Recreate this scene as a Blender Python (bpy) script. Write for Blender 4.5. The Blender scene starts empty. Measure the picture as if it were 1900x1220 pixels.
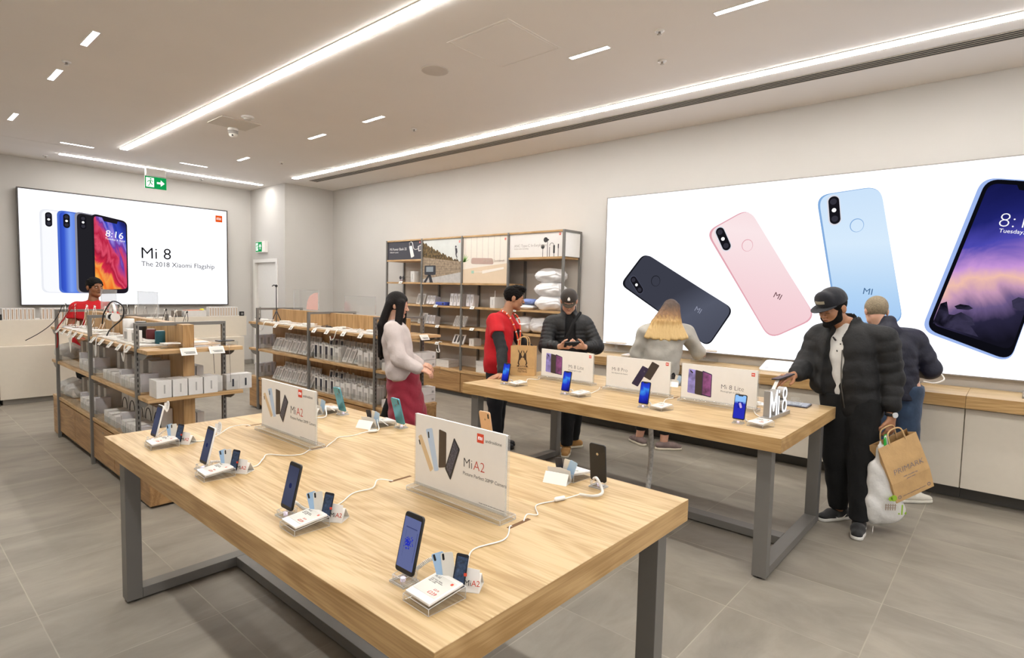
import bpy, bmesh, math, random
import numpy as np
from mathutils import Vector, Matrix, Euler
PI = math.pi
SC = bpy.context.scene
COL = SC.collection
rnd = random.Random(7)

# ------------------------------------------------------------ camera, world, exposure
cam_data = bpy.data.cameras.new('camera')
cam = bpy.data.objects.new('camera', cam_data)
COL.objects.link(cam)
_yaw, _pit, _rol = math.radians(48.76), math.radians(3.83), math.radians(1.27)
_F = Vector((math.sin(_yaw)*math.cos(_pit), math.cos(_yaw)*math.cos(_pit), -math.sin(_pit)))
_r0 = Vector((math.cos(_yaw), -math.sin(_yaw), 0)); _u0 = _r0.cross(_F)
_R = _r0*math.cos(_rol) + _u0*math.sin(_rol)
_U = -_r0*math.sin(_rol) + _u0*math.cos(_rol)
cam.matrix_world = Matrix(((_R.x, _U.x, -_F.x, 0), (_R.y, _U.y, -_F.y, 0), (_R.z, _U.z, -_F.z, 1.65), (0, 0, 0, 1)))
cam_data.sensor_width = 36.0
cam_data.sensor_fit = 'HORIZONTAL'
cam_data.lens = 1060.4*36/1900
cam_data.clip_start = 0.05
SC.camera = cam
world = bpy.data.worlds.new('world'); SC.world = world
world.use_nodes = True
world.node_tree.nodes['Background'].inputs[0].default_value = (0.9, 0.85, 0.78, 1)
world.node_tree.nodes['Background'].inputs[1].default_value = 0.05
SC.view_settings.view_transform = 'Standard'
SC.view_settings.look = 'None'
SC.view_settings.gamma = 1.0
SC.view_settings.use_curve_mapping = False
SC.view_settings.exposure = EXPOSURE = 0.0
SC.cycles.use_denoising = True
SC.cycles.max_bounces = 10
SC.cycles.transparent_max_bounces = 24
SC.cycles.diffuse_bounces = 5
SC.cycles.glossy_bounces = 4
SC.cycles.transmission_bounces = 6
SC.cycles.sample_clamp_indirect = 4.0
SC.cycles.caustics_reflective = False
SC.cycles.caustics_refractive = False
LIGHT_STRIP = 50.0     # strength of the ceiling strips
LIGHTBOX = 1.0         # printed, back-lit panels

# ------------------------------------------------------------ materials
def lin(h):
    if isinstance(h, str):
        h = h.lstrip('#'); c = [int(h[i:i+2], 16)/255 for i in (0, 2, 4)]
    else: c = list(h)
    return tuple(x/12.92 if x <= .04045 else ((x+.055)/1.055)**2.4 for x in c) + (1,)
_M = {}
def new_mat(name):
    m = bpy.data.materials.new(name); m.use_nodes = True
    nt = m.node_tree; nt.nodes.clear()
    out = nt.nodes.new('ShaderNodeOutputMaterial')
    return m, nt, out
def mat(name, col='#cccccc', rough=.5, metal=0., spec=.5, emit=0., noise=0., nscale=20., bump=0., bscale=60., sheen=0., coat=0.):
    if name in _M: return _M[name]
    m, nt, out = new_mat(name)
    b = nt.nodes.new('ShaderNodeBsdfPrincipled')
    c = lin(col)
    b.inputs['Base Color'].default_value = c
    b.inputs['Roughness'].default_value = rough
    b.inputs['Metallic'].default_value = metal
    b.inputs['Specular IOR Level'].default_value = spec
    if coat: b.inputs['Coat Weight'].default_value = coat
    if sheen: b.inputs['Sheen Weight'].default_value = sheen
    if emit:
        b.inputs['Emission Color'].default_value = c; b.inputs['Emission Strength'].default_value = emit
    tc = nt.nodes.new('ShaderNodeTexCoord')
    n = nt.nodes.new('ShaderNodeTexNoise'); n.inputs['Scale'].default_value = nscale; n.inputs['Detail'].default_value = 4
    nt.links.new(tc.outputs['Object'], n.inputs['Vector'])
    r = nt.nodes.new('ShaderNodeValToRGB')
    d = max(noise, .012)
    r.color_ramp.elements[0].position = .3; r.color_ramp.elements[1].position = .7
    r.color_ramp.elements[0].color = tuple(max(0, x*(1-d)) for x in c[:3])+(1,)
    r.color_ramp.elements[1].color = tuple(min(1, x*(1+d)) for x in c[:3])+(1,)
    nt.links.new(n.outputs['Fac'], r.inputs['Fac'])
    nt.links.new(r.outputs['Color'], b.inputs['Base Color'])
    if bump:
        n2 = nt.nodes.new('ShaderNodeTexNoise'); n2.inputs['Scale'].default_value = bscale; n2.inputs['Detail'].default_value = 3
        nt.links.new(tc.outputs['Object'], n2.inputs['Vector'])
        bp = nt.nodes.new('ShaderNodeBump'); bp.inputs['Strength'].default_value = bump; bp.inputs['Distance'].default_value = .01
        nt.links.new(n2.outputs['Fac'], bp.inputs['Height']); nt.links.new(bp.outputs['Normal'], b.inputs['Normal'])
    nt.links.new(b.outputs[0], out.inputs[0])
    _M[name] = m
    return m
def emis(name, col, strength):
    if name in _M: return _M[name]
    m, nt, out = new_mat(name)
    e = nt.nodes.new('ShaderNodeEmission'); e.inputs[0].default_value = lin(col); e.inputs[1].default_value = strength
    nt.links.new(e.outputs[0], out.inputs[0]); _M[name] = m
    return m
def grad_emis(name, axis, stops, strength=1., wave=0, noise=0, nscale=3., stretch=None):
    """back-lit print / screen: colour ramp along a direction of the object's own space"""
    if name in _M: return _M[name]
    m, nt, out = new_mat(name)
    tc = nt.nodes.new('ShaderNodeTexCoord')
    dot = nt.nodes.new('ShaderNodeVectorMath'); dot.operation = 'DOT_PRODUCT'
    dot.inputs[1].default_value = axis[:3]
    nt.links.new(tc.outputs['Object'], dot.inputs[0])
    add = nt.nodes.new('ShaderNodeMath'); add.operation = 'ADD'; add.inputs[1].default_value = axis[3]
    nt.links.new(dot.outputs['Value'], add.inputs[0])
    last = add
    if noise:
        n = nt.nodes.new('ShaderNodeTexNoise'); n.inputs['Scale'].default_value = nscale; n.inputs['Detail'].default_value = 5; n.inputs['Distortion'].default_value = wave
        if stretch:
            mp = nt.nodes.new('ShaderNodeMapping'); mp.inputs['Rotation'].default_value = (0, stretch[0], 0); mp.inputs['Scale'].default_value = stretch[1]
            nt.links.new(tc.outputs['Object'], mp.inputs['Vector']); nt.links.new(mp.outputs[0], n.inputs['Vector'])
        else: nt.links.new(tc.outputs['Object'], n.inputs['Vector'])
        mu = nt.nodes.new('ShaderNodeMath'); mu.operation = 'MULTIPLY_ADD'; mu.inputs[1].default_value = noise; mu.inputs[2].default_value = -noise/2
        nt.links.new(n.outputs['Fac'], mu.inputs[0])
        a2 = nt.nodes.new('ShaderNodeMath'); a2.operation = 'ADD'
        nt.links.new(mu.outputs[0], a2.inputs[0]); nt.links.new(add.outputs[0], a2.inputs[1]); last = a2
    r = nt.nodes.new('ShaderNodeValToRGB')
    while len(r.color_ramp.elements) < len(stops): r.color_ramp.elements.new(.5)
    for e, (p, c) in zip(r.color_ramp.elements, stops): e.position = p; e.color = lin(c)
    nt.links.new(last.outputs[0], r.inputs['Fac'])
    e = nt.nodes.new('ShaderNodeEmission'); e.inputs[1].default_value = strength
    nt.links.new(r.outputs['Color'], e.inputs[0]); nt.links.new(e.outputs[0], out.inputs[0])
    _M[name] = m
    return m
def acrylic(name, tint='#f4f8f8', gloss=.12, haze=0.):
    if name in _M: return _M[name]
    m, nt, out = new_mat(name)
    t = nt.nodes.new('ShaderNodeBsdfTransparent'); t.inputs[0].default_value = lin(tint)
    g = nt.nodes.new('ShaderNodeBsdfGlossy'); g.inputs['Roughness'].default_value = .06
    f = nt.nodes.new('ShaderNodeLayerWeight'); f.inputs['Blend'].default_value = .22
    mx = nt.nodes.new('ShaderNodeMixShader')
    sc = nt.nodes.new('ShaderNodeMath'); sc.operation = 'MULTIPLY_ADD'; sc.inputs[1].default_value = .5; sc.inputs[2].default_value = gloss*.25
    nt.links.new(f.outputs['Facing'], sc.inputs[0]); nt.links.new(sc.outputs[0], mx.inputs[0])
    nt.links.new(t.outputs[0], mx.inputs[1]); nt.links.new(g.outputs[0], mx.inputs[2])
    last = mx
    if haze:
        d = nt.nodes.new('ShaderNodeBsdfTranslucent'); d.inputs[0].default_value = lin('#fbfaf8'); dd = nt.nodes.new('ShaderNodeBsdfDiffuse'); dd.inputs[0].default_value = lin('#fbfaf8'); ds = nt.nodes.new('ShaderNodeMixShader'); nt.links.new(d.outputs[0], ds.inputs[1]); nt.links.new(dd.outputs[0], ds.inputs[2]); d = ds
        m2 = nt.nodes.new('ShaderNodeMixShader'); m2.inputs[0].default_value = haze
        nt.links.new(mx.outputs[0], m2.inputs[1]); nt.links.new(d.outputs[0], m2.inputs[2]); last = m2
    nt.links.new(last.outputs[0], out.inputs[0]); _M[name] = m
    return m
def wood(name, axis='y', light='#ccb186', dark='#ab8d60', rough=.42, scale=1.):
    """oak veneer with the grain running along one axis of the object"""
    if name in _M: return _M[name]
    m, nt, out = new_mat(name)
    N = nt.nodes.new; L = nt.links.new
    tc = N('ShaderNodeTexCoord')
    def mp(a, b):
        q = N('ShaderNodeMapping'); s = [b*scale]*3; s['xyz'.index(axis)] = a*scale
        q.inputs['Scale'].default_value = s; L(tc.outputs['Object'], q.inputs['Vector']); return q
    m1 = mp(.55, 5.5); n1 = N('ShaderNodeTexNoise'); n1.inputs['Scale'].default_value = 1.6; n1.inputs['Detail'].default_value = 5; n1.inputs['Distortion'].default_value = 1.2
    L(m1.outputs[0], n1.inputs['Vector'])
    m2 = mp(3.0, 95); n2 = N('ShaderNodeTexNoise'); n2.inputs['Scale'].default_value = 1.5; n2.inputs['Detail'].default_value = 6
    L(m2.outputs[0], n2.inputs['Vector'])
    # cathedral figure: bands of a distorted distance field
    m3 = mp(.5, 2.6); n3 = N('ShaderNodeTexNoise'); n3.inputs['Scale'].default_value = 1.1; n3.inputs['Detail'].default_value = 1.5; n3.inputs['Distortion'].default_value = .5
    L(m3.outputs[0], n3.inputs['Vector'])
    w = N('ShaderNodeMath'); w.operation = 'MULTIPLY'; w.inputs[1].default_value = 130; L(n3.outputs['Fac'], w.inputs[0])
    s = N('ShaderNodeMath'); s.operation = 'SINE'; L(w.outputs[0], s.inputs[0])
    a = N('ShaderNodeMath'); a.operation = 'MULTIPLY_ADD'; a.inputs[1].default_value = .085; L(s.outputs[0], a.inputs[0]); L(n1.outputs['Fac'], a.inputs[2])
    b2 = N('ShaderNodeMath'); b2.operation = 'MULTIPLY_ADD'; b2.inputs[1].default_value = .8; L(n2.outputs['Fac'], b2.inputs[0]); L(a.outputs[0], b2.inputs[2])
    c = N('ShaderNodeMath'); c.operation = 'SUBTRACT'; c.inputs[1].default_value = .395; L(b2.outputs[0], c.inputs[0])
    r = N('ShaderNodeValToRGB'); r.color_ramp.elements[0].position = .3; r.color_ramp.elements[1].position = .68
    r.color_ramp.elements[0].color = lin(dark); r.color_ramp.elements[1].color = lin(light)
    L(c.outputs[0], r.inputs['Fac'])
    p = N('ShaderNodeBsdfPrincipled'); p.inputs['Roughness'].default_value = rough; p.inputs['Specular IOR Level'].default_value = .35
    L(r.outputs['Color'], p.inputs['Base Color'])
    bp = N('ShaderNodeBump'); bp.inputs['Strength'].default_value = .08; bp.inputs['Distance'].default_value = .002
    L(n2.outputs['Fac'], bp.inputs['Height']); L(bp.outputs['Normal'], p.inputs['Normal'])
    L(p.outputs[0], out.inputs[0]); _M[name] = m
    return m

OAK_Y = wood('oak_along_y', 'y'); OAK_X = wood('oak_along_x', 'x'); OAK_Z = wood('oak_along_z', 'z')
SHELFOAK_Y = wood('shelf_oak_y', 'y', '#c8a578', '#a68253'); SHELFOAK_X = wood('shelf_oak_x', 'x', '#c8a578', '#a68253')
SPINEOAK = wood('spine_oak_z', 'z', '#bf9b6c', '#a17d50')
CABOAK = wood('cabinet_oak', 'y', '#b28c5e', '#906c45')
STEEL = mat('grey_steel', '#77746f', .45, .25)
STEEL_D = mat('dark_grey_steel', '#57544f', .5, .2)
WHITE = mat('white_gloss', '#f2efea', .25)
PAPER = mat('white_card', '#f3f0ea', .6)
CREAM = mat('cream_panel', '#d9d0c0', .45)
GREYBOX = mat('light_grey_box', '#cbc8c3', .6, noise=.05)
GREYPRINT = mat('grey_print', '#a8a5a0', .5, noise=.08)
DARKPRINT = mat('dark_print', '#2b2c38', .35)
BLACK = mat('black_plastic', '#1c1b1c', .35)
BLACKM = mat('black_matt', '#131213', .7)
CABLE_W = mat('white_cable', '#f1eee8', .4)
CLEAR = acrylic('clear_acrylic', '#fcfdfd', .08)
CLEARH = acrylic('clear_acrylic_frosted', '#fdfefe', gloss=.16, haze=.09)
PBAG = acrylic('clear_plastic_bag', gloss=.3, haze=.5); EDGE_GLINT = acrylic('acrylic_edge_highlight', '#ffffff', gloss=.3, haze=.72)  # second one is whitened to put a highlight on acrylic edges
RED_LOGO = mat('orange_red_logo', '#d9482b', .5)
INK = mat('black_ink', '#2a2928', .6)
INKG = mat('grey_ink', '#7d7b79', .6)
INKR = mat('red_ink', '#c23a24', .6)
CHROME = mat('chrome', '#b9b6b0', .2, 1.)

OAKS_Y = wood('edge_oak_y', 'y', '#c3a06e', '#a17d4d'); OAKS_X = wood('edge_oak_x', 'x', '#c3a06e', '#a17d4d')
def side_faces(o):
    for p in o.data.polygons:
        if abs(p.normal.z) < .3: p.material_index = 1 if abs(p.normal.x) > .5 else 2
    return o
# ------------------------------------------------------------ mesh helpers
class MB:
    def __init__(s): s.v = []; s.f = []; s.m = []; s.sm = []
    def add(s, vs, fs, mi=0, smooth=False):
        o = len(s.v); s.v += [tuple(v) for v in vs]
        for f in fs: s.f.append(tuple(i+o for i in f)); s.m.append(mi); s.sm.append(smooth)
        return s
    def box(s, x0, y0, z0, x1, y1, z1, mi=0):
        vs = [(x0,y0,z0),(x1,y0,z0),(x1,y1,z0),(x0,y1,z0),(x0,y0,z1),(x1,y0,z1),(x1,y1,z1),(x0,y1,z1)]
        return s.add(vs, [(0,3,2,1),(4,5,6,7),(0,1,5,4),(1,2,6,5),(2,3,7,6),(3,0,4,7)], mi)
    def cbox(s, c, d, mi=0):
        return s.box(c[0]-d[0]/2, c[1]-d[1]/2, c[2]-d[2]/2, c[0]+d[0]/2, c[1]+d[1]/2, c[2]+d[2]/2, mi)
    def hexa(s, p, mi=0):      # 8 points, bottom ring then top ring
        return s.add(p, [(0,3,2,1),(4,5,6,7),(0,1,5,4),(1,2,6,5),(2,3,7,6),(3,0,4,7)], mi)
    def prism(s, poly, O, U, V, N, t, mi=0, smooth=False):
        O, U, V, N = map(Vector, (O, U, V, N)); n = len(poly)
        vs = [O+U*a+V*b for a, b in poly] + [O+U*a+V*b+N*t for a, b in poly]
        fs = [tuple(range(n))[::-1], tuple(range(n, 2*n))]
        s.add(vs, fs, mi)
        s.add(vs, [(i, (i+1) % n, n+(i+1) % n, n+i) for i in range(n)], mi, smooth)
        return s
    def tube(s, pts, r, n=8, mi=0, closed=False, rs=None):
        P = [Vector(p) for p in pts]; m = len(P)
        if m < 2: return s
        up = Vector((0, 0, 1)); vs = []; prev = None
        for i in range(m):
            if closed: t = P[(i+1) % m]-P[i-1]
            else: t = (P[min(i+1, m-1)]-P[max(i-1, 0)])
            if t.length < 1e-9: t = Vector((0, 0, 1))
            t.normalize()
            if prev is None:
                a = t.cross(up)
                if a.length < .05: a = t.cross(Vector((1, 0, 0)))
            else: a = prev - t*prev.dot(t)
            if a.length < 1e-6: a = t.orthogonal()
            a.normalize(); prev = a; b = t.cross(a)
            rr = rs[i] if rs else r
            for k in range(n):
                q = 2*PI*k/n; vs.append(P[i]+a*math.cos(q)*rr+b*math.sin(q)*rr)
        fs = []
        for i in range(m if closed else m-1):
            j = (i+1) % m
            for k in range(n): fs.append((i*n+k, i*n+(k+1) % n, j*n+(k+1) % n, j*n+k))
        if not closed: fs += [tuple(range(n))[::-1], tuple((m-1)*n+k for k in range(n))]
        return s.add(vs, fs, mi, True)
    def lathe(s, prof, c=(0,0,0), n=20, mi=0, axis='z'):
        vs = []; m = len(prof)
        for r, h in prof:
            for k in range(n):
                q = 2*PI*k/n; a, b = r*math.cos(q), r*math.sin(q)
                if axis == 'z': vs.append((c[0]+a, c[1]+b, c[2]+h))
                elif axis == 'x': vs.append((c[0]+h, c[1]+a, c[2]+b))
                else: vs.append((c[0]+b, c[1]+h, c[2]+a))
        fs = [(i*n+k, i*n+(k+1) % n, (i+1)*n+(k+1) % n, (i+1)*n+k) for i in range(m-1) for k in range(n)]
        s.add(vs, fs, mi, True)
        return s.add([vs[k] for k in range(n)], [tuple(range(n))[::-1]], mi).add([vs[(m-1)*n+k] for k in range(n)], [tuple(range(n))], mi)
    def sphere(s, c, r, n=12, mi=0):
        rx, ry, rz = (r, r, r) if not hasattr(r, '__len__') else r
        vs = []; h = n//2
        for i in range(h+1):
            t = PI*i/h
            for k in range(n):
                q = 2*PI*k/n; vs.append((c[0]+rx*math.sin(t)*math.cos(q), c[1]+ry*math.sin(t)*math.sin(q), c[2]-rz*math.cos(t)))
        return s.add(vs, [(i*n+k, i*n+(k+1) % n, (i+1)*n+(k+1) % n, (i+1)*n+k) for i in range(h) for k in range(n)], mi, True)
    def xf(s, M): s.v = [tuple(M @ Vector(v)) for v in s.v]; return s
    def build(s, name, mats, parent=None, bevel=0., bseg=2, clean=True):
        me = bpy.data.meshes.new(name)
        me.from_pydata(s.v, [], s.f)
        if not isinstance(mats, (list, tuple)): mats = [mats]
        for m in mats: me.materials.append(m)
        me.polygons.foreach_set('material_index', s.m); me.polygons.foreach_set('use_smooth', s.sm)
        bm = bmesh.new(); bm.from_mesh(me)
        bmesh.ops.remove_doubles(bm, verts=bm.verts, dist=1e-6)
        bmesh.ops.recalc_face_normals(bm, faces=bm.faces)
        if bevel:
            es = [e for e in bm.edges if len(e.link_faces) == 2 and e.calc_face_angle(0) > .6]
            bmesh.ops.bevel(bm, geom=es, offset=bevel, segments=bseg, affect='EDGES', profile=.5, clamp_overlap=True)
        bm.to_mesh(me); bm.free()
        o = bpy.data.objects.new(name, me); COL.objects.link(o)
        if parent is not None: o.parent = parent
        return o
def rrect(w, h, r, n=5, cx=0., cy=0.):
    pts = []
    for (sx, sy, a0) in ((1, 1, 0), (-1, 1, PI/2), (-1, -1, PI), (1, -1, 1.5*PI)):
        for k in range(n+1):
            a = a0+PI/2*k/n
            pts.append((cx+sx*(w/2-r)+r*math.cos(a), cy+sy*(h/2-r)+r*math.sin(a)))
    return pts
def tag(o, label=None, cat=None, group=None, kind=None):
    if label: o['label'] = label
    if cat: o['category'] = cat
    if group: o['group'] = group
    if kind: o['kind'] = kind
    return o
def thing(name, label, cat, loc=(0,0,0), rz=0., group=None, M=None):
    o = bpy.data.objects.new(name, None); COL.objects.link(o)
    o.empty_display_size = .05
    if M is not None: o.matrix_world = M
    else: o.location = loc; o.rotation_euler = (0, 0, rz)
    return tag(o, label, cat, group)
def struct(name, mb, m, bevel=0.):
    return tag(mb.build(name, m, bevel=bevel), kind='structure')
def dup(root, loc=None, rz=None, label=None, group=None, scale=None, M=None):
    kids = list(root.children)
    def rec(o, par):
        c = o.copy(); COL.objects.link(c); c.parent = par
        for g in list(o.children): rec(g, c)
        return c
    r = root.copy(); COL.objects.link(r)
    if M is not None: r.matrix_world = M
    else:
        if loc is not None: r.location = loc
        if rz is not None: r.rotation_euler = (0, 0, rz)
    if scale is not None: r.scale = scale
    if label: r['label'] = label
    if group: r['group'] = group
    for k in kids: rec(k, r)
    return r
_TXT = {}
def text(name, s, size, m, parent, M, ext=.0008, thin=0., align='LEFT', sx=1.):
    """flat raised lettering: baseline start at the matrix's origin, reading along its X, up along its Y"""
    key = (s, size, ext, thin, align, sx, m.name)
    if key not in _TXT:
        cu = bpy.data.curves.new('lettering', 'FONT'); cu.body = s; cu.size = size; cu.extrude = ext
        cu.offset = thin; cu.align_x = align; cu.resolution_u = 3
        t = bpy.data.objects.new('lettering_tmp', cu); COL.objects.link(t)
        bpy.context.view_layer.update()
        me = bpy.data.meshes.new_from_object(t.evaluated_get(bpy.context.evaluated_depsgraph_get()))
        bpy.data.objects.remove(t)
        if sx != 1.: me.transform(Matrix.Scale(sx, 4, (1, 0, 0)))
        me.materials.clear(); me.materials.append(m); _TXT[key] = me
    o = bpy.data.objects.new(name, _TXT[key]); COL.objects.link(o)
    o.parent = parent; o.matrix_local = M
    return o
def frame(O, U, V):
    """matrix with origin O, X = U, Y = V, Z = U x V"""
    U = Vector(U).normalized(); V = Vector(V).normalized(); N = U.cross(V)
    return Matrix(((U.x, V.x, N.x, O[0]), (U.y, V.y, N.y, O[1]), (U.z, V.z, N.z, O[2]), (0, 0, 0, 1)))
def bez(pts, n=8):
    """smooth curve through points (Catmull-Rom)"""
    P = [Vector(p) for p in pts]; P = [P[0]]+P+[P[-1]]; out = []
    for i in range(1, len(P)-2):
        a, b, c, d = P[i-1:i+3]
        for k in range(n):
            t = k/n
            out.append(.5*((2*b)+(c-a)*t+(2*a-5*b+4*c-d)*t*t+(3*b-a-3*c+d)*t**3))
    return out+[P[-2]]
def coil(pts, R, turns, n=7):
    path = bez(pts, 24); out = []; m = len(path)
    a = None
    for i, p in enumerate(path):
        t = (path[min(i+1, m-1)]-path[max(i-1, 0)]).normalized()
        if a is None: a = t.orthogonal().normalized()
        a = (a-t*a.dot(t)).normalized(); out.append((p, a, t.cross(a)))
    res = []; K = turns*n
    for k in range(K+1):
        u = k/K*(m-1); i = min(int(u), m-2); w = u-i
        p = out[i][0].lerp(out[i+1][0], w); q = 2*PI*k/n
        res.append(p+out[i][1]*math.cos(q)*R+out[i][2]*math.sin(q)*R)
    return res
ORD = ['first', 'second', 'third', 'fourth', 'fifth', 'sixth', 'seventh', 'eighth', 'ninth', 'tenth', 'eleventh', 'twelfth', 'thirteenth', 'fourteenth', 'fifteenth', 'sixteenth']
# ------------------------------------------------------------ floor, walls, ceiling
CZ = 3.605; WX = 6.45; YB = 12.05; PX = 5.42; PY = 10.6; XL = -3.6; YN = -3.2
def floor_mat():
    m, nt, out = new_mat('concrete_tile'); N = nt.nodes.new; L = nt.links.new
    tc = N('ShaderNodeTexCoord')
    P = .6165
    sep = N('ShaderNodeSeparateXYZ'); L(tc.outputs['Object'], sep.inputs[0])
    def mth(op, a, b=None, c=None):
        q = N('ShaderNodeMath'); q.operation = op
        for i, x in enumerate((a, b, c)):
            if x is None: continue
            if isinstance(x, (int, float)): q.inputs[i].default_value = x
            else: L(x, q.inputs[i])
        return q.outputs[0]
    ux = mth('DIVIDE', mth('SUBTRACT', sep.outputs[0], .52), P); uy = mth('DIVIDE', mth('SUBTRACT', sep.outputs[1], .442), P)
    fx = mth('FRACT', ux); fy = mth('FRACT', uy)
    ex = mth('MINIMUM', fx, mth('SUBTRACT', 1., fx)); ey = mth('MINIMUM', fy, mth('SUBTRACT', 1., fy))
    grout = mth('LESS_THAN', mth('MINIMUM', ex, ey), .0042)
    cid = N('ShaderNodeCombineXYZ'); L(mth('FLOOR', ux), cid.inputs[0]); L(mth('FLOOR', uy), cid.inputs[1])
    wn = N('ShaderNodeTexWhiteNoise'); L(cid.outputs[0], wn.inputs['Vector'])
    # streaky cement, each tile offset and laid in one of two directions
    off = N('ShaderNodeVectorMath'); off.operation = 'MULTIPLY_ADD'; L(wn.outputs['Color'], off.inputs[0]); off.inputs[1].default_value = (9, 9, 9); L(tc.outputs['Object'], off.inputs[2])
    mp = N('ShaderNodeMapping'); mp.inputs['Scale'].default_value = (.9, 2.2, 1); L(off.outputs[0], mp.inputs['Vector'])
    mq = N('ShaderNodeMapping'); mq.inputs['Scale'].default_value = (2.2, .9, 1); L(off.outputs[0], mq.inputs['Vector'])
    mv = N('ShaderNodeMix'); mv.data_type = 'VECTOR'; L(mth('GREATER_THAN', sep.outputs[0], 2.99), mv.inputs[0]); L(mp.outputs[0], mv.inputs[4]); L(mq.outputs[0], mv.inputs[5])
    n = N('ShaderNodeTexNoise'); n.inputs['Scale'].default_value = 1.9; n.inputs['Detail'].default_value = 7; n.inputs['Roughness'].default_value = .62; n.inputs['Distortion'].default_value = .5
    L(mv.outputs[1], n.inputs['Vector'])
    r = N('ShaderNodeValToRGB')
    r.color_ramp.elements[0].position = .25; r.color_ramp.elements[0].color = lin('#7b746a')
    r.color_ramp.elements[1].position = .7; r.color_ramp.elements[1].color = lin('#9c9487')
    L(n.outputs['Fac'], r.inputs['Fac'])
    n2 = N('ShaderNodeTexNoise'); n2.inputs['Scale'].default_value = 1.1; n2.inputs['Detail'].default_value = 3; L(tc.outputs['Object'], n2.inputs['Vector'])
    mx = N('ShaderNodeMix'); mx.data_type = 'RGBA'; mx.blend_type = 'MULTIPLY'; mx.inputs[0].default_value = .35
    L(r.outputs['Color'], mx.inputs[6])
    r2 = N('ShaderNodeValToRGB'); r2.color_ramp.elements[0].position = .35; r2.color_ramp.elements[0].color = (.7, .7, .7, 1); r2.color_ramp.elements[1].position = .65
    L(n2.outputs['Fac'], r2.inputs['Fac']); L(r2.outputs['Color'], mx.inputs[7])
    # thin pale grout, fading in places
    n3 = N('ShaderNodeTexNoise'); n3.inputs['Scale'].default_value = 2.3; L(tc.outputs['Object'], n3.inputs['Vector'])
    gm = mth('MULTIPLY', grout, mth('MULTIPLY_ADD', n3.outputs['Fac'], 1.6, -.3))
    mg = N('ShaderNodeMix'); mg.data_type = 'RGBA'; L(gm, mg.inputs[0]); L(mx.outputs[2], mg.inputs[6]); mg.inputs[7].default_value = lin('#b0a696')
    p = N('ShaderNodeBsdfPrincipled'); L(mg.outputs[2], p.inputs['Base Color']); p.inputs['Roughness'].default_value = .48; p.inputs['Specular IOR Level'].default_value = .4
    bp = N('ShaderNodeBump'); bp.inputs['Strength'].default_value = .1; bp.inputs['Distance'].default_value = .002; L(n.outputs['Fac'], bp.inputs['Height']); L(bp.outputs[0], p.inputs['Normal'])
    L(p.outputs[0], out.inputs[0]); return m
WALLM = mat('painted_wall', '#c7c3bd', .85, noise=.02, nscale=1.5)
CEILM = mat('painted_ceiling', '#f5f0ea', .9, noise=.015, nscale=1.2)
struct('floor', MB().box(XL-.2, YN-.2, -.1, WX+.2, YB+.2, 0), floor_mat())
struct('ceiling', MB().box(XL-.2, YN-.2, CZ, WX+.2, YB+.2, CZ+.1), CEILM)
struct('wall_right', MB().box(WX, YN-.2, 0, WX+.2, PY+.2, CZ), WALLM)
struct('wall_pier_front', MB().box(PX, PY, 0, WX, PY+.15, CZ), WALLM)
D0, D1, DZ = 10.95, 11.86, 2.12      # doorway in the side of the pier
struct('wall_pier_side', MB().box(PX, PY+.15, 0, PX+.15, D0, CZ).box(PX, D1, 0, PX+.15, YB, CZ).box(PX, D0, DZ, PX+.15, D1, CZ), WALLM)
struct('wall_back', MB().box(XL-.2, YB, 0, PX+.2, YB+.2, CZ), WALLM)
struct('wall_left', MB().box(XL-.2, YN-.2, 0, XL, YB, CZ), WALLM)
struct('wall_front', MB().box(XL, YN-.2, 0, -2.6, YN, CZ).box(5.0, YN-.2, 0, WX, YN, CZ).box(-2.6, YN-.2, 2.9, 5.0, YN, CZ), WALLM)
# unseen glowing shopfront added behind the camera as fill light for the room
_w = tag(bpy.data.objects.new('fill_window_1', None), kind='structure'); COL.objects.link(_w); _w.location = (1.2, YN, 0)
_q = MB()
for _k in range(5): _q.box(-3.8+1.9*_k-.03, -.1, 0, -3.8+1.9*_k+.03, -.04, 2.9)
_q.box(-3.8, -.1, 2.84, 3.8, -.04, 2.9).build('fill_window_frame', STEEL_D, _w)
MB().box(-3.8, -.16, 0, 3.8, -.12, 2.9).build('fill_glow_pane', emis('added_fill_glow', '#f6f6fa', 1.5), _w)
BASE = mat('grey_skirting', '#8f8a82', .6)
struct('baseboard_back', MB().box(XL, YB-.015, 0, PX, YB, .09), BASE, .002)
struct('baseboard_pier', MB().box(PX-.015, PY-.015, 0, PX, D0-.07, .09).box(PX-.015, D1+.07, 0, PX, YB-.015, .09).box(PX, PY-.015, 0, WX, PY, .09), BASE, .002)
struct('baseboard_right', MB().box(WX-.015, 8.3, 0, WX, PY-.015, .09), BASE, .002)
DOORM = mat('white_door_paint', '#e6e3dd', .4)
door = tag(bpy.data.objects.new('door_1', None), kind='structure'); COL.objects.link(door); door.location = (PX, (D0+D1)/2, 0)
hw = (D1-D0)/2
MB().box(-.02, -hw-.06, 0, .12, -hw+.012, DZ+.06).box(-.02, hw-.012, 0, .12, hw+.06, DZ+.06).box(-.02, -hw+.012, DZ-.012, .12, hw-.012, DZ+.06).build('door_frame', DOORM, door, .003)
MB().box(.05, -hw+.0125, .01, .095, hw-.0125, DZ-.0125).build('door_panel', DOORM, door, .002)
MB().box(.04, .33, .96, .052, .375, 1.2).tube([(.045, .352, 1.05), (-.005, .352, 1.05), (-.005, .25, 1.05)], .009).lathe([(.012, -.002), (.012, .008)], (.04, .352, 1.14), 12, axis='x').build('door_handle', CHROME, door, .001)

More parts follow.
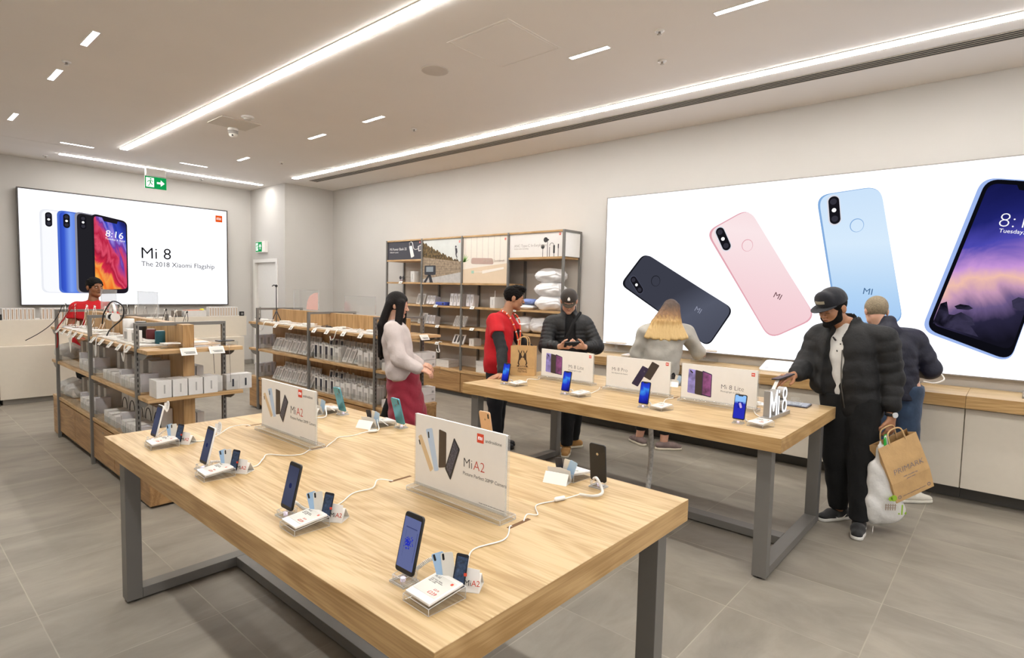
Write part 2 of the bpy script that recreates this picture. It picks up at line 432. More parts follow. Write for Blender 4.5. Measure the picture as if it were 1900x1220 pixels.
# ------------------------------------------------------------ things on the ceiling
STRIPM = emis('led_strip_glow', '#fffdfa', LIGHT_STRIP)
DASHM = emis('led_dash_glow', '#fffdfa', 25.)
def ceil_light(label, group, x0, y0, x1, y1, m, w=.09, frm=.008):
    cx, cy = (x0+x1)/2, (y0+y1)/2
    t = thing('linear_ceiling_light', label, 'light', (cx, cy, CZ), 0, group)
    if abs(y1-y0) > abs(x1-x0): a, b = w/2, abs(y1-y0)/2
    else: a, b = abs(x1-x0)/2, w/2
    MB().box(-a, -b, -.012 if w > .06 else -.005, a, b, -.0005).build('diffuser', m, t)
    MB().box(-a-frm, -b-frm, -.006, -a, b+frm, 0).box(a, -b-frm, -.006, a+frm, b+frm, 0).box(-a, -b-frm, -.006, a, -b, 0).box(-a, b, -.006, a, b+frm, 0).build('light_trim', WHITE, t)
    return t
ceil_light('long recessed light strip aiming at the far wall, above the left shelving island', 'long ceiling light strips', 2.635, -2.6, 2.635, 9.99, STRIPM)
ceil_light('long recessed light strip near the right wall beside the black slotted air vent', 'long ceiling light strips', 5.29, -2.6, 5.29, 9.99, STRIPM)
ceil_light('recessed light strip along the far wall with the exit sign hanging under it', 'long ceiling light strips', 2.1, 11.19, 5.25, 11.19, STRIPM)
ceil_light('long recessed light strip over the outer left side of the shop', 'long ceiling light strips', -.03, -2.6, -.03, 9.99, STRIPM)
_d = [('short recessed light dash at the top edge of the photo, nearest on the ceiling', 4.0, 1.33, 1.69), ('short recessed light dash right of the square ceiling hatch', 4.0, 2.55, 2.92),
      ('short recessed light dash in front of the white ceiling sprinkler, middle of the centre row', 4.01, 5.54, 5.92), ('short recessed light dash in the centre row, second from the far wall', 4.01, 6.79, 7.17), ('short recessed light dash of the centre row nearest the far wall', 4.01, 8.98, 9.33),
      ('short recessed light dash at upper left, nearest of the left row', 1.295, 5.54, 5.93), ('short recessed light dash at left, middle of the left row', 1.295, 6.79, 7.19), ('short recessed light dash at the left photo edge, farthest of the left row', 1.285, 8.97, 9.39)]
for lb, x, a, b in _d: ceil_light(lb, 'short ceiling light dashes', x, a, x, b, DASHM, .045, .004)
ceil_light('short recessed light dash lying crosswise left of the first long strip', 'short ceiling light dashes', 1.94, 10.27, 2.33, 10.27, DASHM, .045, .004)
ceil_light('short recessed light dash lying crosswise right of the hanging exit sign', 'short ceiling light dashes', 3.5, 10.3, 3.91, 10.3, DASHM, .045, .004)
t = thing('air_slot_diffuser', 'long black slotted air vent in the ceiling beside the right light strip', 'air vent', (5.65, 3.6, CZ))
MB().box(-.08, -6.3, -.003, .08, 6.38, -.0005).build('slot_backing', BLACKM, t)
m_ = MB()
for k in range(5): m_.box(-.084+k*.0395, -6.3, -.0055, -.084+k*.0395+.010, 6.38, -.003)
m_.build('slot_blade', mat('vent_blade', '#bfb6a8', .5), t)
t = thing('ceiling_access_hatch', 'square painted access hatch in the ceiling above the sales tables', 'ceiling hatch', (3.47, 3.19, CZ))
MB().box(-.3, -.3, -.004, .3, .3, -.0005).build('hatch_panel', CEILM, t, .001)
MB().box(-.325, -.325, -.003, -.31, .325, 0).box(.31, -.325, -.003, .325, .325, 0).box(-.31, -.325, -.003, .31, -.31, 0).box(-.31, .31, -.003, .31, .325, 0).build('hatch_frame', CEILM, t)
t = thing('ceiling_access_hatch', 'small access hatch in the ceiling behind the dome camera', 'ceiling hatch', (3.07, 7.25, CZ))
MB().box(-.23, -.22, -.012, .23, .22, -.0005).build('hatch_panel', mat('hatch_white', '#dcd5ca', .7), t, .002)
t = thing('ceiling_access_hatch', 'flush access hatch in the ceiling at the far left corner', 'ceiling hatch', (1.6, 10.75, CZ))
MB().box(-.5, -.25, -.003, .45, .25, -.0005).build('hatch_panel', CEILM, t, .001)
t = thing('ceiling_speaker', 'round white loudspeaker grille flush in the ceiling', 'speaker', (3.477, 4.036, CZ))
MB().lathe([(.0, -.006), (.11, -.006), (.12, -.004), (.125, 0)], n=36).build('speaker_grille', mat('speaker_grille_paint', '#d5cdc4', .8, bump=.4, bscale=400), t)
t = thing('security_camera', 'white dome security camera hanging from the ceiling in front of the small hatch', 'camera', (3.14, 7.45, CZ-.012))
MB().lathe([(.06, 0), (.065, -.02), (.06, -.035)], n=24).build('mount', WHITE, t)
MB().lathe([(.055, -.035), (.058, -.06), (.05, -.07)], n=24).build('collar', GREYPRINT, t)
MB().lathe([(.05, -.07), (.048, -.09), (.03, -.11), (.0, -.118)], n=24).build('dome', mat('dome_white', '#e6e1d8', .3), t)
MB().sphere((-.02, -.03, -.09), .014).build('lens', BLACK, t)
t = thing('smoke_detector', 'round white smoke detector on the ceiling right of the dome camera', 'smoke detector', (3.05, 6.84, CZ))
MB().lathe([(.07, 0), (.07, -.015), (.055, -.022)], n=28).build('base', WHITE, t)
MB().lathe([(.045, -.022), (.04, -.038), (.0, -.04)], n=28).build('sensor_head', mat('sensor_grey', '#c9c3ba', .5), t)
def sprinkler(x, y, lb):
    t = thing('sprinkler_head', lb, 'sprinkler', (x, y, CZ), 0, 'ceiling sprinklers')
    MB().lathe([(.035, 0), (.035, -.006), (.02, -.009)], n=20).build('escutcheon', WHITE, t)
    MB().lathe([(.009, -.009), (.009, -.025), (.018, -.027), (.018, -.029), (.0, -.03)], n=14).build('deflector', mat('pale_metal', '#b5aea6', .4, .4), t)
for x, y, lb in ((4.0, 2.11, 'white sprinkler rose on the ceiling nearest the top of the photo'), (4.52, 2.35, 'white sprinkler head on the ceiling left of the right light strip, beyond the nearest rose'), (4.56, 5.67, 'white sprinkler head on the ceiling right of the centre light dashes'),
                 (1.29, 6.5, 'white sprinkler rose between two dashes of the left row'), (4.5, 8.9, 'small sprinkler head near the far end of the right light strip'), (2.0, 11.6, 'small sprinkler head left of the hanging exit sign near the far wall'), (4.3, 11.6, 'small sprinkler head right of the hanging exit sign near the far wall')):
    sprinkler(x, y, lb)
GREEN = emis('exit_green', '#16a255', .95); EXW = emis('exit_white', '#f4fff6', 1.25)
def exit_art(t, U, V, O, w, h, arrow):
    N = Vector(U).cross(Vector(V)); O = Vector(O)
    def p(poly, nm, m, d=.002):
        MB().prism(poly, O, U, V, N, d).build(nm, m, t)
    p([(0, 0), (w, 0), (w, h), (0, h)], 'green_panel', GREEN)
    O2 = O+N*.002
    q = w*.48
    MB().prism([(w*.05, h*.12), (w*.42, h*.12), (w*.42, h*.9), (w*.05, h*.9)], O2, U, V, N, .001).build('white_doorway', EXW, t)
    O3 = O+N*.003
    mb = MB()
    cx, cy, s = w*.24, h*.5, h*.36
    for poly in ([(-.1, .55), (.15, .5), (.2, -.05), (-.05, -.1)], [(.0, -.05), (.2, -.05), (.55, -.45), (.4, -.6)], [(-.05, -.05), (.1, -.12), (-.2, -.75), (-.5, -.85), (-.48, -.7), (-.25, -.6)],
                 [(.1, .48), (.5, .2), (.7, .35), (.62, .45), (.5, .38), (.15, .6)], [(-.05, .5), (-.5, .35), (-.6, .0), (-.48, -.05), (-.38, .22), (.0, .35)]):
        mb.prism([(cx+a*s, cy+b*s) for a, b in poly], O3, U, V, N, .001)
    mb.prism([(cx+(.12+.18*math.cos(k*PI/4))*s, cy+(.82+.18*math.sin(k*PI/4))*s) for k in range(8)], O3, U, V, N, .001)
    mb.build('running_figure', GREEN, t)
    cx, cy, s = w*.73, h*.52, h*.36
    pol = [(-.8, .22), (0, .22), (0, .75), (.85, 0), (0, -.75), (0, -.22), (-.8, -.22)]
    if arrow == 'up': pol = [(-b, a) for a, b in pol]
    MB().prism([(cx+a*s, cy+b*s) for a, b in pol], O2, U, V, N, .001).build('white_arrow', EXW, t)
t = thing('exit_sign', 'green and white running-man exit sign with a right arrow hanging under the far light strip', 'sign', (3.4, 11.16, CZ))
MB().box(-.15, -.03, -.14, .15, .03, -.019).build('sign_housing', WHITE, t, .004)
MB().box(-.165, -.004, -.36, .165, .004, -.15).build('sign_plate', mat('sign_plate_white', '#f0f0ee', .3), t)
exit_art(t, (1, 0, 0), (0, 0, 1), (-.163, -.004, -.355), .326, .2, 'right')
t = thing('exit_sign', 'small green exit sign box with an up arrow on the wall over the white door', 'sign', (PX, 11.5, 2.31))
MB().box(-.07, -.2, 0, 0, .2, .22).build('sign_housing', WHITE, t, .004)
exit_art(t, (0, -1, 0), (0, 0, 1), (-.07, .185, .012), .27, .195, 'up')
# ------------------------------------------------------------ printed artwork helpers
def rquad(P, r, n=5):
    """quad with rounded corners"""
    out = []
    P = [Vector((a, b)) for a, b in P]
    for i in range(4):
        c = P[i]; a = (P[i-1]-c); b = (P[(i+1) % 4]-c)
        ra = min(r, a.length*.45); rb = min(r, b.length*.45)
        p0 = c+a.normalized()*ra; p2 = c+b.normalized()*rb
        for k in range(n+1):
            t = k/n; t2 = t
            q = p0*(1-t2)**2+c*2*t2*(1-t2)+p2*t2**2
            q = q.lerp(c, -.0); out.append((q.x, q.y))
    return out
class Art:
    """flat print on a plane: origin O, axes U right and V up, normal N towards the viewer; a thin layer per level"""
    def __init__(s, O, U, V, root, th=.0012):
        s.O, s.U, s.V = Vector(O), Vector(U), Vector(V); s.N = s.U.cross(s.V); s.root = root; s.th = th
    def poly(s, name, pts, m, lev=0, parent=None, mb=None):
        q = mb or MB()
        q.prism(pts, s.O+s.N*s.th*lev, s.U, s.V, s.N, s.th)
        return q if mb else q.build(name, m, parent or s.root)
    def multi(s, name, polys, m, lev=0, parent=None):
        q = MB()
        for p in polys: q.prism(p, s.O+s.N*s.th*lev, s.U, s.V, s.N, s.th)
        return q.build(name, m, parent or s.root)
    def txt(s, name, string, u, v, size, m, lev=0, parent=None, thin=0., align='LEFT', rot=0., sx=1.):
        c, sn = math.cos(rot), math.sin(rot)
        return text(name, string, size, m, parent or s.root, frame(s.O+s.U*u+s.V*v+s.N*(s.th*lev+s.th*.6), s.U*c+s.V*sn, -s.U*sn+s.V*c), s.th*.5, thin, align, sx)
    def logo(s, u, v, size, lev=0, col=None, parent=None, plain=False):
        o = None
        if not plain: o = s.poly('brand_logo', rrect(size, size, size*.04, 1, u+size/2, v+size/2), col or RED_LOGO, lev, parent)
        def R(a, b, c, d): return [(u+size*a, v+size*b), (u+size*c, v+size*b), (u+size*c, v+size*d), (u+size*a, v+size*d)]
        s.multi('logo_letters', [R(.17, .33, .26, .67), R(.26, .58, .56, .67), R(.36, .33, .44, .52), R(.53, .33, .62, .62), R(.71, .33, .80, .67)], col if plain else WHITE if not o else LOGOW, lev+1, o or parent)
        return o
LOGOW = emis('logo_white', '#fff6ee', 1.)
def circ(u, v, r, n=20, ry=None):
    return [(u+r*math.cos(2*PI*k/n), v+(ry or r)*math.sin(2*PI*k/n)) for k in range(n)]
def capsule2(u, v, w, h, rot=0., n=8):
    c, s = math.cos(rot), math.sin(rot)
    return [(u+a*c-b*s, v+a*s+b*c) for a, b in rrect(w, h, w/2-1e-4, n)]

# ------------------------------------------------------------ back-lit wall panels
PANEL = emis('backlit_white', '#f6f8ff', 1.5)
FRAMEM = mat('panel_frame', '#4b4744', .5, .4)
FRAMEL = mat('panel_frame_silver', '#9a958e', .4, .5)
BL = lambda n, c, s=1.: emis('print_'+n, c, s)
# right wall
y0, y1, z0, z1 = -1.3, 4.02, .99, 2.865
t = thing('lightbox_panel', 'wide back-lit wall panel on the right wall showing four tilted phones', 'advertising panel', (WX, 0, 1.0))
MB().box(-.05, y0, z0-1, 0, y1, z1-1).build('panel_body', FRAMEM, t)
MB().box(-.054, y0+.006, z0-.994, -.05, y1-.006, z1-1.006).build('lit_face', PANEL, t)
MB().box(-.06, y0-.004, z0-1.004, -.05, y0+.006, z1-.996).box(-.06, y1-.006, z0-1.004, -.05, y1+.004, z1-.996).box(-.06, y0, z0-1.004, -.05, y1, z0-.994).box(-.06, y0, z1-1.006, -.05, y1, z1-.996).build('frame', FRAMEL, t)
A = Art((-.054, 0, 0), (0, -1, 0), (0, 0, 1), t)
def yz(P): return [(-a, b-1.) for a, b in P]
def phone_back(P, r, body, edge, cam_c, cam_rot, fp, mi, ink, rim='#e8e8f2', cs=1.):
    g = A.poly('printed_phone', rquad(yz(P), r, 7), edge, 0)
    c = (sum(p[0] for p in P)/4, sum(p[1] for p in P)/4)
    P2 = [(c[0]+(p[0]-c[0])*.965-.008, c[1]+(p[1]-c[1])*.985+.004) for p in P]
    A.poly('printed_back', rquad(yz(P2), r, 7), body, 1, g)
    A.poly('camera_rim', capsule2(-cam_c[0], cam_c[1]-1, .115*cs, .3*cs, cam_rot), BL('rim'+rim, rim, .9), 2, g)
    A.poly('camera_window', capsule2(-cam_c[0]+.003, cam_c[1]-1, .095*cs, .275*cs, cam_rot), BL('cam', '#17161c', 1.), 3, g)
    u, v = -cam_c[0], cam_c[1]-1; q = Vector((-math.sin(cam_rot), math.cos(cam_rot)))*.085*cs
    [A.poly('lens', c_, BL('lens', '#34333d', 1.), 4, g) for c_ in (circ(u+q.x, v+q.y, .03*cs), circ(u-q.x, v-q.y, .03*cs))]
    A.poly('flash', circ(u, v, .02*cs), BL('flash', '#ffffff', 1.2), 4, g)
    A.poly('fingerprint_sensor', circ(-fp[0], fp[1]-1, .06, 24, .066), edge, 2, g)
    A.poly('sensor_pad', circ(-fp[0]+.002, fp[1]-1.002, .054, 24, .06), body, 3, g)
    A.txt('phone_marking', 'MI', -mi[0], mi[1]-1.03, .085, ink, 2, g, align='CENTER', rot=mi[2])
    return g
dk = grad_emis('print_dark_back', (0, .25, .45, -.05), [(0, '#2b2c35'), (.5, '#3f414e'), (.85, '#565a6a'), (1, '#3c3e4a')], 1.)
phone_back([(3.79, 1.76), (3.47, 2.15), (2.335, 1.50), (2.61, 1.055)], .1, dk, BL('dark_edge', '#191a20'), (3.555, 1.757), math.radians(37), (3.298, 1.807), (2.76, 1.48, -.5), BL('dark_ink', '#8f93a6'), '#4d5060', .88)
pk = grad_emis('print_pink_back', (0, -.1, .55, .28), [(0, '#efc0c8'), (.45, '#f6d5da'), (.8, '#fbe7e9'), (1, '#f7dcdf')], 1.)
phone_back([(2.70, 2.37), (2.235, 2.60), (1.50, 1.44), (1.945, 1.19)], .13, pk, BL('pink_edge', '#e3a9b3'), (2.495, 2.28), math.radians(26), (2.225, 2.199), (1.895, 1.66, -.42), BL('pink_ink', '#6d4a50'))
bl = grad_emis('print_blue_back', (0, 0, .72, -.2), [(0, '#9dc4f0'), (.3, '#b4d5f6'), (.65, '#d7ebfd'), (1, '#cde4fb')], 1.)
phone_back([(1.57, 2.675), (1.02, 2.715), (.765, 1.42), (1.32, 1.40)], .13, bl, BL('blue_edge', '#86aede'), (1.399, 2.515), math.radians(7), (1.194, 2.355), (1.07, 1.72, -.12), BL('blue_ink', '#4c6f96'))
# the front of the fourth phone with a night sky on its screen
P = [(.275, 2.71), (-.30, 2.60), (-.0, 1.13), (.63, 1.37)]
g = A.poly('printed_phone', rquad(yz(P), .11, 7), BL('front_edge', '#9fb8ee'), 0)
A.poly('dark_bezel', rquad(yz([(.245, 2.695), (-.30, 2.59), (-.0, 1.15), (.595, 1.385)]), .1, 7), BL('bezel', '#0d0d14'), 1, g)
sky = grad_emis('print_night_sky', (0, .12, .70, -.22), [(0, '#14131f'), (.14, '#2a2740'), (.22, '#6c5a86'), (.30, '#c79ab8'), (.37, '#f0bfae'), (.45, '#c896d8'), (.58, '#4c49b0'), (.75, '#20246e'), (1, '#0e1038')], 1., .8, .25, 2.2)
A.poly('printed_screen', rquad(yz([(.225, 2.655), (-.27, 2.56), (.0, 1.24), (.555, 1.43)]), .07, 6), sky, 2, g)
A.poly('notch', yz([(.06, 2.66), (-.2, 2.60), (-.17, 2.52), (.03, 2.58)]), BL('bezel', '#0d0d14'), 3, g)
mw = grad_emis('print_milky_way', (0, .0, .8, -.3), [(0, '#d9b6e6'), (.4, '#8c86dc'), (1, '#343a96')], 1., 2., .5, 6.)
None and A.poly('milky_way', yz([(.14, 2.55), (.1, 2.56), (.02, 2.2), (-.02, 2.0), (-.03, 1.84), (.13, 1.83), (.10, 2.05), (.10, 2.25)]), mw, 3, g)
rk = grad_emis('print_rocks', (0, .8, .9, 0), [(0, '#12111c'), (.6, '#39354e'), (1, '#0f0e18')], 1., 1., .9, 9.)
[A.poly('rock_print', p_, rk, 3, g) for p_ in [yz([(.545, 1.44), (.5, 1.62), (.455, 1.64), (.43, 1.5), (.40, 1.42)]), yz([(.52, 1.43), (.47, 1.53), (.37, 1.52), (.27, 1.42), (.22, 1.34)]), yz([(.40, 1.6), (.36, 1.62), (.30, 1.61), (.27, 1.585), (.3, 1.57), (.38, 1.575)]),
     yz([(.02, 1.66), (-.02, 1.69), (-.09, 1.67), (-.1, 1.60), (-.04, 1.575), (.01, 1.60)]), yz([(.42, 1.51), (.35, 1.55), (.27, 1.50), (.25, 1.44), (.33, 1.42)])]]
A.txt('clock_print', '8:16', -.155, 1.285, .17, BL('pure', '#ffffff', 1.1), 4, g, rot=-.14, thin=-.004)
A.txt('date_print', 'Tuesday, 6 April', -.14, 1.235, .047, BL('pure', '#ffffff', 1.1), 4, g, rot=-.14)
# far wall
t = thing('lightbox_panel', 'back-lit panel on the far wall showing four upright overlapping phones', 'advertising panel', (0, YB, 1.0))
MB().box(1.69, -.09, .245, 4.90, 0, 2.11).build('panel_body', FRAMEM, t)
MB().box(1.70, -.094, .255, 4.89, -.09, 2.10).build('lit_face', PANEL, t)
MB().box(1.68, -.1, .235, 1.70, -.09, 2.12).box(4.89, -.1, .235, 4.91, -.09, 2.12).box(1.70, -.1, .235, 4.89, -.09, .255).box(1.70, -.1, 2.10, 4.89, -.09, 2.12).build('frame', FRAMEM, t)
A = Art((0, -.094, 0), (1, 0, 0), (0, 0, 1), t)
dz = lambda P: [(a, b-1) for a, b in P]
def up_phone(x0, x1, zt0, zt1, zb, body, edge, r=.09, cam=None, lv=0):
    g = A.poly('printed_phone', rquad(dz([(x0, zt0), (x1, zt1), (x1, zb), (x0, zb)]), r, 7), edge, lv)
    A.poly('printed_back', rquad(dz([(x0+.03, zt0-.02), (x1, zt1-.02), (x1, zb+.015), (x0+.03, zb+.015)]), r, 7), body, lv+1, g)
    if cam:
        A.poly('camera_window', capsule2(cam, 1.645, .09, .235), BL('cam', '#17161c'), lv+2, g)
        [A.poly('lens', c_, BL('lens', '#34333d'), lv+3, g) for c_ in (circ(cam, 1.71, .028), circ(cam, 1.58, .028))]
        A.poly('flash', circ(cam, 1.645, .018), BL('flash', '#ffffff', 1.2), lv+3, g)
up_phone(1.955, 2.35, 2.815, 2.80, 1.445, BL('white_back', '#f6f7fb', 1.05), BL('white_edge', '#eceef4'), .1, 2.075, 0)
bb = grad_emis('print_blue_gloss', (2.2, 0, 0, -4.75), [(0, '#2334a0'), (.25, '#3a5bd0'), (.42, '#7ea2f2'), (.6, '#5f86ea'), (.8, '#2f45b4'), (1, '#1d2c86')], 1.)
up_phone(2.185, 2.6, 2.815, 2.79, 1.445, bb, BL('blue_edge2', '#4d6fd0'), .09, 2.31, 2)
kb = BL('black_back', '#232227')
up_phone(2.42, 2.86, 2.82, 2.77, 1.445, kb, BL('grey_edge', '#8f8f9c'), .09, 2.535, 4)
g = A.poly('printed_phone', rquad(dz([(2.655, 2.815), (3.175, 2.725), (3.175, 1.45), (2.655, 1.435)]), .09, 7), BL('bezel2', '#201c24'), 6)
mar = grad_emis('print_marble_screen', (1.0, 0, .55, -3.02), [(0, '#f9b04a'), (.12, '#f0702c'), (.2, '#f7a24a'), (.27, '#d8304a'), (.38, '#a81e3c'), (.44, '#e0506c'), (.5, '#b82344'), (.58, '#d8486a'), (.66, '#6a3aa0'), (.74, '#9a86e0'), (.82, '#3448c0'), (1, '#1f2468')], 1., 1.2, .75, 2.6, (.35, (1.6, 1, .45)))
A.poly('printed_screen', rquad(dz([(2.685, 2.775), (3.155, 2.695), (3.155, 1.53), (2.685, 1.51)]), .06, 6), mar, 7, g)
A.poly('notch', dz([(2.80, 2.765), (3.04, 2.725), (3.02, 2.665), (2.83, 2.695)]), BL('bezel2', '#201c24'), 8, g)
A.txt('clock_print', '8:16', 2.84, 1.44, .16, BL('pure', '#ffffff', 1.1), 9, g, rot=-.12)
A.txt('date_print', 'Tuesday, 6 April', 2.84, 1.39, .045, BL('pure', '#ffffff', 1.1), 9, g, rot=-.12)
A.txt('headline_text', 'Mi 8', 3.37, 1.09, .29, BL('head', '#1c1b1c'), 0, thin=-.001, sx=1.0)
A.txt('tagline_text', 'The 2018 Xiaomi Flagship', 3.385, .95, .125, BL('tagl', '#5d5b5c'), 0, thin=.0008, sx=.97)
A.logo(4.68, 1.875, .13, 0, BL('logo_orange', '#ea5a1e'))

# ------------------------------------------------------------ counter along the right wall
CTZ = .888
def counter(y0, y1, lb):
    t = thing('counter_worktop', lb, 'worktop', (WX, (y0+y1)/2, CTZ), 0, 'wall counter worktops')
    h = (y1-y0)/2
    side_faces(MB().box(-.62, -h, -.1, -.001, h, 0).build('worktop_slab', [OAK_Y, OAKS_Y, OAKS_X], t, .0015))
def cabinet(y0, y1, lb):
    t = thing('base_cabinet', lb, 'cabinet', (WX, (y0+y1)/2, 0), 0, 'white cabinets under the wall counter')
    h = (y1-y0)/2
    MB().box(-.53, -h+.001, .12, -.001, h-.001, CTZ-.102).build('carcass', CREAM, t)
    MB().box(-.555, -h+.004, .12, -.531, h-.004, CTZ-.115).build('door', CREAM, t, .001)
    MB().box(-.42, -h+.001, .001, -.002, h-.001, .12).build('plinth', STEEL_D, t)
for a, b, lb in ((.249, 2.3, 'oak worktop section of the wall counter beneath the tilted pink phone picture'), (2.302, 4.35, 'oak worktop section at the left end of the wall counter behind the woman in grey'), (-1.8, .247, 'oak worktop section at the right photo edge, right of the seam')):
    counter(a, b, lb)
for a, b, lb in ((.25, 1.3, 'white cabinet under the counter directly left of the visible door gap, behind the shopping bags'), (1.3, 2.35, 'white cabinet under the counter seen behind the right table legs'), (2.35, 3.35, 'white cabinet under the counter behind the feet of the woman in grey'), (3.35, 4.3, 'white cabinet at the left end of the wall counter'), (-.8, .25, 'white cabinet under the counter at the right photo edge'), (-1.8, -.8, 'white cabinet under the counter nearest the camera, beyond the photo edge')):
    if b > -.7: cabinet(a, b, lb)

# ------------------------------------------------------------ cash desks at the far wall
def desk(x0, x1, lb, ux1):
    t = thing('cash_desk', lb, 'counter', ((x0+x1)/2, 10.1, 0), 0, 'cream cash desks')
    h = (x1-x0)/2; c = (x0+x1)/2
    MB().box(-h, -.25, .075, h, .4, .77).build('lower_body', CREAM, t, .003)
    MB().box(-h, -.05, .77, ux1-c, .4, 1.11).build('upper_body', CREAM, t, .003)
    MB().box(-h+.03, -.2, 0, h-.03, .38, .075).build('plinth', mat('desk_plinth', '#8f8a82', .5), t)
desk(-1.6, 1.15, 'cream cash desk at the left photo edge with the row of white packages', 1.15)
desk(1.155, 2.9, 'cream cash desk directly behind the staff member in red at far left', 2.9)
desk(2.905, 4.3, 'cream cash desk nearest the white door at the far wall', 4.43)
# ------------------------------------------------------------ the two oak sales tables
TZ = .86
def sales_table(x0, y0, lb, slots):
    W, D = 1.293, 2.56
    t = thing('display_table', lb, 'table', (x0+W/2, y0+D/2, 0), 0, 'oak sales tables')
    hx, hy = W/2, D/2
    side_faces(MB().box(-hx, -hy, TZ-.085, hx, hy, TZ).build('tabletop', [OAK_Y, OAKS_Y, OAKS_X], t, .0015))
    for k, (a, b) in enumerate(slots):
        MB().box(a-.055, b-.008, TZ-.002, a+.055, b+.008, TZ+.0006).build('cable_slot', mat('slot_dark', '#6b4a28', .8), t, .0005)
    for sx in (-1, 1):
        for sy in (-1, 1):
            cx = sx*(hx-.085); cy = sy*(hy-.1)
            MB().box(cx-.035, cy-.04, .012, cx+.035, cy+.04, TZ-.086).build('leg', STEEL, t, .002)
            MB().lathe([(.02, 0), (.02, .012)], (cx, cy, 0), 12).build('foot_pad', BLACKM, t)
    for sy in (-1, 1):
        cy = sy*(hy-.1)
        MB().box(-hx+.121, cy-.04, .012, hx-.121, cy+.04, .065).build('cross_rail', STEEL, t, .002)
    MB().box(-.05, -hy+.141, .012, .05, hy-.141, .065).build('floor_rail', STEEL, t, .002)
    for sx in (-1, 1):
        MB().box(sx*(hx-.2)-.02, -hy+.06, TZ-.13, sx*(hx-.2)+.02, hy-.06, TZ-.086).build('under_rail', STEEL_D, t)
    return t
T1 = (.797, .903); T2 = (3.357, .93)
sales_table(*T1, 'oak-topped sales table with grey metal frame in the foreground', [(.01, -.96), (.01, -.31), (.01, .34), (.01, 1.01)])
sales_table(*T2, 'oak-topped sales table with grey metal frame at right, ringed by customers', [(.12, -.9), (.1, -.3), (.1, .35), (.1, 1.0)])

# ------------------------------------------------------------ phones and price blocks
SCR_OFF = grad_emis('screen_dim_blue', (0, 0, 5., .1), [(0, '#484b60'), (.5, '#52566f'), (1, '#41445a')], .8)
SCR_QR = emis('screen_grey_blue', '#68709e', .9)
SCR_BLUE = grad_emis('screen_vivid_blue', (0, 2., 5.6, 0), [(0, '#1a1a78'), (.3, '#2438c0'), (.5, '#3f8be0'), (.62, '#2a44cc'), (1, '#1b1f8a')], 1.1, 1., .5, 14.)
SCR_ORB = grad_emis('screen_two_tone', (0, 0, 60., -5.9), [(0, '#2b2fae'), (1, '#8dbdf2')], 1.1)
def phone_body(t, col, h=.155, w=.075, th=.008, screen=None, notch=False, cam='vertical'):
    """phone standing on its short edge at the origin: width along y, screen towards -x"""
    body = MB().prism(rrect(w, h, .010, 5, 0, h/2), (th/2, 0, 0), (0, 1, 0), (0, 0, 1), (-1, 0, 0), th, 0, True).build('phone_case', col, t, .0012)
    sc = MB().prism(rrect(w-.004, h-.004, .009, 5, 0, h/2), (-th/2, 0, 0), (0, -1, 0), (0, 0, 1), (-1, 0, 0), .0006).build('front_glass', BLACK, t)
    m = .006 if notch else .013
    MB().prism(rrect(w-.008, h-2*m, .006 if notch else .002, 4, 0, h/2), (-th/2-.0006, 0, 0), (0, -1, 0), (0, 0, 1), (-1, 0, 0), .0003).build('screen', screen or SCR_OFF, t)
    if notch: MB().prism([(-.016, h-.0061), (.016, h-.0061), (.013, h-.012), (-.013, h-.012)], (-th/2-.0009, 0, 0), (0, -1, 0), (0, 0, 1), (-1, 0, 0), .0002).build('notch', BLACK, t)
    MB().prism(capsule2(w/2-.012, h-.022, .009, .026), (th/2, 0, 0), (0, 1, 0), (0, 0, 1), (1, 0, 0), .0012).build('camera_bump', BLACK, t)
    MB().prism(circ(0, h-.042, .0055, 16), (th/2, 0, 0), (0, 1, 0), (0, 0, 1), (1, 0, 0), .0003).build('fingerprint_sensor', CHROME, t)
    return t
def stand_parts(t, z0):
    q = MB()
    q.box(-.03, -.03, 0, .022, .03, .004)
    for s in (-1, 1):
        q.prism([(-.026, .004), (.02, .004), (.026, .028), (.015, .028), (.006, .010), (-.014, .010), (-.02, .022), (-.028, .022)], (0, s*.02-.003, 0), (1, 0, 0), (0, 0, 1), (0, 1, 0), .006)
    q.build('stand_cradle', CLEARH, t)
    MB().lathe([(.007, .004), (.007, .014)], (-.008, 0, 0), 12).build('sensor_plug', mat('pale_violet_plug', '#e6daf2', .4, emit=.5), t)
def display_phone(x, y, side, col, screen, label, group, notch=False, tilt=14, lift=.024, slab=None, h=.155):
    """side -1: screen towards -x. returns nothing; stand and phone are two things"""
    rz = 0 if side < 0 else PI
    s = thing('phone_stand', 'clear acrylic stand, '+(slab or 'under the '+label), 'phone stand', (x, y, TZ), rz, group+' stands')
    stand_parts(s, 0); clear_edge(s, [(-.03, -.03, .001), (.022, -.03, .001), (.022, .03, .001), (-.03, .03, .001)], (.004,)*4)
    clear_edge(s, [(-.026, -.022, .004), (.018, -.022, .004), (.018, .022, .004), (-.026, .022, .004)], (.018, .022, .022, .018), .001)
    M = Matrix.Translation((x-.004*(-side), y, TZ+lift)) @ Matrix.Rotation(rz, 4, 'Z') @ Matrix.Rotation(math.radians(tilt), 4, 'Y')
    p = thing('display_phone', label, 'phone', group=group, M=M)
    phone_body(p, col, h=h, screen=screen, notch=notch)
    return p
def clear_edge(t, base, hs, r=.0010):  # thin whitish tubes put in for the light caught along clear edges
    q = MB(); n = len(base); top = [(x, y, z_+h) for (x, y, z_), h in zip(base, hs)]
    for i in range(n):
        j = (i+1) % n; q.tube([base[i], base[j]], r, 5).tube([top[i], top[j]], r, 5).tube([base[i], top[i]], r, 5)
    return q.build('edge_highlight', EDGE_GLINT, t)
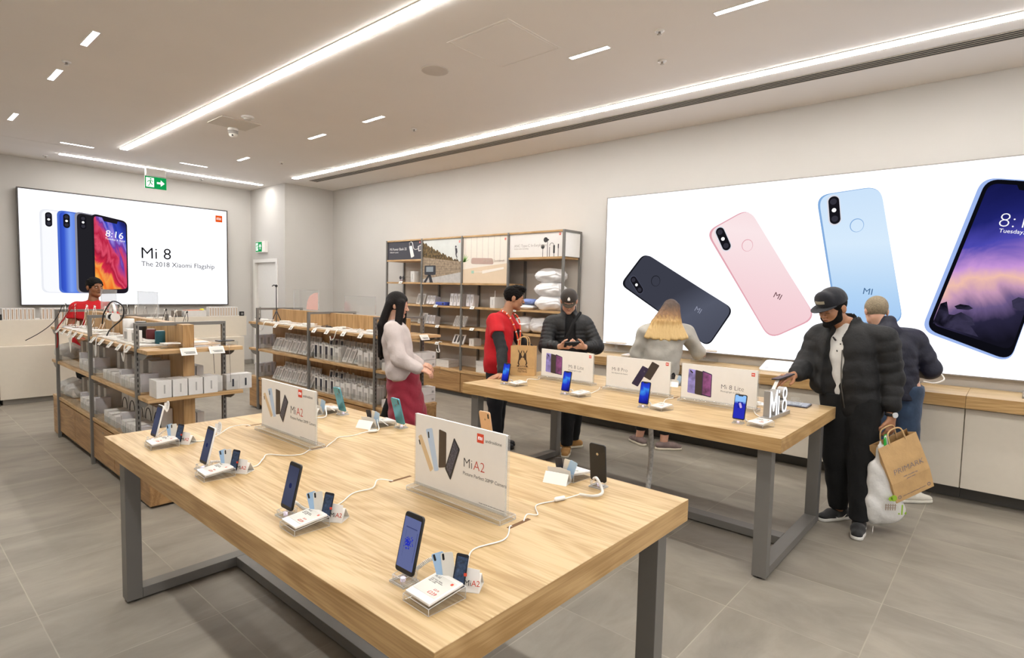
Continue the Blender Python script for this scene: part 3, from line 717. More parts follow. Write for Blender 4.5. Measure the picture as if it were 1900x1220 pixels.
def price_block(x, y, rz, label, group, z=TZ, card=True, small=False):
    t = thing('price_tag_block', label, 'price tag', (x, y, z), rz, group)
    S = .052
    q = MB(); sl = .010
    # clear base block, front low and back high
    q.hexa([(-.06, -S, 0), (.06, -S, 0), (.06, S, 0), (-.06, S, 0), (-.06, -S, .018), (.06, -S, .032), (.06, S, .032), (-.06, S, .018)])
    q.build('acrylic_base', CLEARH, t, .0015)
    clear_edge(t, [(-.06, -S, 0), (.06, -S, 0), (.06, S, 0), (-.06, S, 0)], (.018, .032, .032, .018))
    M = Matrix.Translation((0, 0, .0265)) @ Matrix.Rotation(-.11, 4, 'Y')
    MB().box(-.056, -S+.004, 0, .056, S-.004, .008).xf(M).build('tag_case', WHITE, t, .002)
    MB().box(-.035, -S+.010, .008, .042, S-.010, .0086).xf(M).build('tag_display', mat('epaper', '#d4d2c9', .5), t)
    # writing on the tag reads from the customer side (-x edge is the bottom)
    F = lambda u, v: M @ frame((u, v, .0088), (0, -1, 0), (1, 0, 0))
    text('tag_title', 'Mi A2' if card else 'Mi 8 Lite', .009, INKG, t, F(.030, .036), .0002)
    text('tag_specs', '5.99" FHD+ display\n12MP + 20MP camera\n4GB + 64GB', .0055, INKG, t, F(.019, .036), .0002)
    text('tag_price', '£239', .015, INKR, t, F(-.028, -.004), .0002)
    text('tag_price', '£219', .009, INKR, t, F(-.012, -.010), .0002) if not small else None
    MB().box(.028, -.036, .0086, .036, -.028, .0088).xf(M).build('tag_logo', RED_LOGO, t)
    return t
def leaflet(x, y, rz, label, group, z=TZ):
    """folded white card tent with a fan of four cut-out phones behind it; the printed front looks towards local -x"""
    t = thing('folded_info_card', label, 'info card', (x, y, z), rz, group)
    q = MB()
    q.hexa([(-.03, -.052, 0), (-.0285, -.052, 0), (-.0285, .052, 0), (-.03, .052, 0), (-.002, -.052, .04), (0, -.052, .04), (0, .052, .04), (-.002, .052, .04)])
    q.hexa([(.0285, -.052, 0), (.03, -.052, 0), (.03, .052, 0), (.0285, .052, 0), (0, -.052, .04), (.002, -.052, .04), (.002, .052, .04), (0, .052, .04)])
    q.box(-.03, -.052, 0, .03, .052, .001)
    q.build('card_tent', PAPER, t)
    q = MB().prism([(-.052, 0), (.05, 0), (.05, .055), (-.01, .06), (-.052, .05)], (-.032, 0, .004), (0, -1, 0), (.35, 0, .94), (-.94, 0, .35), .0008).build('printed_flap', PAPER, t)
    for k, (off, rot, c) in enumerate(((-.034, .36, '#a8c8e8'), (-.022, .20, '#e4e0d6'), (-.004, -.10, '#22232c'))):
        ca, sa = math.cos(rot), math.sin(rot)
        U = Vector((0, -1, 0)); V = Vector((.2, 0, .98))
        u2 = U*ca+V*sa*1.; v2 = V*ca-U*sa
        MB().prism(rrect(.034, .085, .005, 4, 0, .05), (-.034-.002*k, -off, .008), u2, v2, u2.cross(v2), .0012).build('phone_cutout', mat('cutout_%d' % k, c, .4), t)
        if k < 2: MB().prism(capsule2(-.010, .082, .006, .017), Vector((-.034-.002*k, -off, .008))+u2.cross(v2)*.0012, u2, v2, u2.cross(v2), .0006).build('camera_print', BLACK, t)
    MB().prism(rrect(.028, .072, .002, 2, 0, .05), (-.041, .0045, .008), Vector((0, -1, 0))*math.cos(.12)-Vector((.2, 0, .98))*math.sin(.12), Vector((.2, 0, .98))*math.cos(.12)+Vector((0, -1, 0))*math.sin(.12), (-1, 0, .2), .0006).build('printed_screen', mat('cutout_screen', '#31435f', .4, noise=.6, nscale=120), t)
    text('card_title', 'Mi', .020, INK, t, frame((-.036, -.012, .022), (0, -1, 0), (.35, 0, .94)), .0003)
    text('card_title', 'A2', .020, INKR, t, frame((-.036, -.032, .022), (0, -1, 0), (.35, 0, .94)), .0003)
    MB().box(-.0355, -.020, .046, -.034, -.012, .054).build('card_logo', RED_LOGO, t)
    return t
def cable(label, pts, group=None, r=.0024, n=10, name='charging_cable', coil_pts=None, turns=22, plug=None, m=None):
    root = Vector(pts[0]); t = thing(name, label, 'cable', root, 0, group)
    MB().tube([p-root for p in bez(pts, n)], r, 8).build('wire', m or CABLE_W, t)
    if coil_pts:
        MB().tube([p-root for p in coil(coil_pts, .0045, int(turns*3.0), 7)], .0016, 5).build('coiled_lead', CABLE_W, t)
    if plug:
        a, b = Vector(plug[0])-root, Vector(plug[1])-root
        d = (b-a).normalized(); MB().tube([a-d*.004, a, b, b+d*.004], .008, 10, rs=[.004, .0085, .0085, .004]).build('inline_box', WHITE, t)
    return t
z = TZ
LY = [1.192, 1.838, 2.559, 3.19]
nm = ['nearest', 'second', 'third', 'farthest']
cols = [BLACK, BLACK, mat('phone_white', '#eceae6', .3), mat('phone_white', '#eceae6', .3)]
desc = ['black phone with a blue code on its screen', 'black phone with a small orb on its blue screen', 'white phone with a round card behind it', 'white phone near the far left table corner']
for k, y in enumerate(LY):
    p = display_phone(.945, y, -1, cols[k], SCR_QR if k == 0 else SCR_OFF, desc[k]+', '+nm[k]+' in the left row', 'phones in the left row of the front table', h=.158, slab=nm[k]+' in the left row of the front table')
    if k == 0:
        q = MB(); r_ = random.Random(3)
        for i in range(14):
            for j in range(14):
                if r_.random() < .5*math.exp(-((i-7)**2+(j-7)**2)/40.)*1.5: q.box(-.0054, -.018+.0026*i, .062+.0026*j, -.0051, -.0155+.0026*i, .0645+.0026*j)
        q.build('screen_graphic', emis('screen_ink_blue', '#2a35b4', 1.), p)
        MB().box(-.0053, -.024, .118, -.0051, .022, .121).box(-.0053, -.028, .036, -.0051, -.0265, .112).box(-.0053, .018, .042, -.0051, .0185, .112).build('screen_text', emis('screen_ink_grey', '#454c78', 1.), p)
    elif k < 3: MB().prism(circ(0, .08, .009, 16), (-.0050, 0, 0), (0, -1, 0), (0, 0, 1), (-1, 0, 0), .0003).build('screen_graphic', emis('screen_orb', '#252b52', 1.), p)
    if k >= 2:
        s = thing('price_sticker', 'round white card behind the top of the %s left-row white phone' % nm[k], 'card', (1.0, y-.012, TZ+.155), .1, 'round cards behind white phones')
        MB().prism(circ(0, .015, .02, 24, .028), (0, 0, 0), (0, -1, 0), (.15, 0, .99), (-.99, 0, .15), .001).build('round_card', PAPER, s)
        MB().prism(rrect(.03, .036, .004, 3, .022, .012), (.001, 0, 0), (0, 1, 0), (.15, 0, .99), (-.99, 0, .15), .001).build('square_card', PAPER, s)
        for i in range(6): MB().box(-.0012+.15*(.001+.006*i), -.012, .002+.006*i, -.0006+.15*(.001+.006*i), .010, .0035+.006*i).build('card_text', INKG, s)
    ty = y-.125
    price_block(.94, ty, -.04, 'clear block with white electronic price tag beside the %s left-row phone, front table' % nm[k], 'price blocks of the left row on the front table')
    leaflet(1.035, ty-.004, .55, 'folded card with fanned phone pictures behind the %s left-row price block' % nm[k], 'folded cards of the left row on the front table')
# coiled leads and cables, left row
cable('white coiled phone lead curling behind the nearest black phone and running to its table slot', [(1.03, y0 := 1.13, z+.012), (1.1, 1.12, z+.003), (1.2, 1.19, z+.003), (1.32, 1.17, z+.003), (1.405, 1.222, z+.004), (1.42, 1.222, z-.004)], 'phone leads on the front table',
      coil_pts=[(.965, 1.17, z+.035), (1.0, 1.145, z+.06), (1.03, 1.11, z+.05), (1.035, 1.09, z+.012), (1.0, 1.11, z+.01), (1.03, 1.13, z+.012)])
cable('white lead winding from the second black phone to the slot by the large sign', [(1.02, 1.79, z+.01), (1.12, 1.80, z+.003), (1.22, 1.86, z+.003), (1.3, 1.85, z+.006), (1.36, 1.90, z+.012), (1.405, 1.878, z+.004), (1.42, 1.872, z-.004)], 'phone leads on the front table',
      coil_pts=[(.965, 1.84, z+.03), (.985, 1.86, z+.03), (1.0, 1.82, z+.012), (1.03, 1.79, z+.01)], turns=12)
cable('white lead winding from the nearer white phone to the slot at the smaller sign', [(1.02, 2.52, z+.01), (1.1, 2.44, z+.003), (1.17, 2.50, z+.01), (1.22, 2.56, z+.008), (1.28, 2.50, z+.003), (1.34, 2.47, z+.003), (1.40, 2.508, z+.004), (1.415, 2.51, z-.004)], 'phone leads on the front table',
      coil_pts=[(.965, 2.55, z+.03), (1.0, 2.54, z+.025), (1.02, 2.52, z+.01)], turns=7)
cable('white lead looping from the farther white phone past the smaller sign', [(1.0, 3.15, z+.06), (1.03, 3.10, z+.03), (1.09, 3.02, z+.005), (1.2, 3.08, z+.004), (1.3, 3.16, z+.016), (1.39, 3.18, z+.012), (1.425, 3.182, z-.004)], 'phone leads on the front table',
      coil_pts=[(.965, 3.19, z+.03), (1.01, 3.17, z+.065), (1.0, 3.15, z+.06)], turns=7)
# right row, backs towards the camera
TEAL = mat('teal_phone_back', '#5fa3b3', .25, .5)
GOLD = mat('gold_phone_back', '#d9b795', .3, .4)
for k, (x, y, m, ds, ti) in enumerate(((1.955, 1.23, BLACK, 'black phone seen from behind with a white hoop lead', 6), (2.09, 1.98, GOLD, 'gold phone whose back shows above the large sign', 12),
                                    (1.995, 2.575, TEAL, 'teal phone back in front of the walking person', 16), (1.945, 3.09, TEAL, 'teal phone back beside the smaller sign', 16))):
    display_phone(x, y, 1, m, SCR_OFF, ds, 'phones in the right row of the front table', tilt=ti, h=.158)
for k, (x, y) in enumerate(((1.99, 1.375), (1.965, 2.70), (1.93, 3.21))):
    w = ('left of the black phone with the hoop lead', 'left of the nearer teal phone', 'left of the farther teal phone')[k]
    price_block(x, y, PI-.1, 'white price block seen from its back, '+w, 'price blocks of the right row on the front table')
    leaflet(x-.105, y+.01, PI+.25, 'plain white back of a folded card, '+w, 'folded cards of the right row on the front table')
cable('thick white lead curling in a hoop behind the black phone of the right row', [(1.81, 1.22, z+.01), (1.72, 1.25, z+.003), (1.62, 1.28, z+.003), (1.55, 1.22, z+.004), (1.51, 1.235, z+.012), (1.475, 1.222, z-.004)], 'phone leads on the front table',
      coil_pts=[(1.93, 1.235, z+.04), (1.90, 1.20, z+.055), (1.87, 1.155, z+.02), (1.835, 1.17, z+.01), (1.81, 1.22, z+.01)], turns=26, plug=((1.74, 1.243, z+.009), (1.70, 1.255, z+.009)))
cable('thick white lead from the nearer teal phone winding to the slot by the smaller sign', [(1.93, 2.60, z+.02), (1.90, 2.66, z+.05), (1.85, 2.58, z+.012), (1.78, 2.60, z+.009), (1.70, 2.60, z+.003), (1.63, 2.62, z+.003), (1.56, 2.55, z+.012), (1.50, 2.515, z+.004), (1.49, 2.51, z-.004)], 'phone leads on the front table', plug=((1.84, 2.583, z+.01), (1.80, 2.60, z+.009)))
cable('white lead bent beside the farthest teal phone and running behind the smaller sign', [(1.90, 3.10, z+.03), (1.87, 3.15, z+.05), (1.82, 3.07, z+.012), (1.74, 3.09, z+.009), (1.6, 3.15, z+.003), (1.49, 3.183, z-.004)], 'phone leads on the front table', r=.0035)

# ------------------------------------------------------------ upright signs in acrylic feet
SIGNP = mat('sign_card', '#efebe4', .5)
def sign(x, ya, yb, h, label, group, painter, foot=.02):
    """sign standing along y, its printed face towards -x; ya is the end far from the camera"""
    w = ya-yb
    t = thing('table_sign', label, 'sign', (x, yb, TZ), 0, group)
    MB().box(-.04, -.01, 0, .04, w+.01, .018).box(-.006, -.008, .018, .006, .0015, h+.006).box(-.006, w-.0015, .018, .006, w+.004, h+.006).box(-.009, -.008, .018, -.0055, w+.004, .03).build('acrylic_holder', CLEARH, t, .001)
    clear_edge(t, [(-.04, -.01, .001), (.04, -.01, .001), (.04, w+.01, .001), (-.04, w+.01, .001)], (.016,)*4, .0012)
    MB().box(-.005, .002, .02, .005, w-.002, h+.006).build('printed_card', SIGNP, t)
    A = Art((-.0051, w, .02), (0, -1, 0), (0, 0, 1), t, .0004)
    painter(A, w, h-.02)
    return t
P_ = lambda n, c: mat('ink_'+n, c, .45)
def paint_a2(A, w, h):
    R = [((.02, .18), (.05, .235), (.215, .52), (.175, .5)),]
    def ph(P, m, nm='printed_phone', lev=0, r=.006): return A.poly(nm, rquad(P, r, 4), m, lev)
    w_, h_ = w, h
    S = lambda pts: [(a*w_, b*h_) for a, b in pts]
    g = ph(S([(.035, .70), (.075, .74), (.225, .30), (.19, .24)]), P_('champagne', '#d8be96')); A.poly('camera_dot', capsule2(.055*w, .62*h, .006, .02, .35), BLACK, 1, g)
    g = ph(S([(.13, .83), (.205, .87), (.29, .30), (.24, .27)]), P_('ice', '#bcd0e8')); A.poly('camera_dot', capsule2(.165*w, .76*h, .007, .025, .15), BLACK, 1, g)
    ph(S([(.29, .88), (.375, .86), (.375, .38), (.29, .34)]), P_('umber', '#4a3d33'), lev=1)
    g = ph(S([(.465, .82), (.53, .68), (.43, .22), (.365, .36)]), P_('black', '#2c2a2b'), lev=2)
    A.poly('printed_screen', rquad(S([(.468, .78), (.515, .67), (.425, .28), (.38, .38)]), .003, 3), mat('print_screen', '#4d4c58', .4, noise=.7, nscale=160), 3, g)
    A.txt('headline_text', 'Mi', .565*w, .465*h, .052*w/.5, INK, 0, thin=-.0008)
    A.txt('headline_text', 'A2', .675*w, .465*h, .052*w/.5, INKR, 0, thin=-.0008)
    A.txt('tagline_text', 'Picture Perfect 20MP Camera', .565*w, .36*h, .0185*w/.5, INKG, 0, sx=1.)
    A.txt('partner_mark', 'androidone', .795*w, .865*h, .0175*w/.5, INKG, 0)
    A.txt('footnote', 'Google, Android, and other marks are trademarks of Google LLC', .74*w, .05*h, .006, INKG, 0)
    A.logo(.71*w, .84*h, .034*w/.5, 0)
def paint_lite(A, w, h):
    S = lambda pts: [(a*w, b*h) for a, b in pts]
    g1 = mat('ink_lite_blue', '#8d86c8', .4, noise=.5, nscale=18)
    A.poly('printed_phone', rquad(S([(.10, .88), (.21, .86), (.21, .17), (.09, .19)]), .008, 4), g1, 0)
    A.poly('printed_phone', rquad(S([(.195, .87), (.31, .83), (.31, .15), (.195, .17)]), .008, 4), P_('umber2', '#3b322e'), 1)
    g = A.poly('printed_phone', rquad(S([(.29, .87), (.42, .79), (.42, .13), (.29, .16)]), .008, 4), P_('navy', '#32284a'), 2)
    A.poly('printed_screen', rquad(S([(.30, .83), (.41, .77), (.41, .16), (.30, .19)]), .005, 3), mat('ink_lite_screen', '#8a4f86', .4, noise=.75, nscale=14), 3, g)
    A.poly('camera_dot', capsule2(.14*w, .80*h, .009, .028, .9), BLACK, 1)
    A.txt('headline_text', 'Mi 8 Lite', .54*w, .42*h, .046, INK, 0, thin=-.0007)
    A.txt('tagline_text', 'Photograph in style', .54*w, .33*h, .0175, INKG, 0)
    A.logo(.92*w, .86*h, .024, 0)
def paint_pro(A, w, h):
    S = lambda pts: [(a*w, b*h) for a, b in pts]
    A.poly('printed_phone', rquad(S([(.73, .98), (.84, .88), (.71, .38), (.60, .48)]), .008, 4), P_('umber2', '#3b322e'), 0)
    g = A.poly('printed_phone', rquad(S([(.585, .82), (.68, .74), (.52, .13), (.42, .21)]), .008, 4), mat('ink_pro', '#2c2442', .35, noise=.3, nscale=20), 1)
    A.poly('fingerprint_ring', circ(.615*w, .64*h, .007), P_('grey', '#55505f'), 2, g)
    A.txt('headline_text', 'Mi 8 Pro', .09*w, .55*h, .042, INK, 0, thin=-.0007)
    A.txt('tagline_text', 'See beyond the future', .09*w, .46*h, .0165, INKG, 0)
    A.logo(.93*w, .90*h, .024, 0)
sign(1.432, 1.745, 1.265, .295, 'large white sign with four printed phones at the middle of the front table', 'signs on the front table', paint_a2)
sign(1.44, 3.075, 2.515, .275, 'smaller-looking white sign with four printed phones at the far end of the front table', 'signs on the front table', paint_a2)
sign(4.09, 3.215, 2.655, .265, 'white three-phone sign beside the brown paper bag on the right table', 'signs on the right table', paint_lite)
sign(4.05, 2.50, 1.935, .27, 'white sign with two slanted printed phones, middle of the right table', 'signs on the right table', paint_pro)
sign(4.03, 1.835, 1.285, .275, 'white three-phone sign next to the glowing letters on the right table', 'signs on the right table', paint_lite)

# ------------------------------------------------------------ right table: phones, tags, letters, tablet
cs2 = [('blue-screened phone beside the paper bag on the right table', 3.2, SCR_BLUE, 'beside the paper bag'), ('blue-screened phone before the three-phone sign by the paper bag', 2.57, SCR_BLUE, 'before the sign by the paper bag'), ('blue-screened phone before the sign with two slanted phones', 1.9, SCR_BLUE, 'before the two-phone sign'), ('two-tone blue-screened phone left of the glowing letters', 1.245, SCR_ORB, 'left of the glowing letters')]
for k, (lb, y, sc, w) in enumerate(cs2):
    p = display_phone(3.575, y, -1, BLACK, sc, lb, 'phones on the right table', notch=True, h=.156, tilt=12)
    if k == 3:
        MB().prism(rrect(.03, .038, .001, 1, .002, .09), (-.0052, 0, 0), (0, -1, 0), (0, 0, 1), (-1, 0, 0), .0003).build('screen_graphic', emis('scr_navy', '#20289a', 1.), p)
        MB().prism(capsule2(.004, .088, .014, .034, .35), (-.0056, 0, 0), (0, -1, 0), (0, 0, 1), (-1, 0, 0), .0003).build('screen_graphic', emis('scr_pink', '#c9b4e8', 1.), p)
    price_block(3.595, y-.125, -.25, 'white price block right of the phone '+w, 'price blocks on the right table', card=False)
cabs = [((3.64, 3.16, z+.01), (3.75, 3.12, z+.004), (3.88, 3.2, z+.012), (3.97, 3.16, z+.004), (4.06, 3.21, z+.003)),
        ((3.62, 2.53, z+.02), (3.68, 2.47, z+.004), (3.74, 2.45, z+.004), (3.85, 2.45, z+.016), (3.95, 2.5, z+.012), (4.05, 2.56, z+.002)),
        ((3.62, 1.86, z+.01), (3.70, 1.82, z+.008), (3.80, 1.86, z+.01), (3.92, 1.90, z+.012), (4.06, 1.91, z+.002)),
        ((3.62, 1.21, z+.01), (3.70, 1.17, z+.02), (3.78, 1.16, z+.004), (3.88, 1.24, z+.012), (3.98, 1.28, z+.003), (4.05, 1.31, z+.002))]
for k, c in enumerate(cabs):
    cable('white lead trailing from the phone '+cs2[k][3], c, 'phone leads on the right table', r=.003,
          coil_pts=[(3.60, c[0][1]+.05, z+.035), (3.64, c[0][1]+.03, z+.03), c[0]], turns=8)
# glowing Mi 8 letters
t = thing('letter_sign', 'small glowing letters on a grey metal foot on the right table', 'sign', (3.96, 1.14, TZ), math.radians(-2))
MB().box(-.20, -.03, 0, .19, .03, .022).build('metal_foot', mat('silver_satin', '#a9a6a2', .4, .5), t, .001)
SIL = mat('silver_satin', '#a9a6a2', .4, .5); LET = emis('letter_white', '#f8faff', 1.35)
def letter(polys, nm):
    q = MB(); q2 = MB()
    for p in polys:
        q.prism(p, (0, .022, .022), (1, 0, 0), (0, 0, 1), (0, -1, 0), .04)
        q2.prism(p, (0, -.018, .022), (1, 0, 0), (0, 0, 1), (0, -1, 0), .003)
    o = q.build(nm, SIL, t); q2.build('lit_face', LET, o)
Rr = lambda a, b, c, d: [(a, b), (c, b), (c, d), (a, d)]
letter([Rr(-.17, 0, -.152, .165), Rr(-.06, 0, -.042, .165), [(-.152, .165), (-.152, .12), (-.112, .03), (-.1, .03), (-.1, .06)], [(-.06, .165), (-.06, .12), (-.1, .03), (-.112, .03), (-.112, .06)]], 'letter_m')
letter([Rr(-.02, 0, -.004, .12), Rr(-.02, .14, -.004, .158)], 'letter_i')
def ring(cx, cz, a, b, w, n=20):
    o = []
    for k in range(n):
        p0, p1 = 2*PI*k/n, 2*PI*(k+1)/n
        o.append([(cx+a*math.cos(p0), cz+b*math.sin(p0)), (cx+a*math.cos(p1), cz+b*math.sin(p1)), (cx+(a-w)*math.cos(p1), cz+(b-w)*math.sin(p1)), (cx+(a-w)*math.cos(p0), cz+(b-w)*math.sin(p0))])
    return o
letter(ring(.10, .125, .04, .042, .014)+ring(.10, .042, .045, .047, .014), 'digit_eight')
t = thing('tablet_computer', 'dark tablet lying flat at the right corner of the right table under a clear clip', 'tablet', (4.5, 1.2, TZ), .05)
MB().prism(rrect(.18, .26, .012, 4), (0, 0, 0), (1, 0, 0), (0, 1, 0), (0, 0, 1), .009).build('tablet_case', mat('tablet_grey', '#48464f', .4), t, .001)
MB().prism(rrect(.165, .24, .006, 3), (0, 0, .009), (1, 0, 0), (0, 1, 0), (0, 0, 1), .0006).build('screen', mat('tablet_glass', '#1d1b3c', .1), t)
t = thing('security_clip', 'clear acrylic security clip standing on the dark tablet', 'acrylic clip', (4.47, 1.16, TZ+.0098), .2)
MB().box(-.03, -.045, 0, .03, .045, .006).box(-.03, -.045, .006, -.024, .045, .035).box(.0, -.03, .006, .006, .03, .05).build('clip_body', CLEARH, t, .001)
t = thing('phone_stand', 'empty clear acrylic stand behind the glowing letters on the right table', 'phone stand', (4.42, 1.47, TZ), .1)
MB().box(-.04, -.05, 0, .04, .05, .006).box(.0, -.045, .006, .005, .045, .10).build('stand_plate', CLEARH, t, .001)
MB().lathe([(.016, 0), (.016, .006)], (-.002, 0, .06), 16, axis='x').build('white_disc', WHITE, t)
t = thing('security_alarm', 'white alarm puck on its flat base behind the glowing letters', 'alarm puck', (4.3, 1.36, TZ), 0)
MB().box(-.05, -.06, 0, .05, .06, .012).build('puck_base', WHITE, t, .002); MB().lathe([(.02, .012), (.018, .022), (0, .024)], n=20).build('puck', WHITE, t)
leaflet(4.58, 2.17, PI+.3, 'plain white back of a folded card behind the two-phone sign, right table', 'folded cards on the right table')
leaflet(4.56, 1.62, PI+.2, 'plain white back of a folded card left of the glowing letters', 'folded cards on the right table')
cable('white segmented cable sleeve hanging from under the right table to the floor', [(4.02, 2.07, .76), (4.02, 2.065, .6), (4.03, 2.06, .4), (4.01, 2.06, .2), (3.98, 2.06, .03), (3.93, 2.06, .022), (3.84, 2.07, .022)], r=.02, name='cable_sleeve', m=mat('sleeve_white', '#c9c5be', .5, noise=.25, nscale=50))
cable('thin white cables dangling below the front edge of the foreground table', [(1.28, 1.35, .77), (1.3, 1.34, .5), (1.33, 1.33, .3), (1.36, 1.35, .09), (1.36, 1.42, .07)], r=.004, name='loose_cable')
cable('thin white cable beside the others under the foreground table', [(1.31, 1.38, .77), (1.335, 1.37, .5), (1.35, 1.38, .3), (1.40, 1.37, .09), (1.42, 1.42, .07)], r=.003, name='loose_cable')
# ------------------------------------------------------------ double sided shelving islands
ZT, ZM, ZB = 1.16, .81, .43
def gondola(x0, lb):
    """posts at x0 and x0+.62, rows at y 4.88, 6.19, 7.5"""
    t = thing('shelving_island', lb, 'shelving unit', (x0+.31, 6.19, 0), 0, 'double sided shelving islands')
    ys = (-1.31, 0, 1.31); h = .31
    sp = MB().box(-.04, -1.44, .44, .04, 1.44, 1.335).build('centre_panel', SPINEOAK, t)
    q = MB()
    for s in (-1, 1):
        for k in range(9): q.box(s*.0405-.0005, -1.44+.32*k, .44, s*.0405+.0005, -1.437+.32*k, 1.33)
    q.build('panel_joint', mat('joint_dark', '#6b4d2c', .8), sp)
    for y in ys:
        for s in (-1, 1):
            p = MB().box(s*h-.014, y-.016, .0, s*h+.014, y+.016, 1.35).build('post', STEEL, t, .001)
            if y < -1:
                q = MB()
                for k in range(22): q.box(s*h-.004, y-.0172, .47+.04*k, s*h+.003, y-.0162, .492+.04*k)
                q.build('bracket_slot', BLACKM, p)
        MB().box(-h+.014, y-.016, 1.324, h-.014, y+.016, 1.35).build('top_bar', STEEL, t, .001)
    for z in (ZT, ZM):
        for s in (-1, 1):
            for y in (-1.31, 0):
                MB().box(min(s*.042, s*(h+.005)), y+.021, z-.028, max(s*.042, s*(h+.005)), y+1.289, z).build('side_shelf', SHELFOAK_Y, t, .001)
        for s in (-1, 1):
            a = sorted((s*1.331, s*1.56))
            MB().box(-h-.005, a[0], z-.028, h+.05, a[1], z).build('end_shelf', SHELFOAK_X, t, .001)
            for sx in (-1, 1):
                MB().prism([(0, 0), (.2, 0), (.18, -.02), (.12, -.045), (.03, -.055), (0, -.055)], (sx*(h-.004)-.003, s*1.331, z-.0285), (0, s, 0), (0, 0, 1), (1, 0, 0), .006).build('shelf_bracket', STEEL, t)
    MB().box(-h+.02, -1.55, .05, h-.02, 1.55, ZB-.031).build('base_carcass', CABOAK, t)
    MB().box(-h-.005, -1.56, ZB-.03, h+.005, -1.331, ZB).box(-h-.005, 1.331, ZB-.03, h+.005, 1.56, ZB).box(-h+.0, -1.33, ZB-.03, h-.0, 1.33, ZB).build('base_top', SHELFOAK_Y, t)
    for s in (-1, 1):
        a = sorted((s*1.331, s*1.555))
        MB().box(-h-.003, a[0], .02, h+.003, a[1], ZB-.031).build('end_block', CABOAK, t, .002)
        for y in (-1.31, 0):
            for k in range(2):
                ya = y+.024+k*.632
                d = MB().box(min(s*(h-.02), s*(h-.002)), ya, .07, max(s*(h-.02), s*(h-.002)), ya+.626, ZB-.045).build('cabinet_door', CABOAK, t, .001)
                MB().lathe([(.008, 0), (.008, .002)], (s*(h-.002)-(.002 if s < 0 else 0), ya+.313, .345), 12, axis='x').build('lock', CHROME, d)
    MB().box(-h+.05, -1.5, 0, h-.05, 1.5, .05).build('plinth', STEEL_D, t)
    return t
GX1, GX2 = 1.34, 3.45
gondola(GX1, 'oak and grey metal shelving island at left, loaded with boxed accessories')
gondola(GX2, 'oak and grey metal shelving island in the middle behind the walking person')

# ------------------------------------------------------------ boxed goods
def make_box(name, w, d, h, m, win=None, winm=None, lb='', cat='box', hang=False, top=None):
    """box standing at its base centre; window printed on the -x face. d along x, w along y"""
    t = thing(name, lb, cat)
    MB().box(-d/2, -w/2, 0, d/2, w/2, h).build('carton', m, t, .0012 if w > .08 else 0)
    if win:
        a, b, c, e = win
        MB().box(-d/2-.0008, -w/2+a*w, b*h, -d/2-.0001, -w/2+c*w, e*h).build('front_print', winm, t)
    if hang:
        MB().box(-d/2, -w*.18, h, -d/2+.002, w*.18, h+.02).build('hang_tab', CLEARH, t)
    return t
BOXW = mat('white_box', '#dbd8d3', .5, noise=.03)
BOXW2 = mat('white_box_cool', '#d3d1d4', .5, noise=.03)
protos = {}
def place(kind, x, y, z, rz, label, group, tilt=0., scale=None):
    """first use moves the prototype itself, later ones are copies"""
    M = Matrix.Translation((x, y, z)) @ Matrix.Rotation(rz, 4, 'Z') @ Matrix.Rotation(tilt, 4, 'Y')
    if scale: M = M @ Matrix.Diagonal((scale[0], scale[1], scale[2], 1))
    p, used = protos[kind]
    if not used: protos[kind] = (p, True); p.matrix_world = M; p['label'] = label; p['group'] = group; return p
    return dup(p, label=label, group=group, M=M)
protos['case'] = (make_box('phone_case_box', .09, .022, .165, BOXW, (.2, .12, .8, .88), GREYPRINT), False)
protos['casedark'] = (make_box('phone_case_box', .085, .03, .17, BOXW, (.22, .1, .78, .9), DARKPRINT, hang=True), False)
protos['caseplain'] = (make_box('phone_case_box', .085, .03, .165, BOXW, (.2, .15, .8, .7), GREYPRINT, hang=True), False)
protos['cube'] = (make_box('earphone_box', .1, .16, .1, BOXW, (.42, .25, .52, .75), GREYPRINT), False)
protos['cubedark'] = (make_box('gadget_box', .105, .09, .115, GREYBOX, (.42, .2, .56, .7), DARKPRINT), False)
protos['big'] = (make_box('headphone_box', .19, .09, .24, BOXW), False)
protos['plain'] = (make_box('gadget_carton', .09, .19, .24, GREYBOX, (.9, 0, 1., 1), STEEL_D), False)
pb = protos['big'][0]
q = MB().tube([(-.0462, .07*math.cos(a), .115+.09*math.sin(a)) for a in [PI*k/14-.25 for k in range(0, 18)]], .004, 6)
q.build('headband_print', BLACKM, pb)
MB().box(-.0465, -.045, .06, -.0455, -.012, .072).box(-.0465, .012, .06, -.0455, .045, .072).build('earcup_print', BLACKM, pb)
protos['long'] = (make_box('white_package', .2, .13, .08, BOXW, (.1, .2, .25, .5), GREYPRINT), False)
protos['slim'] = (make_box('slim_package', .06, .12, .13, BOXW2, (.3, .3, .7, .8), GREYPRINT), False)
protos['stripe'] = (make_box('striped_package', .055, .05, .12, GREYBOX, (.3, 0, .6, 1), DARKPRINT), False)
protos['lid'] = (make_box('flat_white_box', .30, .22, .055, BOXW), False)
def tray(x, y, z, w, label, group, side=-1, d=.24, h=.07):
    t = thing('acrylic_tray', label, 'acrylic tray', (x, y, z), 0 if side < 0 else PI, group)
    MB().box(-.002, -w/2, 0, .002, w/2, h).box(.002, -w/2, 0, d, -w/2+.003, h).box(.002, w/2-.003, 0, d, w/2, h).build('tray_walls', CLEAR, t)
GN = ['left island', 'middle island']
def fence(gx, z, bay, nm, n=3):
    ya = 4.91 if bay == 0 else 6.22
    for k in range(n):
        w = 1.25/n
        tray(gx+.012, ya+w*(k+.5), z+.0005, w-.006, '%s clear tray front counted from the near post, %s' % (ORD[k], nm), 'clear trays on the '+nm)
bayn = ['near bay', 'far bay']
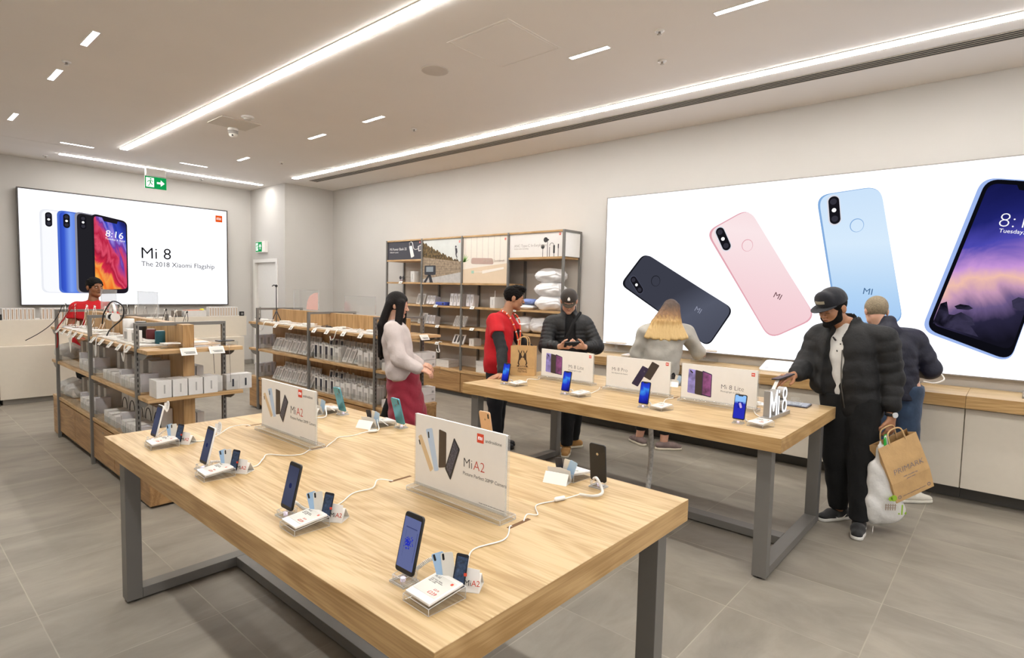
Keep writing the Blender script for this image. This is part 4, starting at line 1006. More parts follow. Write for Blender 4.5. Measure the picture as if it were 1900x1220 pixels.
# middle island: leaning phone case packs in two rows
for z, zn in ((ZM, 'middle shelf'), (ZB, 'bottom shelf')):
    for bay in (0, 1):
        ya = 4.93 if bay == 0 else 6.24
        fence(GX2, z, bay, '%s, %s, middle island' % (bayn[bay], zn))
        n = 11 if bay == 0 else 9
        for i in range(n):
            y = ya+.05+i*.112
            if y > 7.28: break
            nearpost = i < 3 and bay == 0
            kind = 'caseplain' if bay == 0 and i < 7 else 'casedark' if bay == 0 else 'case'
            lean = .0 if kind != 'case' else .42
            if bay == 0 and z == ZM and 3 <= i <= 5: kind, lean = 'case', .42
            off = rnd.uniform(-.006, .006)
            for k in range(4):
                zz = z+.001+(.0 if lean == 0 else 0)
                place(kind, GX2+.055+k*.032+(.0 if lean == 0 else .012)+off, y, zz+(.006 if lean else 0), rnd.uniform(-.05, .05), 'boxed phone case, %s front column of %s, %s, middle island, %s in stack' % (ORD[i], bayn[bay], zn, ORD[k]), 'phone case boxes in the %s, %s of the middle island' % (bayn[bay], zn), lean, (1, 1, rnd.uniform(.92, 1.05)))
        for i in range(n-1):
            y = ya+.10+i*.112
            if y > 7.2: break
            kind = 'case' if bay == 1 or i in (2, 3, 4) else 'casedark' if i > 6 else 'caseplain'
            place(kind, GX2+.205, y, z+.062, 0, 'boxed phone case, %s raised back column of %s, %s, middle island' % (ORD[i], bayn[bay], zn), 'raised phone case boxes in the %s, %s of the middle island' % (bayn[bay], zn), .12)
        t = thing('acrylic_riser', 'clear riser under the back row of boxes, %s, %s, middle island' % (bayn[bay], zn), 'acrylic riser', (GX2+.21, ya+.6, z), 0, 'clear risers on the middle island')
        MB().box(-.025, -.6, 0, .035, .6, .06).build('riser_block', CLEAR, t)
# far end wire racks of the middle island
for z, zn in ((ZM, 'middle shelf'), (ZB, 'bottom shelf')):
    for i in range(5):
        place('slim', GX2+.06+.05*i*.0+.0, 7.34+.0, z+.001, 0, '', '') if False else None
    for i in range(6):
        place('slim', GX2+.07+i*.1, 7.60, z+.001, PI/2, 'slim clear-bagged pack, far end, %s of middle island, %s from left' % (zn, ORD[i]), 'slim packs at the far end of the middle island', 0, (1, 1.2, 1.35))
# near end shelf of the middle island: white cartons stacked
for z, zn in ((ZM, 'middle shelf'), (ZB, 'bottom shelf')):
    for i in range(3):
        for k in range(2 if i > 0 else 1):
            place('long', GX2+.13+i*.205, 4.74, z+.001+k*.083, PI/2+rnd.uniform(-.03, .03), 'white carton, near end, %s of middle island, %s stack, %s from the bottom' % (zn, ORD[i], ORD[k]), 'white cartons on the near end of the middle island', 0, (1, 1, 1))
# left island
for z, zn in ((ZM, 'middle shelf'), (ZB, 'bottom shelf')):
    for bay in (0, 1):
        ya = 4.93 if bay == 0 else 6.24
        fence(GX1, z, bay, '%s, %s, left island' % (bayn[bay], zn))
        n = 8
        for i in range(n):
            y = ya+.07+i*.125
            if bay == 0 or i < 5:
                kind = 'cube' if i % 4 else 'slim'
                place(kind, GX1+.11, y, z+.001, 0, 'white earphone carton, %s in the front row of %s, %s, left island' % (ORD[i], bayn[bay], zn), 'white cartons in the %s, %s of the left island' % (bayn[bay], zn), 0, (1, 1, rnd.uniform(.8, 1.15)))
            if i < 5: place('big' if (z < .5 and bay == 0) else 'plain', GX1+.225, ya+.14+i*.21 if bay == 0 else ya+.12+i*.2, z+.001, 0, 'big white headphone carton, %s in the back row of %s, %s, left island' % (ORD[i], bayn[bay], zn), 'headphone cartons in the %s, %s of the left island' % (bayn[bay], zn), 0, (.9, .98, .95))
        t = None
    # packs on the other side, seen past the end of the centre panel
    for i in range(5):
        for k in range(2): place('stripe', GX1+.40+.06*k, 4.97+i*.07, z+.001, PI, 'small striped pack, right side, %s, left island, %s from near end, %s row' % (zn, ORD[i], ['inner', 'outer'][k]), 'striped packs on the left island', 0, (1.05, 1.1, 1.45))
for i in range(4): place('cube', GX1+.06+i*.108+.04, 4.71, ZM+.001, PI/2, 'white carton on the left island\'s near end shelf, %s from the left' % ORD[i], 'cartons on the near end shelf of the left island', 0, (1, 1, 1.28))
for i in range(3): place('cubedark', GX1+.475+i*.12-(.02 if i == 2 else 0)+(.01 if i else 0), 4.71, ZM+.001, PI/2, 'grey carton printed with a black gadget, left island near end, %s from left' % ORD[i], 'grey gadget cartons on the near end shelf of the left island', 0, (1, .95, 1.05))
t = thing('acrylic_tray', 'long clear tray front along the near end shelf of the left island', 'acrylic tray', (GX1+.32, 4.636, ZM), PI/2, 'clear trays on the end shelves')
MB().box(-.002, -.31, 0, .002, .30, .075).build('tray_walls', CLEAR, t)
for i, (x, y, z) in enumerate(((GX1+.12, 7.62, ZM), (GX1+.14, 7.6, ZB), (GX1+.15, 7.34, ZB))):
    t = thing('bagged_package', 'white goods in a crumpled clear bag, %s' % ('far end, middle shelf of left island', 'far end, bottom shelf of left island', 'bottom shelf of left island by the far post')[i], 'bag', (x, y, z), 0, 'crumpled clear bags on the left island')
    MB().cbox((0, 0, .06), (.16, .13, .11)).build('white_pack', BOXW, t, .01)
    bm = bmesh.new(); bmesh.ops.create_icosphere(bm, subdivisions=3, radius=1)
    r_ = random.Random(i)
    for v in bm.verts:
        f = 1+.08*math.sin(v.co.x*7+i)+.08*math.sin(v.co.y*9+v.co.z*6)+r_.uniform(-.03, .03)
        v.co = Vector((v.co.x*.125*f, v.co.y*.09*f, max(.0, .085+v.co.z*.09*f)))
    me = bpy.data.meshes.new('plastic_bag'); bm.to_mesh(me); bm.free(); me.materials.append(PBAG)
    o = bpy.data.objects.new('plastic_bag', me); COL.objects.link(o); o.parent = t

# shelf edge price tags
def edge_tag(x, y, z, rz, lb, group, w=.068, h=.06):
    t = thing('shelf_price_tag', lb, 'price tag', (x, y, z), rz, group)
    M = Matrix.Translation((-.004, 0, .012)) @ Matrix.Rotation(.65, 4, 'Y')
    MB().box(-.006, -w/2, -h, 0, w/2, 0).xf(M).build('tag_case', WHITE, t, .002)
    MB().box(-.0072, -w/2+.008, -h+.006, -.006, w/2-.008, -.006).xf(M).build('tag_display', mat('epaper', '#d4d2c9', .5), t)
    MB().box(-.0076, -w/2+.014, -h+.024, -.0072, w/2-.022, -h+.028).box(-.0076, -w/2+.014, -h+.014, -.0072, w/2-.03, -h+.019).xf(M).build('tag_text', INK, t)
for i, y in enumerate((5.0, 5.22, 5.46, 5.72, 5.98)): edge_tag(GX1-.003, y, ZT-.004, 0, 'white price tag on the left island top shelf edge, near bay, %s along' % ORD[i], 'price tags on the left island')
for i, y in enumerate((6.4, 6.62, 6.84, 7.06, 7.3)): edge_tag(GX1-.003, y, ZT-.004, 0, 'white price tag on the left island top shelf edge, far bay, %s along' % ORD[i], 'price tags on the left island')
for i, x in enumerate((.26, .46)): edge_tag(GX1+x, 4.63, ZT-.004, PI/2, ('wide white price tag on the left island near end shelf, left one', 'wide white price tag on the left island near end shelf, right one')[i], 'wide price tags on the end shelves', .11, .065)
edge_tag(GX2+.42, 4.63, ZT-.004, PI/2, 'wide white price tag on the middle island end shelf beside the walking person', 'wide price tags on the end shelves', .11, .065)
for i, y in enumerate((5.1, 5.42, 5.75, 6.02, 6.55, 6.95)): edge_tag(GX2-.003, y, ZT-.004, 0, 'white price tag on the middle island top shelf edge, %s from near post' % ORD[i], 'price tags on the middle island')

# display goods on top of the islands
def pad(x, y, z, w, d, lb, group, h=.014):
    t = thing('display_pad', lb, 'display base', (x, y, z), 0, group)
    MB().box(-d/2, -w/2, 0, d/2, w/2, h).build('white_pad', WHITE, t, .002)
    MB().box(-d/2-.004, -w/2-.004, 0, d/2+.004, w/2+.004, h*.55).build('clear_edge', CLEARH, t)
def gcable(x, y, z, lb, group, r=.0035, sc=1., m=None, seed=1):
    r_ = random.Random(seed); pts = [(x+r_.uniform(-.08, .08)*sc, y+r_.uniform(-.12, .12)*sc, z+.004+r_.uniform(0, .02)) for k in range(7)]
    cable(lb, pts, group, r, 6, 'tangled_cable', m=m)
k = 0
for gx, nm in ((GX1, 'left island'), (GX2, 'middle island')):
    for i, y in enumerate((5.08, 5.38, 5.68, 5.98, 6.42, 6.72, 7.02, 7.32)):
        pad(gx+.13, y, ZT+.0005, .24, .2, 'white display pad with clear rim on top of the %s, %s from near post' % (nm, ORD[i]), 'white display pads on the %s' % nm)
        gcable(gx+.12, y, ZT+.016, 'white cable heaped on the %s pad from the near post, %s' % (ORD[i], nm), 'heaped cables on the %s' % nm, seed=i+(gx > 2)*20, m=BLACK if (i in (3,) and gx > 2) else None)
        if i % 2 == 0:
            t = thing('power_strip', 'white cuboid gadget on the %s pad from the near post, %s' % (ORD[i], nm), 'gadget', (gx+.15, y+.05, ZT+.0155), .3+i, 'white cuboid gadgets on the %s' % nm)
            MB().box(-.03, -.07, 0, .03, .07, .025).build('housing', WHITE, t, .006); MB().lathe([(.01, .025), (.009, .027)], (0, 0, 0), 12).build('button', GREYPRINT, t)
for i, (x, y, r, h, m, lb) in enumerate(((GX1+.13, 5.55, .042, .17, WHITE, 'white cylindrical smart speaker on the left island'), (GX1+.19, 5.45, .042, .15, BLACK, 'black cylindrical speaker right of the white one on the left island'), (GX1+.2, 5.23, .035, .1, mat('maroon_cloth', '#5a1f22', .7, bump=.3), 'dark red small speaker on the left island'), (GX1+.2, 5.02, .035, .1, mat('teal_cloth', '#1f5560', .7, bump=.3), 'teal small speaker nearest the near post of the left island'))):
    t = thing('smart_speaker', lb, 'speaker', (x, y, ZT+.0155), 0, 'speakers on the left island')
    MB().lathe([(r, 0), (r, h-.006), (r-.004, h)], n=24).build('speaker_body', m, t); MB().lathe([(r-.006, h), (r-.008, h+.003)], n=24).build('top_cap', GREYPRINT, t)
for i, (x, y) in enumerate(((GX1+.08, 5.36), (GX1+.08, 5.16))):
    t = thing('sample_carton', ('small white open-fronted carton between the black and the dark red speakers', 'small white open-fronted carton between the dark red and the teal speakers')[i], 'box', (x, y, ZT+.0155), .2)
    MB().box(-.025, -.03, 0, .025, .03, .10).build('carton', WHITE, t, .002); MB().box(-.0258, -.02, .02, -.025, .02, .08).build('front_print', GREYPRINT, t)
# white headphones on a stand
t = thing('headphone_stand', 'clear stand holding the white headphones on the left island', 'headphone stand', (GX1+.15, 6.08, ZT+.0))
MB().box(-.05, -.05, 0, .05, .05, .006).box(-.004, -.02, .006, .004, .02, .20).build('stand_plate', CLEARH, t)
t = thing('headphones', 'white over-ear headphones on a stand at the top of the left island', 'headphones', (GX1+.15, 6.08, ZT+.205))
q = MB().tube([(0, -.07*math.cos(a), .07*math.sin(a)*1.15+.005) for a in [PI*k/14 for k in range(15)]], .012, 8); q.build('headband', WHITE, t)
for s in (-1, 1):
    o = MB().lathe([(.036, -.012), (.038, 0), (.034, .014)], (0, s*.072, -.03), 20, axis='y').build('ear_cup', WHITE, t)
    MB().lathe([(.026, 0), (.024, .01)], (0, s*.060-(.01 if s > 0 else 0), -.03), 20, axis='y').build('ear_pad', BLACK, o)
cable('black loop of a neckband headset standing up over the left island', [(GX1+.05, 6.0, ZT+.12), (GX1+.06, 5.97, ZT+.22), (GX1+.10, 5.88, ZT+.32), (GX1+.16, 5.82, ZT+.28), (GX1+.16, 5.83, ZT+.18), (GX1+.10, 5.88, ZT+.10), (GX1+.08, 5.92, ZT+.06), (GX1+.07, 5.95, ZT+.02)], None, .006, 8, 'neckband_headset', m=BLACK)
def wire_stand(x, y, z, lb, group, m=None, hang=True, h=.24, dirx=-1):
    t = thing('earphone_stand', lb, 'earphone stand', (x, y, z), 0, group)
    MB().tube([(0, 0, 0), (0, 0, h)], .0028, 6).tube([(0, 0, h), (.0, -.05, h+.002)], .0025, 6).lathe([(.025, 0), (.025, .004)], n=16).build('wire_post', CHROME, t)
    if hang:
        MB().tube(bez([(0, -.045, h), (-.02, -.04, h-.06), (-.01, .03, h-.13), (dirx*.03, .05, h-.2), (dirx*.05, .02, .02)]), .0022, 6).tube(bez([(0, -.035, h), (.01, -.03, h-.08), (0, .01, h-.15), (dirx*.03, -.03, .03)]), .0022, 6).build('earphone_cord', m or CABLE_W, t)
        MB().sphere((0, -.045, h-.012), .007).sphere((0, -.034, h-.014), .007).build('earbud', m or CABLE_W, t)
RC = mat('red_cord', '#a81f22', .5)
for i, (dx, y, m) in enumerate(((.06, 7.42, BLACK), (.1, 7.2, RC), (.14, 6.95, CABLE_W), (.16, 6.75, CABLE_W), (.2, 6.55, CABLE_W))):
    wire_stand(GX1+dx, y, ZT+.016, 'thin stand with hanging earphones, left side of left island, %s from far end' % ORD[i], 'earphone stands on the left island', m)
for i, y in enumerate((7.4, 7.15, 6.9, 6.65, 6.35, 6.05, 5.8, 5.55, 5.3)):
    wire_stand(GX1+.48, y, ZT+.001, 'thin earphone stand behind the centre panel of left island, %s from far end' % ORD[i], 'earphone stands behind the centre panel', [BLACK, CABLE_W][i % 2], h=.26, dirx=1)
cable('long black earphone cord drooping past the far left corner of the left island', [(GX1+.04, 7.42, ZT+.24), (GX1-.0, 7.45, ZT+.12), (GX1-.05, 7.50, ZT+.03), (GX1-.14, 7.56, ZT-.06), (GX1-.24, 7.6, ZT-.13)], None, .004, 8, 'earphone_cable', m=BLACK)
cable('red earphone cord hanging down beside the far post of the left island', [(GX1+.07, 7.15, ZT+.24), (GX1+.02, 7.28, ZT+.1), (GX1-.02, 7.36, ZT+.0), (GX1-.015, 7.38, ZT-.12), (GX1-.02, 7.4, ZT-.2)], None, .006, 8, 'earphone_cable', m=RC)
for i, y in enumerate((5.1, 5.9, 6.8)):
    cable('white cable end hanging below the left island top shelf, %s from near post' % ORD[i], [(GX1+.02, y, ZT+.02), (GX1-.015, y+.01, ZT+.0), (GX1-.018, y+.02, ZT-.08-.05*i), (GX1-.015, y+.05, ZT-.12-.03*i), (GX1-.02, y+.07, ZT-.06)], 'cable ends on the left island', .0045, 8, 'hanging_cable')
for i, y in enumerate((5.6, 7.3)):
    cable('white cable end hanging below the middle island top shelf, %s' % ('near bay', 'far bay')[i], [(GX2+.02, y, ZT+.02), (GX2-.015, y-.02, ZT+.0), (GX2-.02, y+.02, ZT-.08), (GX2-.018, y+.08, ZT-.10), (GX2-.018, y+.1, ZT-.06)], 'cable ends on the middle island', .005, 8, 'hanging_cable')
# selfie tripod and headset on the far end of the middle island
t = thing('mini_tripod', 'black mini tripod with a phone clamp at the far end of the middle island', 'tripod', (GX2+.16, 7.3, ZT+.0))
q = MB()
for a in (0, 2.1, 4.2): q.tube([(.0, .0, .16), (.07*math.cos(a), .07*math.sin(a), .005)], .006, 8)
q.build('leg', BLACK, t); MB().tube([(0, 0, .16), (0, 0, .48)], .006, 8).build('pole', BLACK, t)
MB().sphere((0, 0, .485), .018).build('ball_head', BLACK, t); MB().tube([(0, 0, .49), (-.01, .05, .495), (-.01, .09, .48)], .007, 8).build('clamp', BLACK, t)
t = thing('vr_headset', 'flat black and white gadget at the far left corner of the middle island', 'gadget', (GX2+.1, 7.6, ZT+.0005))
MB().box(-.06, -.09, 0, .06, .09, .04).build('white_body', WHITE, t, .012); MB().tube([(-.065, -.08, .045), (-.05, .0, .055), (-.03, .085, .045)], .012, 8).build('black_strap', BLACK, t)
# acrylic poster plates above the centre panels
def plate(x, y, w, z0, h, lb):
    t = thing('acrylic_plate', lb, 'acrylic plate', (x, y, z0), 0, 'clear plates over the islands')
    MB().box(-.003, -w/2, 0, .003, w/2, h).build('clear_sheet', acrylic('plate_sheet', '#fbfcfc', .08, .10), t)
    MB().box(-.006, -w/2-.001, 0, .006, -w/2+.004, h).box(-.006, w/2-.004, 0, .006, w/2+.001, h).box(-.006, -w/2, h-.004, .006, w/2, h).build('sheet_edge', CLEARH, t)
    return t
plate(GX1+.33, 6.95, .55, 1.351, .22, 'clear acrylic plate in front of the staff member in red')
plate(GX1+.33, 5.75, .55, 1.351, .22, 'clear acrylic plate above the near half of the left island')
t = plate(GX2+.33, 6.85, .62, 1.351, .25, 'clear acrylic plate with a pale pink tint above the far half of the middle island')
MB().prism([(0, 0), (-.28, 0), (-.26, .1), (-.2, .17), (-.1, .21), (0, .22)], (-.0045, -.30, .002), (0, -1, 0), (0, 0, 1), (-1, 0, 0), .0006).build('pink_print', mat('pale_pink_print', '#dcb6ae', .6), t)
plate(GX2+.33, 5.65, .62, 1.351, .2, 'clear acrylic plate above the near half of the middle island')
for i in range(3):
    t = thing('glass_phone_tray', 'flat clear tray with a small insert, left island near end, %s from left' % ORD[i], 'display tray', (GX1+.2+.2*i, 4.8, ZT+.0005), PI/2, 'trays on the near end shelf')
    MB().box(-.06, -.08, 0, .06, .08, .03).build('tray_block', CLEAR, t); MB().box(-.045, -.06, .0302, .045, .06, .038).build('white_insert', WHITE if i != 2 else BLACK, t, .003)
for i, (x, l) in enumerate(((.44, .2), (.50, .15), (.56, .28))):
    cable('thin cord hanging below the left island near end shelf, %s from left' % ORD[i], [(GX1+x, 4.66, ZT+.01), (GX1+x, 4.625, ZT+.002), (GX1+x+.005, 4.622, ZT-.1), (GX1+x+.01, 4.624, ZT-l)], 'cords under the near end shelf', .0018, 8, 'hanging_cable', m=BLACK if i < 2 else CHROME)

# ------------------------------------------------------------ packages on the cash desks
def desk_row(x, y, z, n, lb, group):
    t0 = 'book_package'
    for k in range(n):
        t = thing(t0, '%s, %s from the left' % (lb, ORD[k]), 'box', (x+k*.043, y, z), 0, group) if k == 0 else None
        if k == 0:
            MB().box(-.02, -.06, 0, .02, .06, .155).build('carton', BOXW, t, .001); MB().box(-.006, -.061, .01, .006, -.06, .14).build('spine_print', mat('spine_tan', '#b79a7c', .6), t)
            first = t
        else:
            dup(first, (x+k*.043, y, z), 0, '%s, %s from the left' % (lb, ORD[k]), group)
for a, lb in ((-.0, 'nothing'),): pass
for i, x in enumerate((.44, .84, 1.25, 1.66, 2.07)):
    desk_row(x, 10.15, 1.1105, 8, 'upright white package with tan stripe, %s block on the left desk' % ORD[i], 'upright packages at left on the cash desk')
desk_row(3.85, 10.15, 1.1105, 11, 'upright white package at the right end of the cash desks', 'upright packages at right on the cash desk')
for i, x in enumerate((1.19, 4.37)):
    t = thing('code_block', 'small black block with a white code on the %s of the cash desks' % ('left part', 'right end')[i], 'sign block', (x, 10.1, 1.1105))
    MB().box(-.035, -.02, 0, .035, .02, .075).build('black_block', BLACKM, t, .002); MB().box(-.018, -.0206, .02, .018, -.02, .055).build('white_mark', INKG, t)
t = thing('document_tray', 'white tray with papers and a yellow item on the cash desk at right', 'tray', (3.62, 10.15, 1.1105))
MB().box(-.16, -.08, 0, .16, .08, .1).build('tray_box', BOXW, t, .003); MB().box(-.15, -.07, .1, .1, .07, .108).build('papers', mat('orange_paper', '#d6805a', .7), t)
MB().sphere((.12, 0, .112), (.035, .03, .018)).build('yellow_item', mat('yellow_thing', '#e8dc3a', .5), t)
t = thing('till_printer', 'small brown-grey box at the left of the white tray on the cash desk', 'printer', (3.37, 10.2, 1.1105)); MB().box(-.06, -.06, 0, .06, .06, .1).build('housing', mat('brown_grey', '#6d6257', .6), t, .006); MB().box(-.09, -.1, 0, .06, -.07, .012).build('black_base', BLACK, t)

# ------------------------------------------------------------ shelving unit on the right wall with posters
UX, UY0, UY1 = 6.05, 4.44, 8.22
US = [4.44, 5.40, 6.34, 7.28, 8.22]
t = U = thing('tall_shelving_unit', 'tall oak and grey metal shelving unit against the right wall with four posters on top', 'shelving unit', (WX, 6.33, 0))
o = lambda x: x-WX
for i, y in enumerate(US):
    yy = y-6.33
    for x in (UX, WX-.03):
        MB().box(o(x)-.014, yy-.016, .41, o(x)+.014, yy+.016, 2.46).build('post', STEEL, t, .001)
    MB().box(o(UX)+.015, yy-.014, 2.43, -.045, yy+.014, 2.46).build('cross_bar', STEEL, t)
for i in range(4):
    a, b = US[i]-6.33+.017, US[i+1]-6.33-.017
    zs = {0: [2.11, 1.39, 1.06], 1: [1.75, 1.39, 1.07, .80], 2: [1.75, 1.39, 1.07, .80], 3: [2.13, 1.755, 1.39, 1.07, .80]}[i]
    for z in zs: MB().box(o(UX)-.014, a, z-.028, -.04, b, z).build('shelf', SHELFOAK_Y, t, .001)
    MB().box(o(UX)-.01, a, 2.435, -.04, b, 2.458).build('top_rail', SHELFOAK_Y, t)
    MB().box(o(UX)-.012, a-.014, .375, -.003, b+.014, .41).build('base_top', SHELFOAK_Y, t, .001)
    MB().box(o(UX)+.018, a-.014, .06, -.003, b+.014, .374).build('drawer_carcass', CABOAK, t)
    d = MB().box(o(UX)-.002, a-.008, .08, o(UX)+.017, b+.008, .37).build('drawer_front', CABOAK, t, .001)
    MB().lathe([(.009, -.002), (.009, 0)], (o(UX)-.002, (a+b)/2, .33), 12, axis='x').build('lock', CHROME, d)
    MB().box(o(UX)+.05, a-.014, .0, -.003, b+.014, .06).build('plinth', STEEL_D, t)
    MB().box(-.012, a, .42, -.004, b, 2.43).build('back_panel', mat('unit_back', '#c4bdb3', .7), t)
# poster boards
def poster(i, zb, m, lb, paint):
    a, b = US[i]+.018, US[i+1]-.018
    t = thing('poster_board', lb, 'poster', (UX+.004, b, zb), 0, 'posters on the wall shelving unit')
    w, h = b-a, 2.432-zb
    MB().box(0, -w, .001, .012, 0, h).build('board', m, t)
    A = Art((0, 0, 0), (0, -1, 0), (0, 0, 1), t, .0008)
    paint(A, w, h)
    A.logo(w*.93, h*.93-.02, .03, 2)
    return t
def p_bank(A, w, h):
    A.txt('poster_title', 'Mi Power Bank 2S', .06*w, .52*h, .062, P_('offwhite', '#d8d6d4'), 0); A.txt('poster_text', '10000mAh capacity', .06*w, .38*h, .03, P_('offwhite', '#d8d6d4'), 0)
    A.poly('printed_power_bank', rquad([(.64*w, .72*h), (.72*w, .75*h), (.79*w, .16*h), (.70*w, .08*h)], .012, 4), P_('pale', '#e9e7e4'), 0)
    A.poly('printed_phone', rquad([(.89*w, .70*h), (.985*w, .78*h), (.985*w, .45*h), (.91*w, .42*h)], .01, 3), P_('pale', '#e9e7e4'), 0)
    A.poly('phone_screen', rquad([(.91*w, .68*h), (.98*w, .74*h), (.98*w, .49*h), (.925*w, .46*h)], .006, 3), P_('greyblue', '#6d7078'), 1)
    q = MB().tube([A.O+A.U*u*w+A.V*v*h+A.N*.003 for u, v in ((.66, .75), (.65, .9), (.70, .97), (.74, .9), (.77, .6), (.82, .52), (.9, .56))], .005, 6); q.build('printed_cable', P_('pale', '#e9e7e4'), A.root)
def p_skate(A, w, h):
    sky = mat('poster_sky', '#d3d6d2', .6, noise=.08, nscale=5)
    A.poly('sky_print', [(0, 0), (w, 0), (w, h), (0, h)], sky, -0)
    A.poly('foliage_print', [(0, .5*h), (w, .42*h)]+[((1-k/40)*w, (.48+.47*(k/40)**1.25+.022*math.sin(k*2.1)+.018*math.sin(k*5.3))*h) for k in range(41)], mat('poster_foliage', '#5e4c2c', .7, noise=.9, nscale=30), 1)
    A.poly('brick_wall_print', [(0, .08*h), (w, .22*h), (w, .47*h), (0, .60*h)], mat('poster_brick', '#9a8872', .7, noise=.35, nscale=26), 2)
    for k in range(6): A.poly('brick_joint_print', [(0, (.14+.078*k)*h), (w, (.265+.034*k)*h), (w, (.268+.034*k)*h), (0, (.148+.078*k)*h)], P_('joint', '#6d6050'), 3)
    A.poly('road_print', [(0, 0), (w, 0), (w, .24*h), (0, .07*h)], mat('poster_road', '#b9b6b2', .6, noise=.1), 3)
    A.poly('camera_print', rrect(.30*w, .22*h, .02, 4, .20*w, .29*h), P_('navyblack', '#26272f'), 4); A.poly('camera_screen_print', rrect(.19*w, .12*h, .004, 2, .19*w, .31*h), P_('slate', '#8a949a'), 5)
    A.multi('tripod_print', [[(.15*w, .18*h), (.20*w, .18*h), (.09*w, 0), (.02*w, 0)], [(.16*w, .18*h), (.22*w, .18*h), (.28*w, 0), (.19*w, 0)]], P_('navyblack', '#26272f'), 4)
    f = P_('figure', '#3a3a42'); c = (.87*w, .66*h); s = .055
    A.multi('skater_print', [circ(c[0]-.2*s, c[1]+1.9*s, .3*s, 10), [(c[0]-.5*s, c[1]+1.6*s), (c[0]+.3*s, c[1]+1.4*s), (c[0]+.5*s, c[1]+.3*s), (c[0]-.3*s, c[1]+.4*s)], [(c[0]-.3*s, c[1]+.4*s), (c[0]+.5*s, c[1]+.4*s), (c[0]+.1*s, c[1]-.3*s), (c[0]+.4*s, c[1]-1.*s), (c[0]+.05*s, c[1]-1.1*s), (c[0]-.3*s, c[1]-.2*s)], [(c[0]+.4*s, c[1]-1.*s), (c[0]+.6*s, c[1]-.9*s), (c[0]-.2*s, c[1]-2.2*s), (c[0]-.45*s, c[1]-2.2*s)]], f, 4)
def p_brush(A, w, h):
    A.poly('table_print', [(0, 0), (w, 0), (w, .42*h), (0, .30*h)], mat('poster_table', '#ddc8ac', .6), 0)
    for k in range(7): A.poly('curtain_fold_print', [((.05+.13*k)*w, .45*h), ((.065+.13*k)*w, .45*h), ((.065+.13*k)*w, h), ((.05+.13*k)*w, h)], P_('fold', '#d5cdc2'), 0)
    A.poly('case_print', rquad([(.20*w, .55*h), (.68*w, .53*h), (.70*w, .40*h), (.19*w, .42*h)], .03, 5), P_('rose', '#b79c90'), 1)
    A.poly('handle_print', rquad([(.45*w, .27*h), (.92*w, .34*h), (.93*w, .30*h), (.45*w, .20*h)], .01, 3), P_('cream2', '#efe6da'), 2)
    A.poly('brush_neck_print', [(.25*w, .245*h), (.45*w, .25*h), (.45*w, .235*h), (.25*w, .235*h)], P_('cream2', '#efe6da'), 2); A.poly('brush_head_print', rquad([(.20*w, .27*h), (.26*w, .27*h), (.26*w, .21*h), (.20*w, .21*h)], .005, 2), P_('mint', '#a5cdb6'), 2)
    A.poly('pot_print', [(0, .3*h), (.05*w, .3*h), (.07*w, .46*h), (0, .46*h)], P_('pot', '#e6dccd'), 1); A.multi('leaf_print', [[(0, .46*h), (.05*w, .46*h), (a*w, b*h)] for a, b in ((.12, .6), (.03, .64), (.15, .52), (.08, .62))], P_('leafgreen', '#86b561'), 2)
    A.txt('poster_title', 'Mi Electric Toothbrush', .47*w, .455*h, .045, P_('tan', '#b9aa9b'), 3)
def p_ear(A, w, h):
    A.txt('poster_title', 'ANC Type-C In-Earphones', .09*w, .44*h, .052, P_('tan2', '#aaa29b'), 0); A.txt('poster_text', 'Active noise cancelling', .09*w, .34*h, .028, P_('tan2', '#aaa29b'), 0)
    k = P_('black', '#2c2a2b')
    A.multi('earbud_print', [circ(.64*w, .42*h, .03), circ(.69*w, .70*h, .035), capsule2(.725*w, .71*h, .02, .05, 1.2)], k, 0)
    q = [[(a*w-.004, 0), (a*w+.004, 0), (a*w+.004, b*h), (a*w-.004, b*h)] for a, b in ((.64, .40), (.725, .7), (.765, .4), (.92, .42), (.845, .15))]
    A.multi('cord_print', q, k, 0); A.multi('remote_print', [rrect(.028, .11, .012, 3, .845*w, .30*h), rrect(.016, .06, .006, 3, .92*w, .42*h)], k, 1)
    A.multi('loop_print', ring(.803*w, .45*h, .038*w/.9, .12*h, .006, 16)[:8], k, 0)
poster(3, 2.132, mat('poster_dark', '#3a3a42', .5), 'dark poster of a white power bank, leftmost on the wall shelving unit', p_bank)
poster(2, 1.752, mat('poster_pale', '#d8d4cc', .5), 'poster of a skateboarder by a brick wall on the wall shelving unit', p_skate)
poster(1, 1.752, mat('poster_cream', '#e6ddd0', .5), 'cream poster of an electric toothbrush and its case, on the wall shelving unit', p_brush)
poster(0, 2.112, mat('poster_grey', '#dedad5', .5), 'pale poster of black in-ear earphones, rightmost on the wall shelving unit', p_ear)
t = thing('poster_board', 'blank white end board on the right side of the wall shelving unit', 'poster', (UX+.2, US[0]-.005, 2.112)); MB().box(-.18, 0, .001, .17, .006, .318).build('board', PAPER, t)
# goods on the wall unit
def goods(kind, i, f, z, lb, n=1, dy=.06, rz=0., tilt=0., scale=None, group=None, dx=.12):
    for k in range(n):
        place(kind, UX+dx, US[i]+f*(US[i+1]-US[i])-k*dy, z+.001, rz, lb+(', %s from the left' % ORD[k] if n > 1 else ''), group or 'goods on the wall shelving unit', tilt, scale)
goods('case', 3, .25, 1.39, 'beige boxed case leaning on the third shelf of the leftmost bay', 2, .11, 0, .3, (1, 1.1, 1.1))
goods('slim', 2, .93, 1.39, 'beige slim box beside the post, skateboard poster bay, upper shelf', 3, .07, 0, .25, (1, 1, 1.1))
goods('case', 3, .2, 1.07, 'beige boxed case leaning on the fourth shelf of the leftmost bay', 2, .11, 0, .3, (1, 1.1, 1.1))
goods('slim', 2, .93, 1.07, 'beige slim box beside the post, skateboard poster bay, second shelf', 3, .07, 0, .25, (1, 1, 1.1))
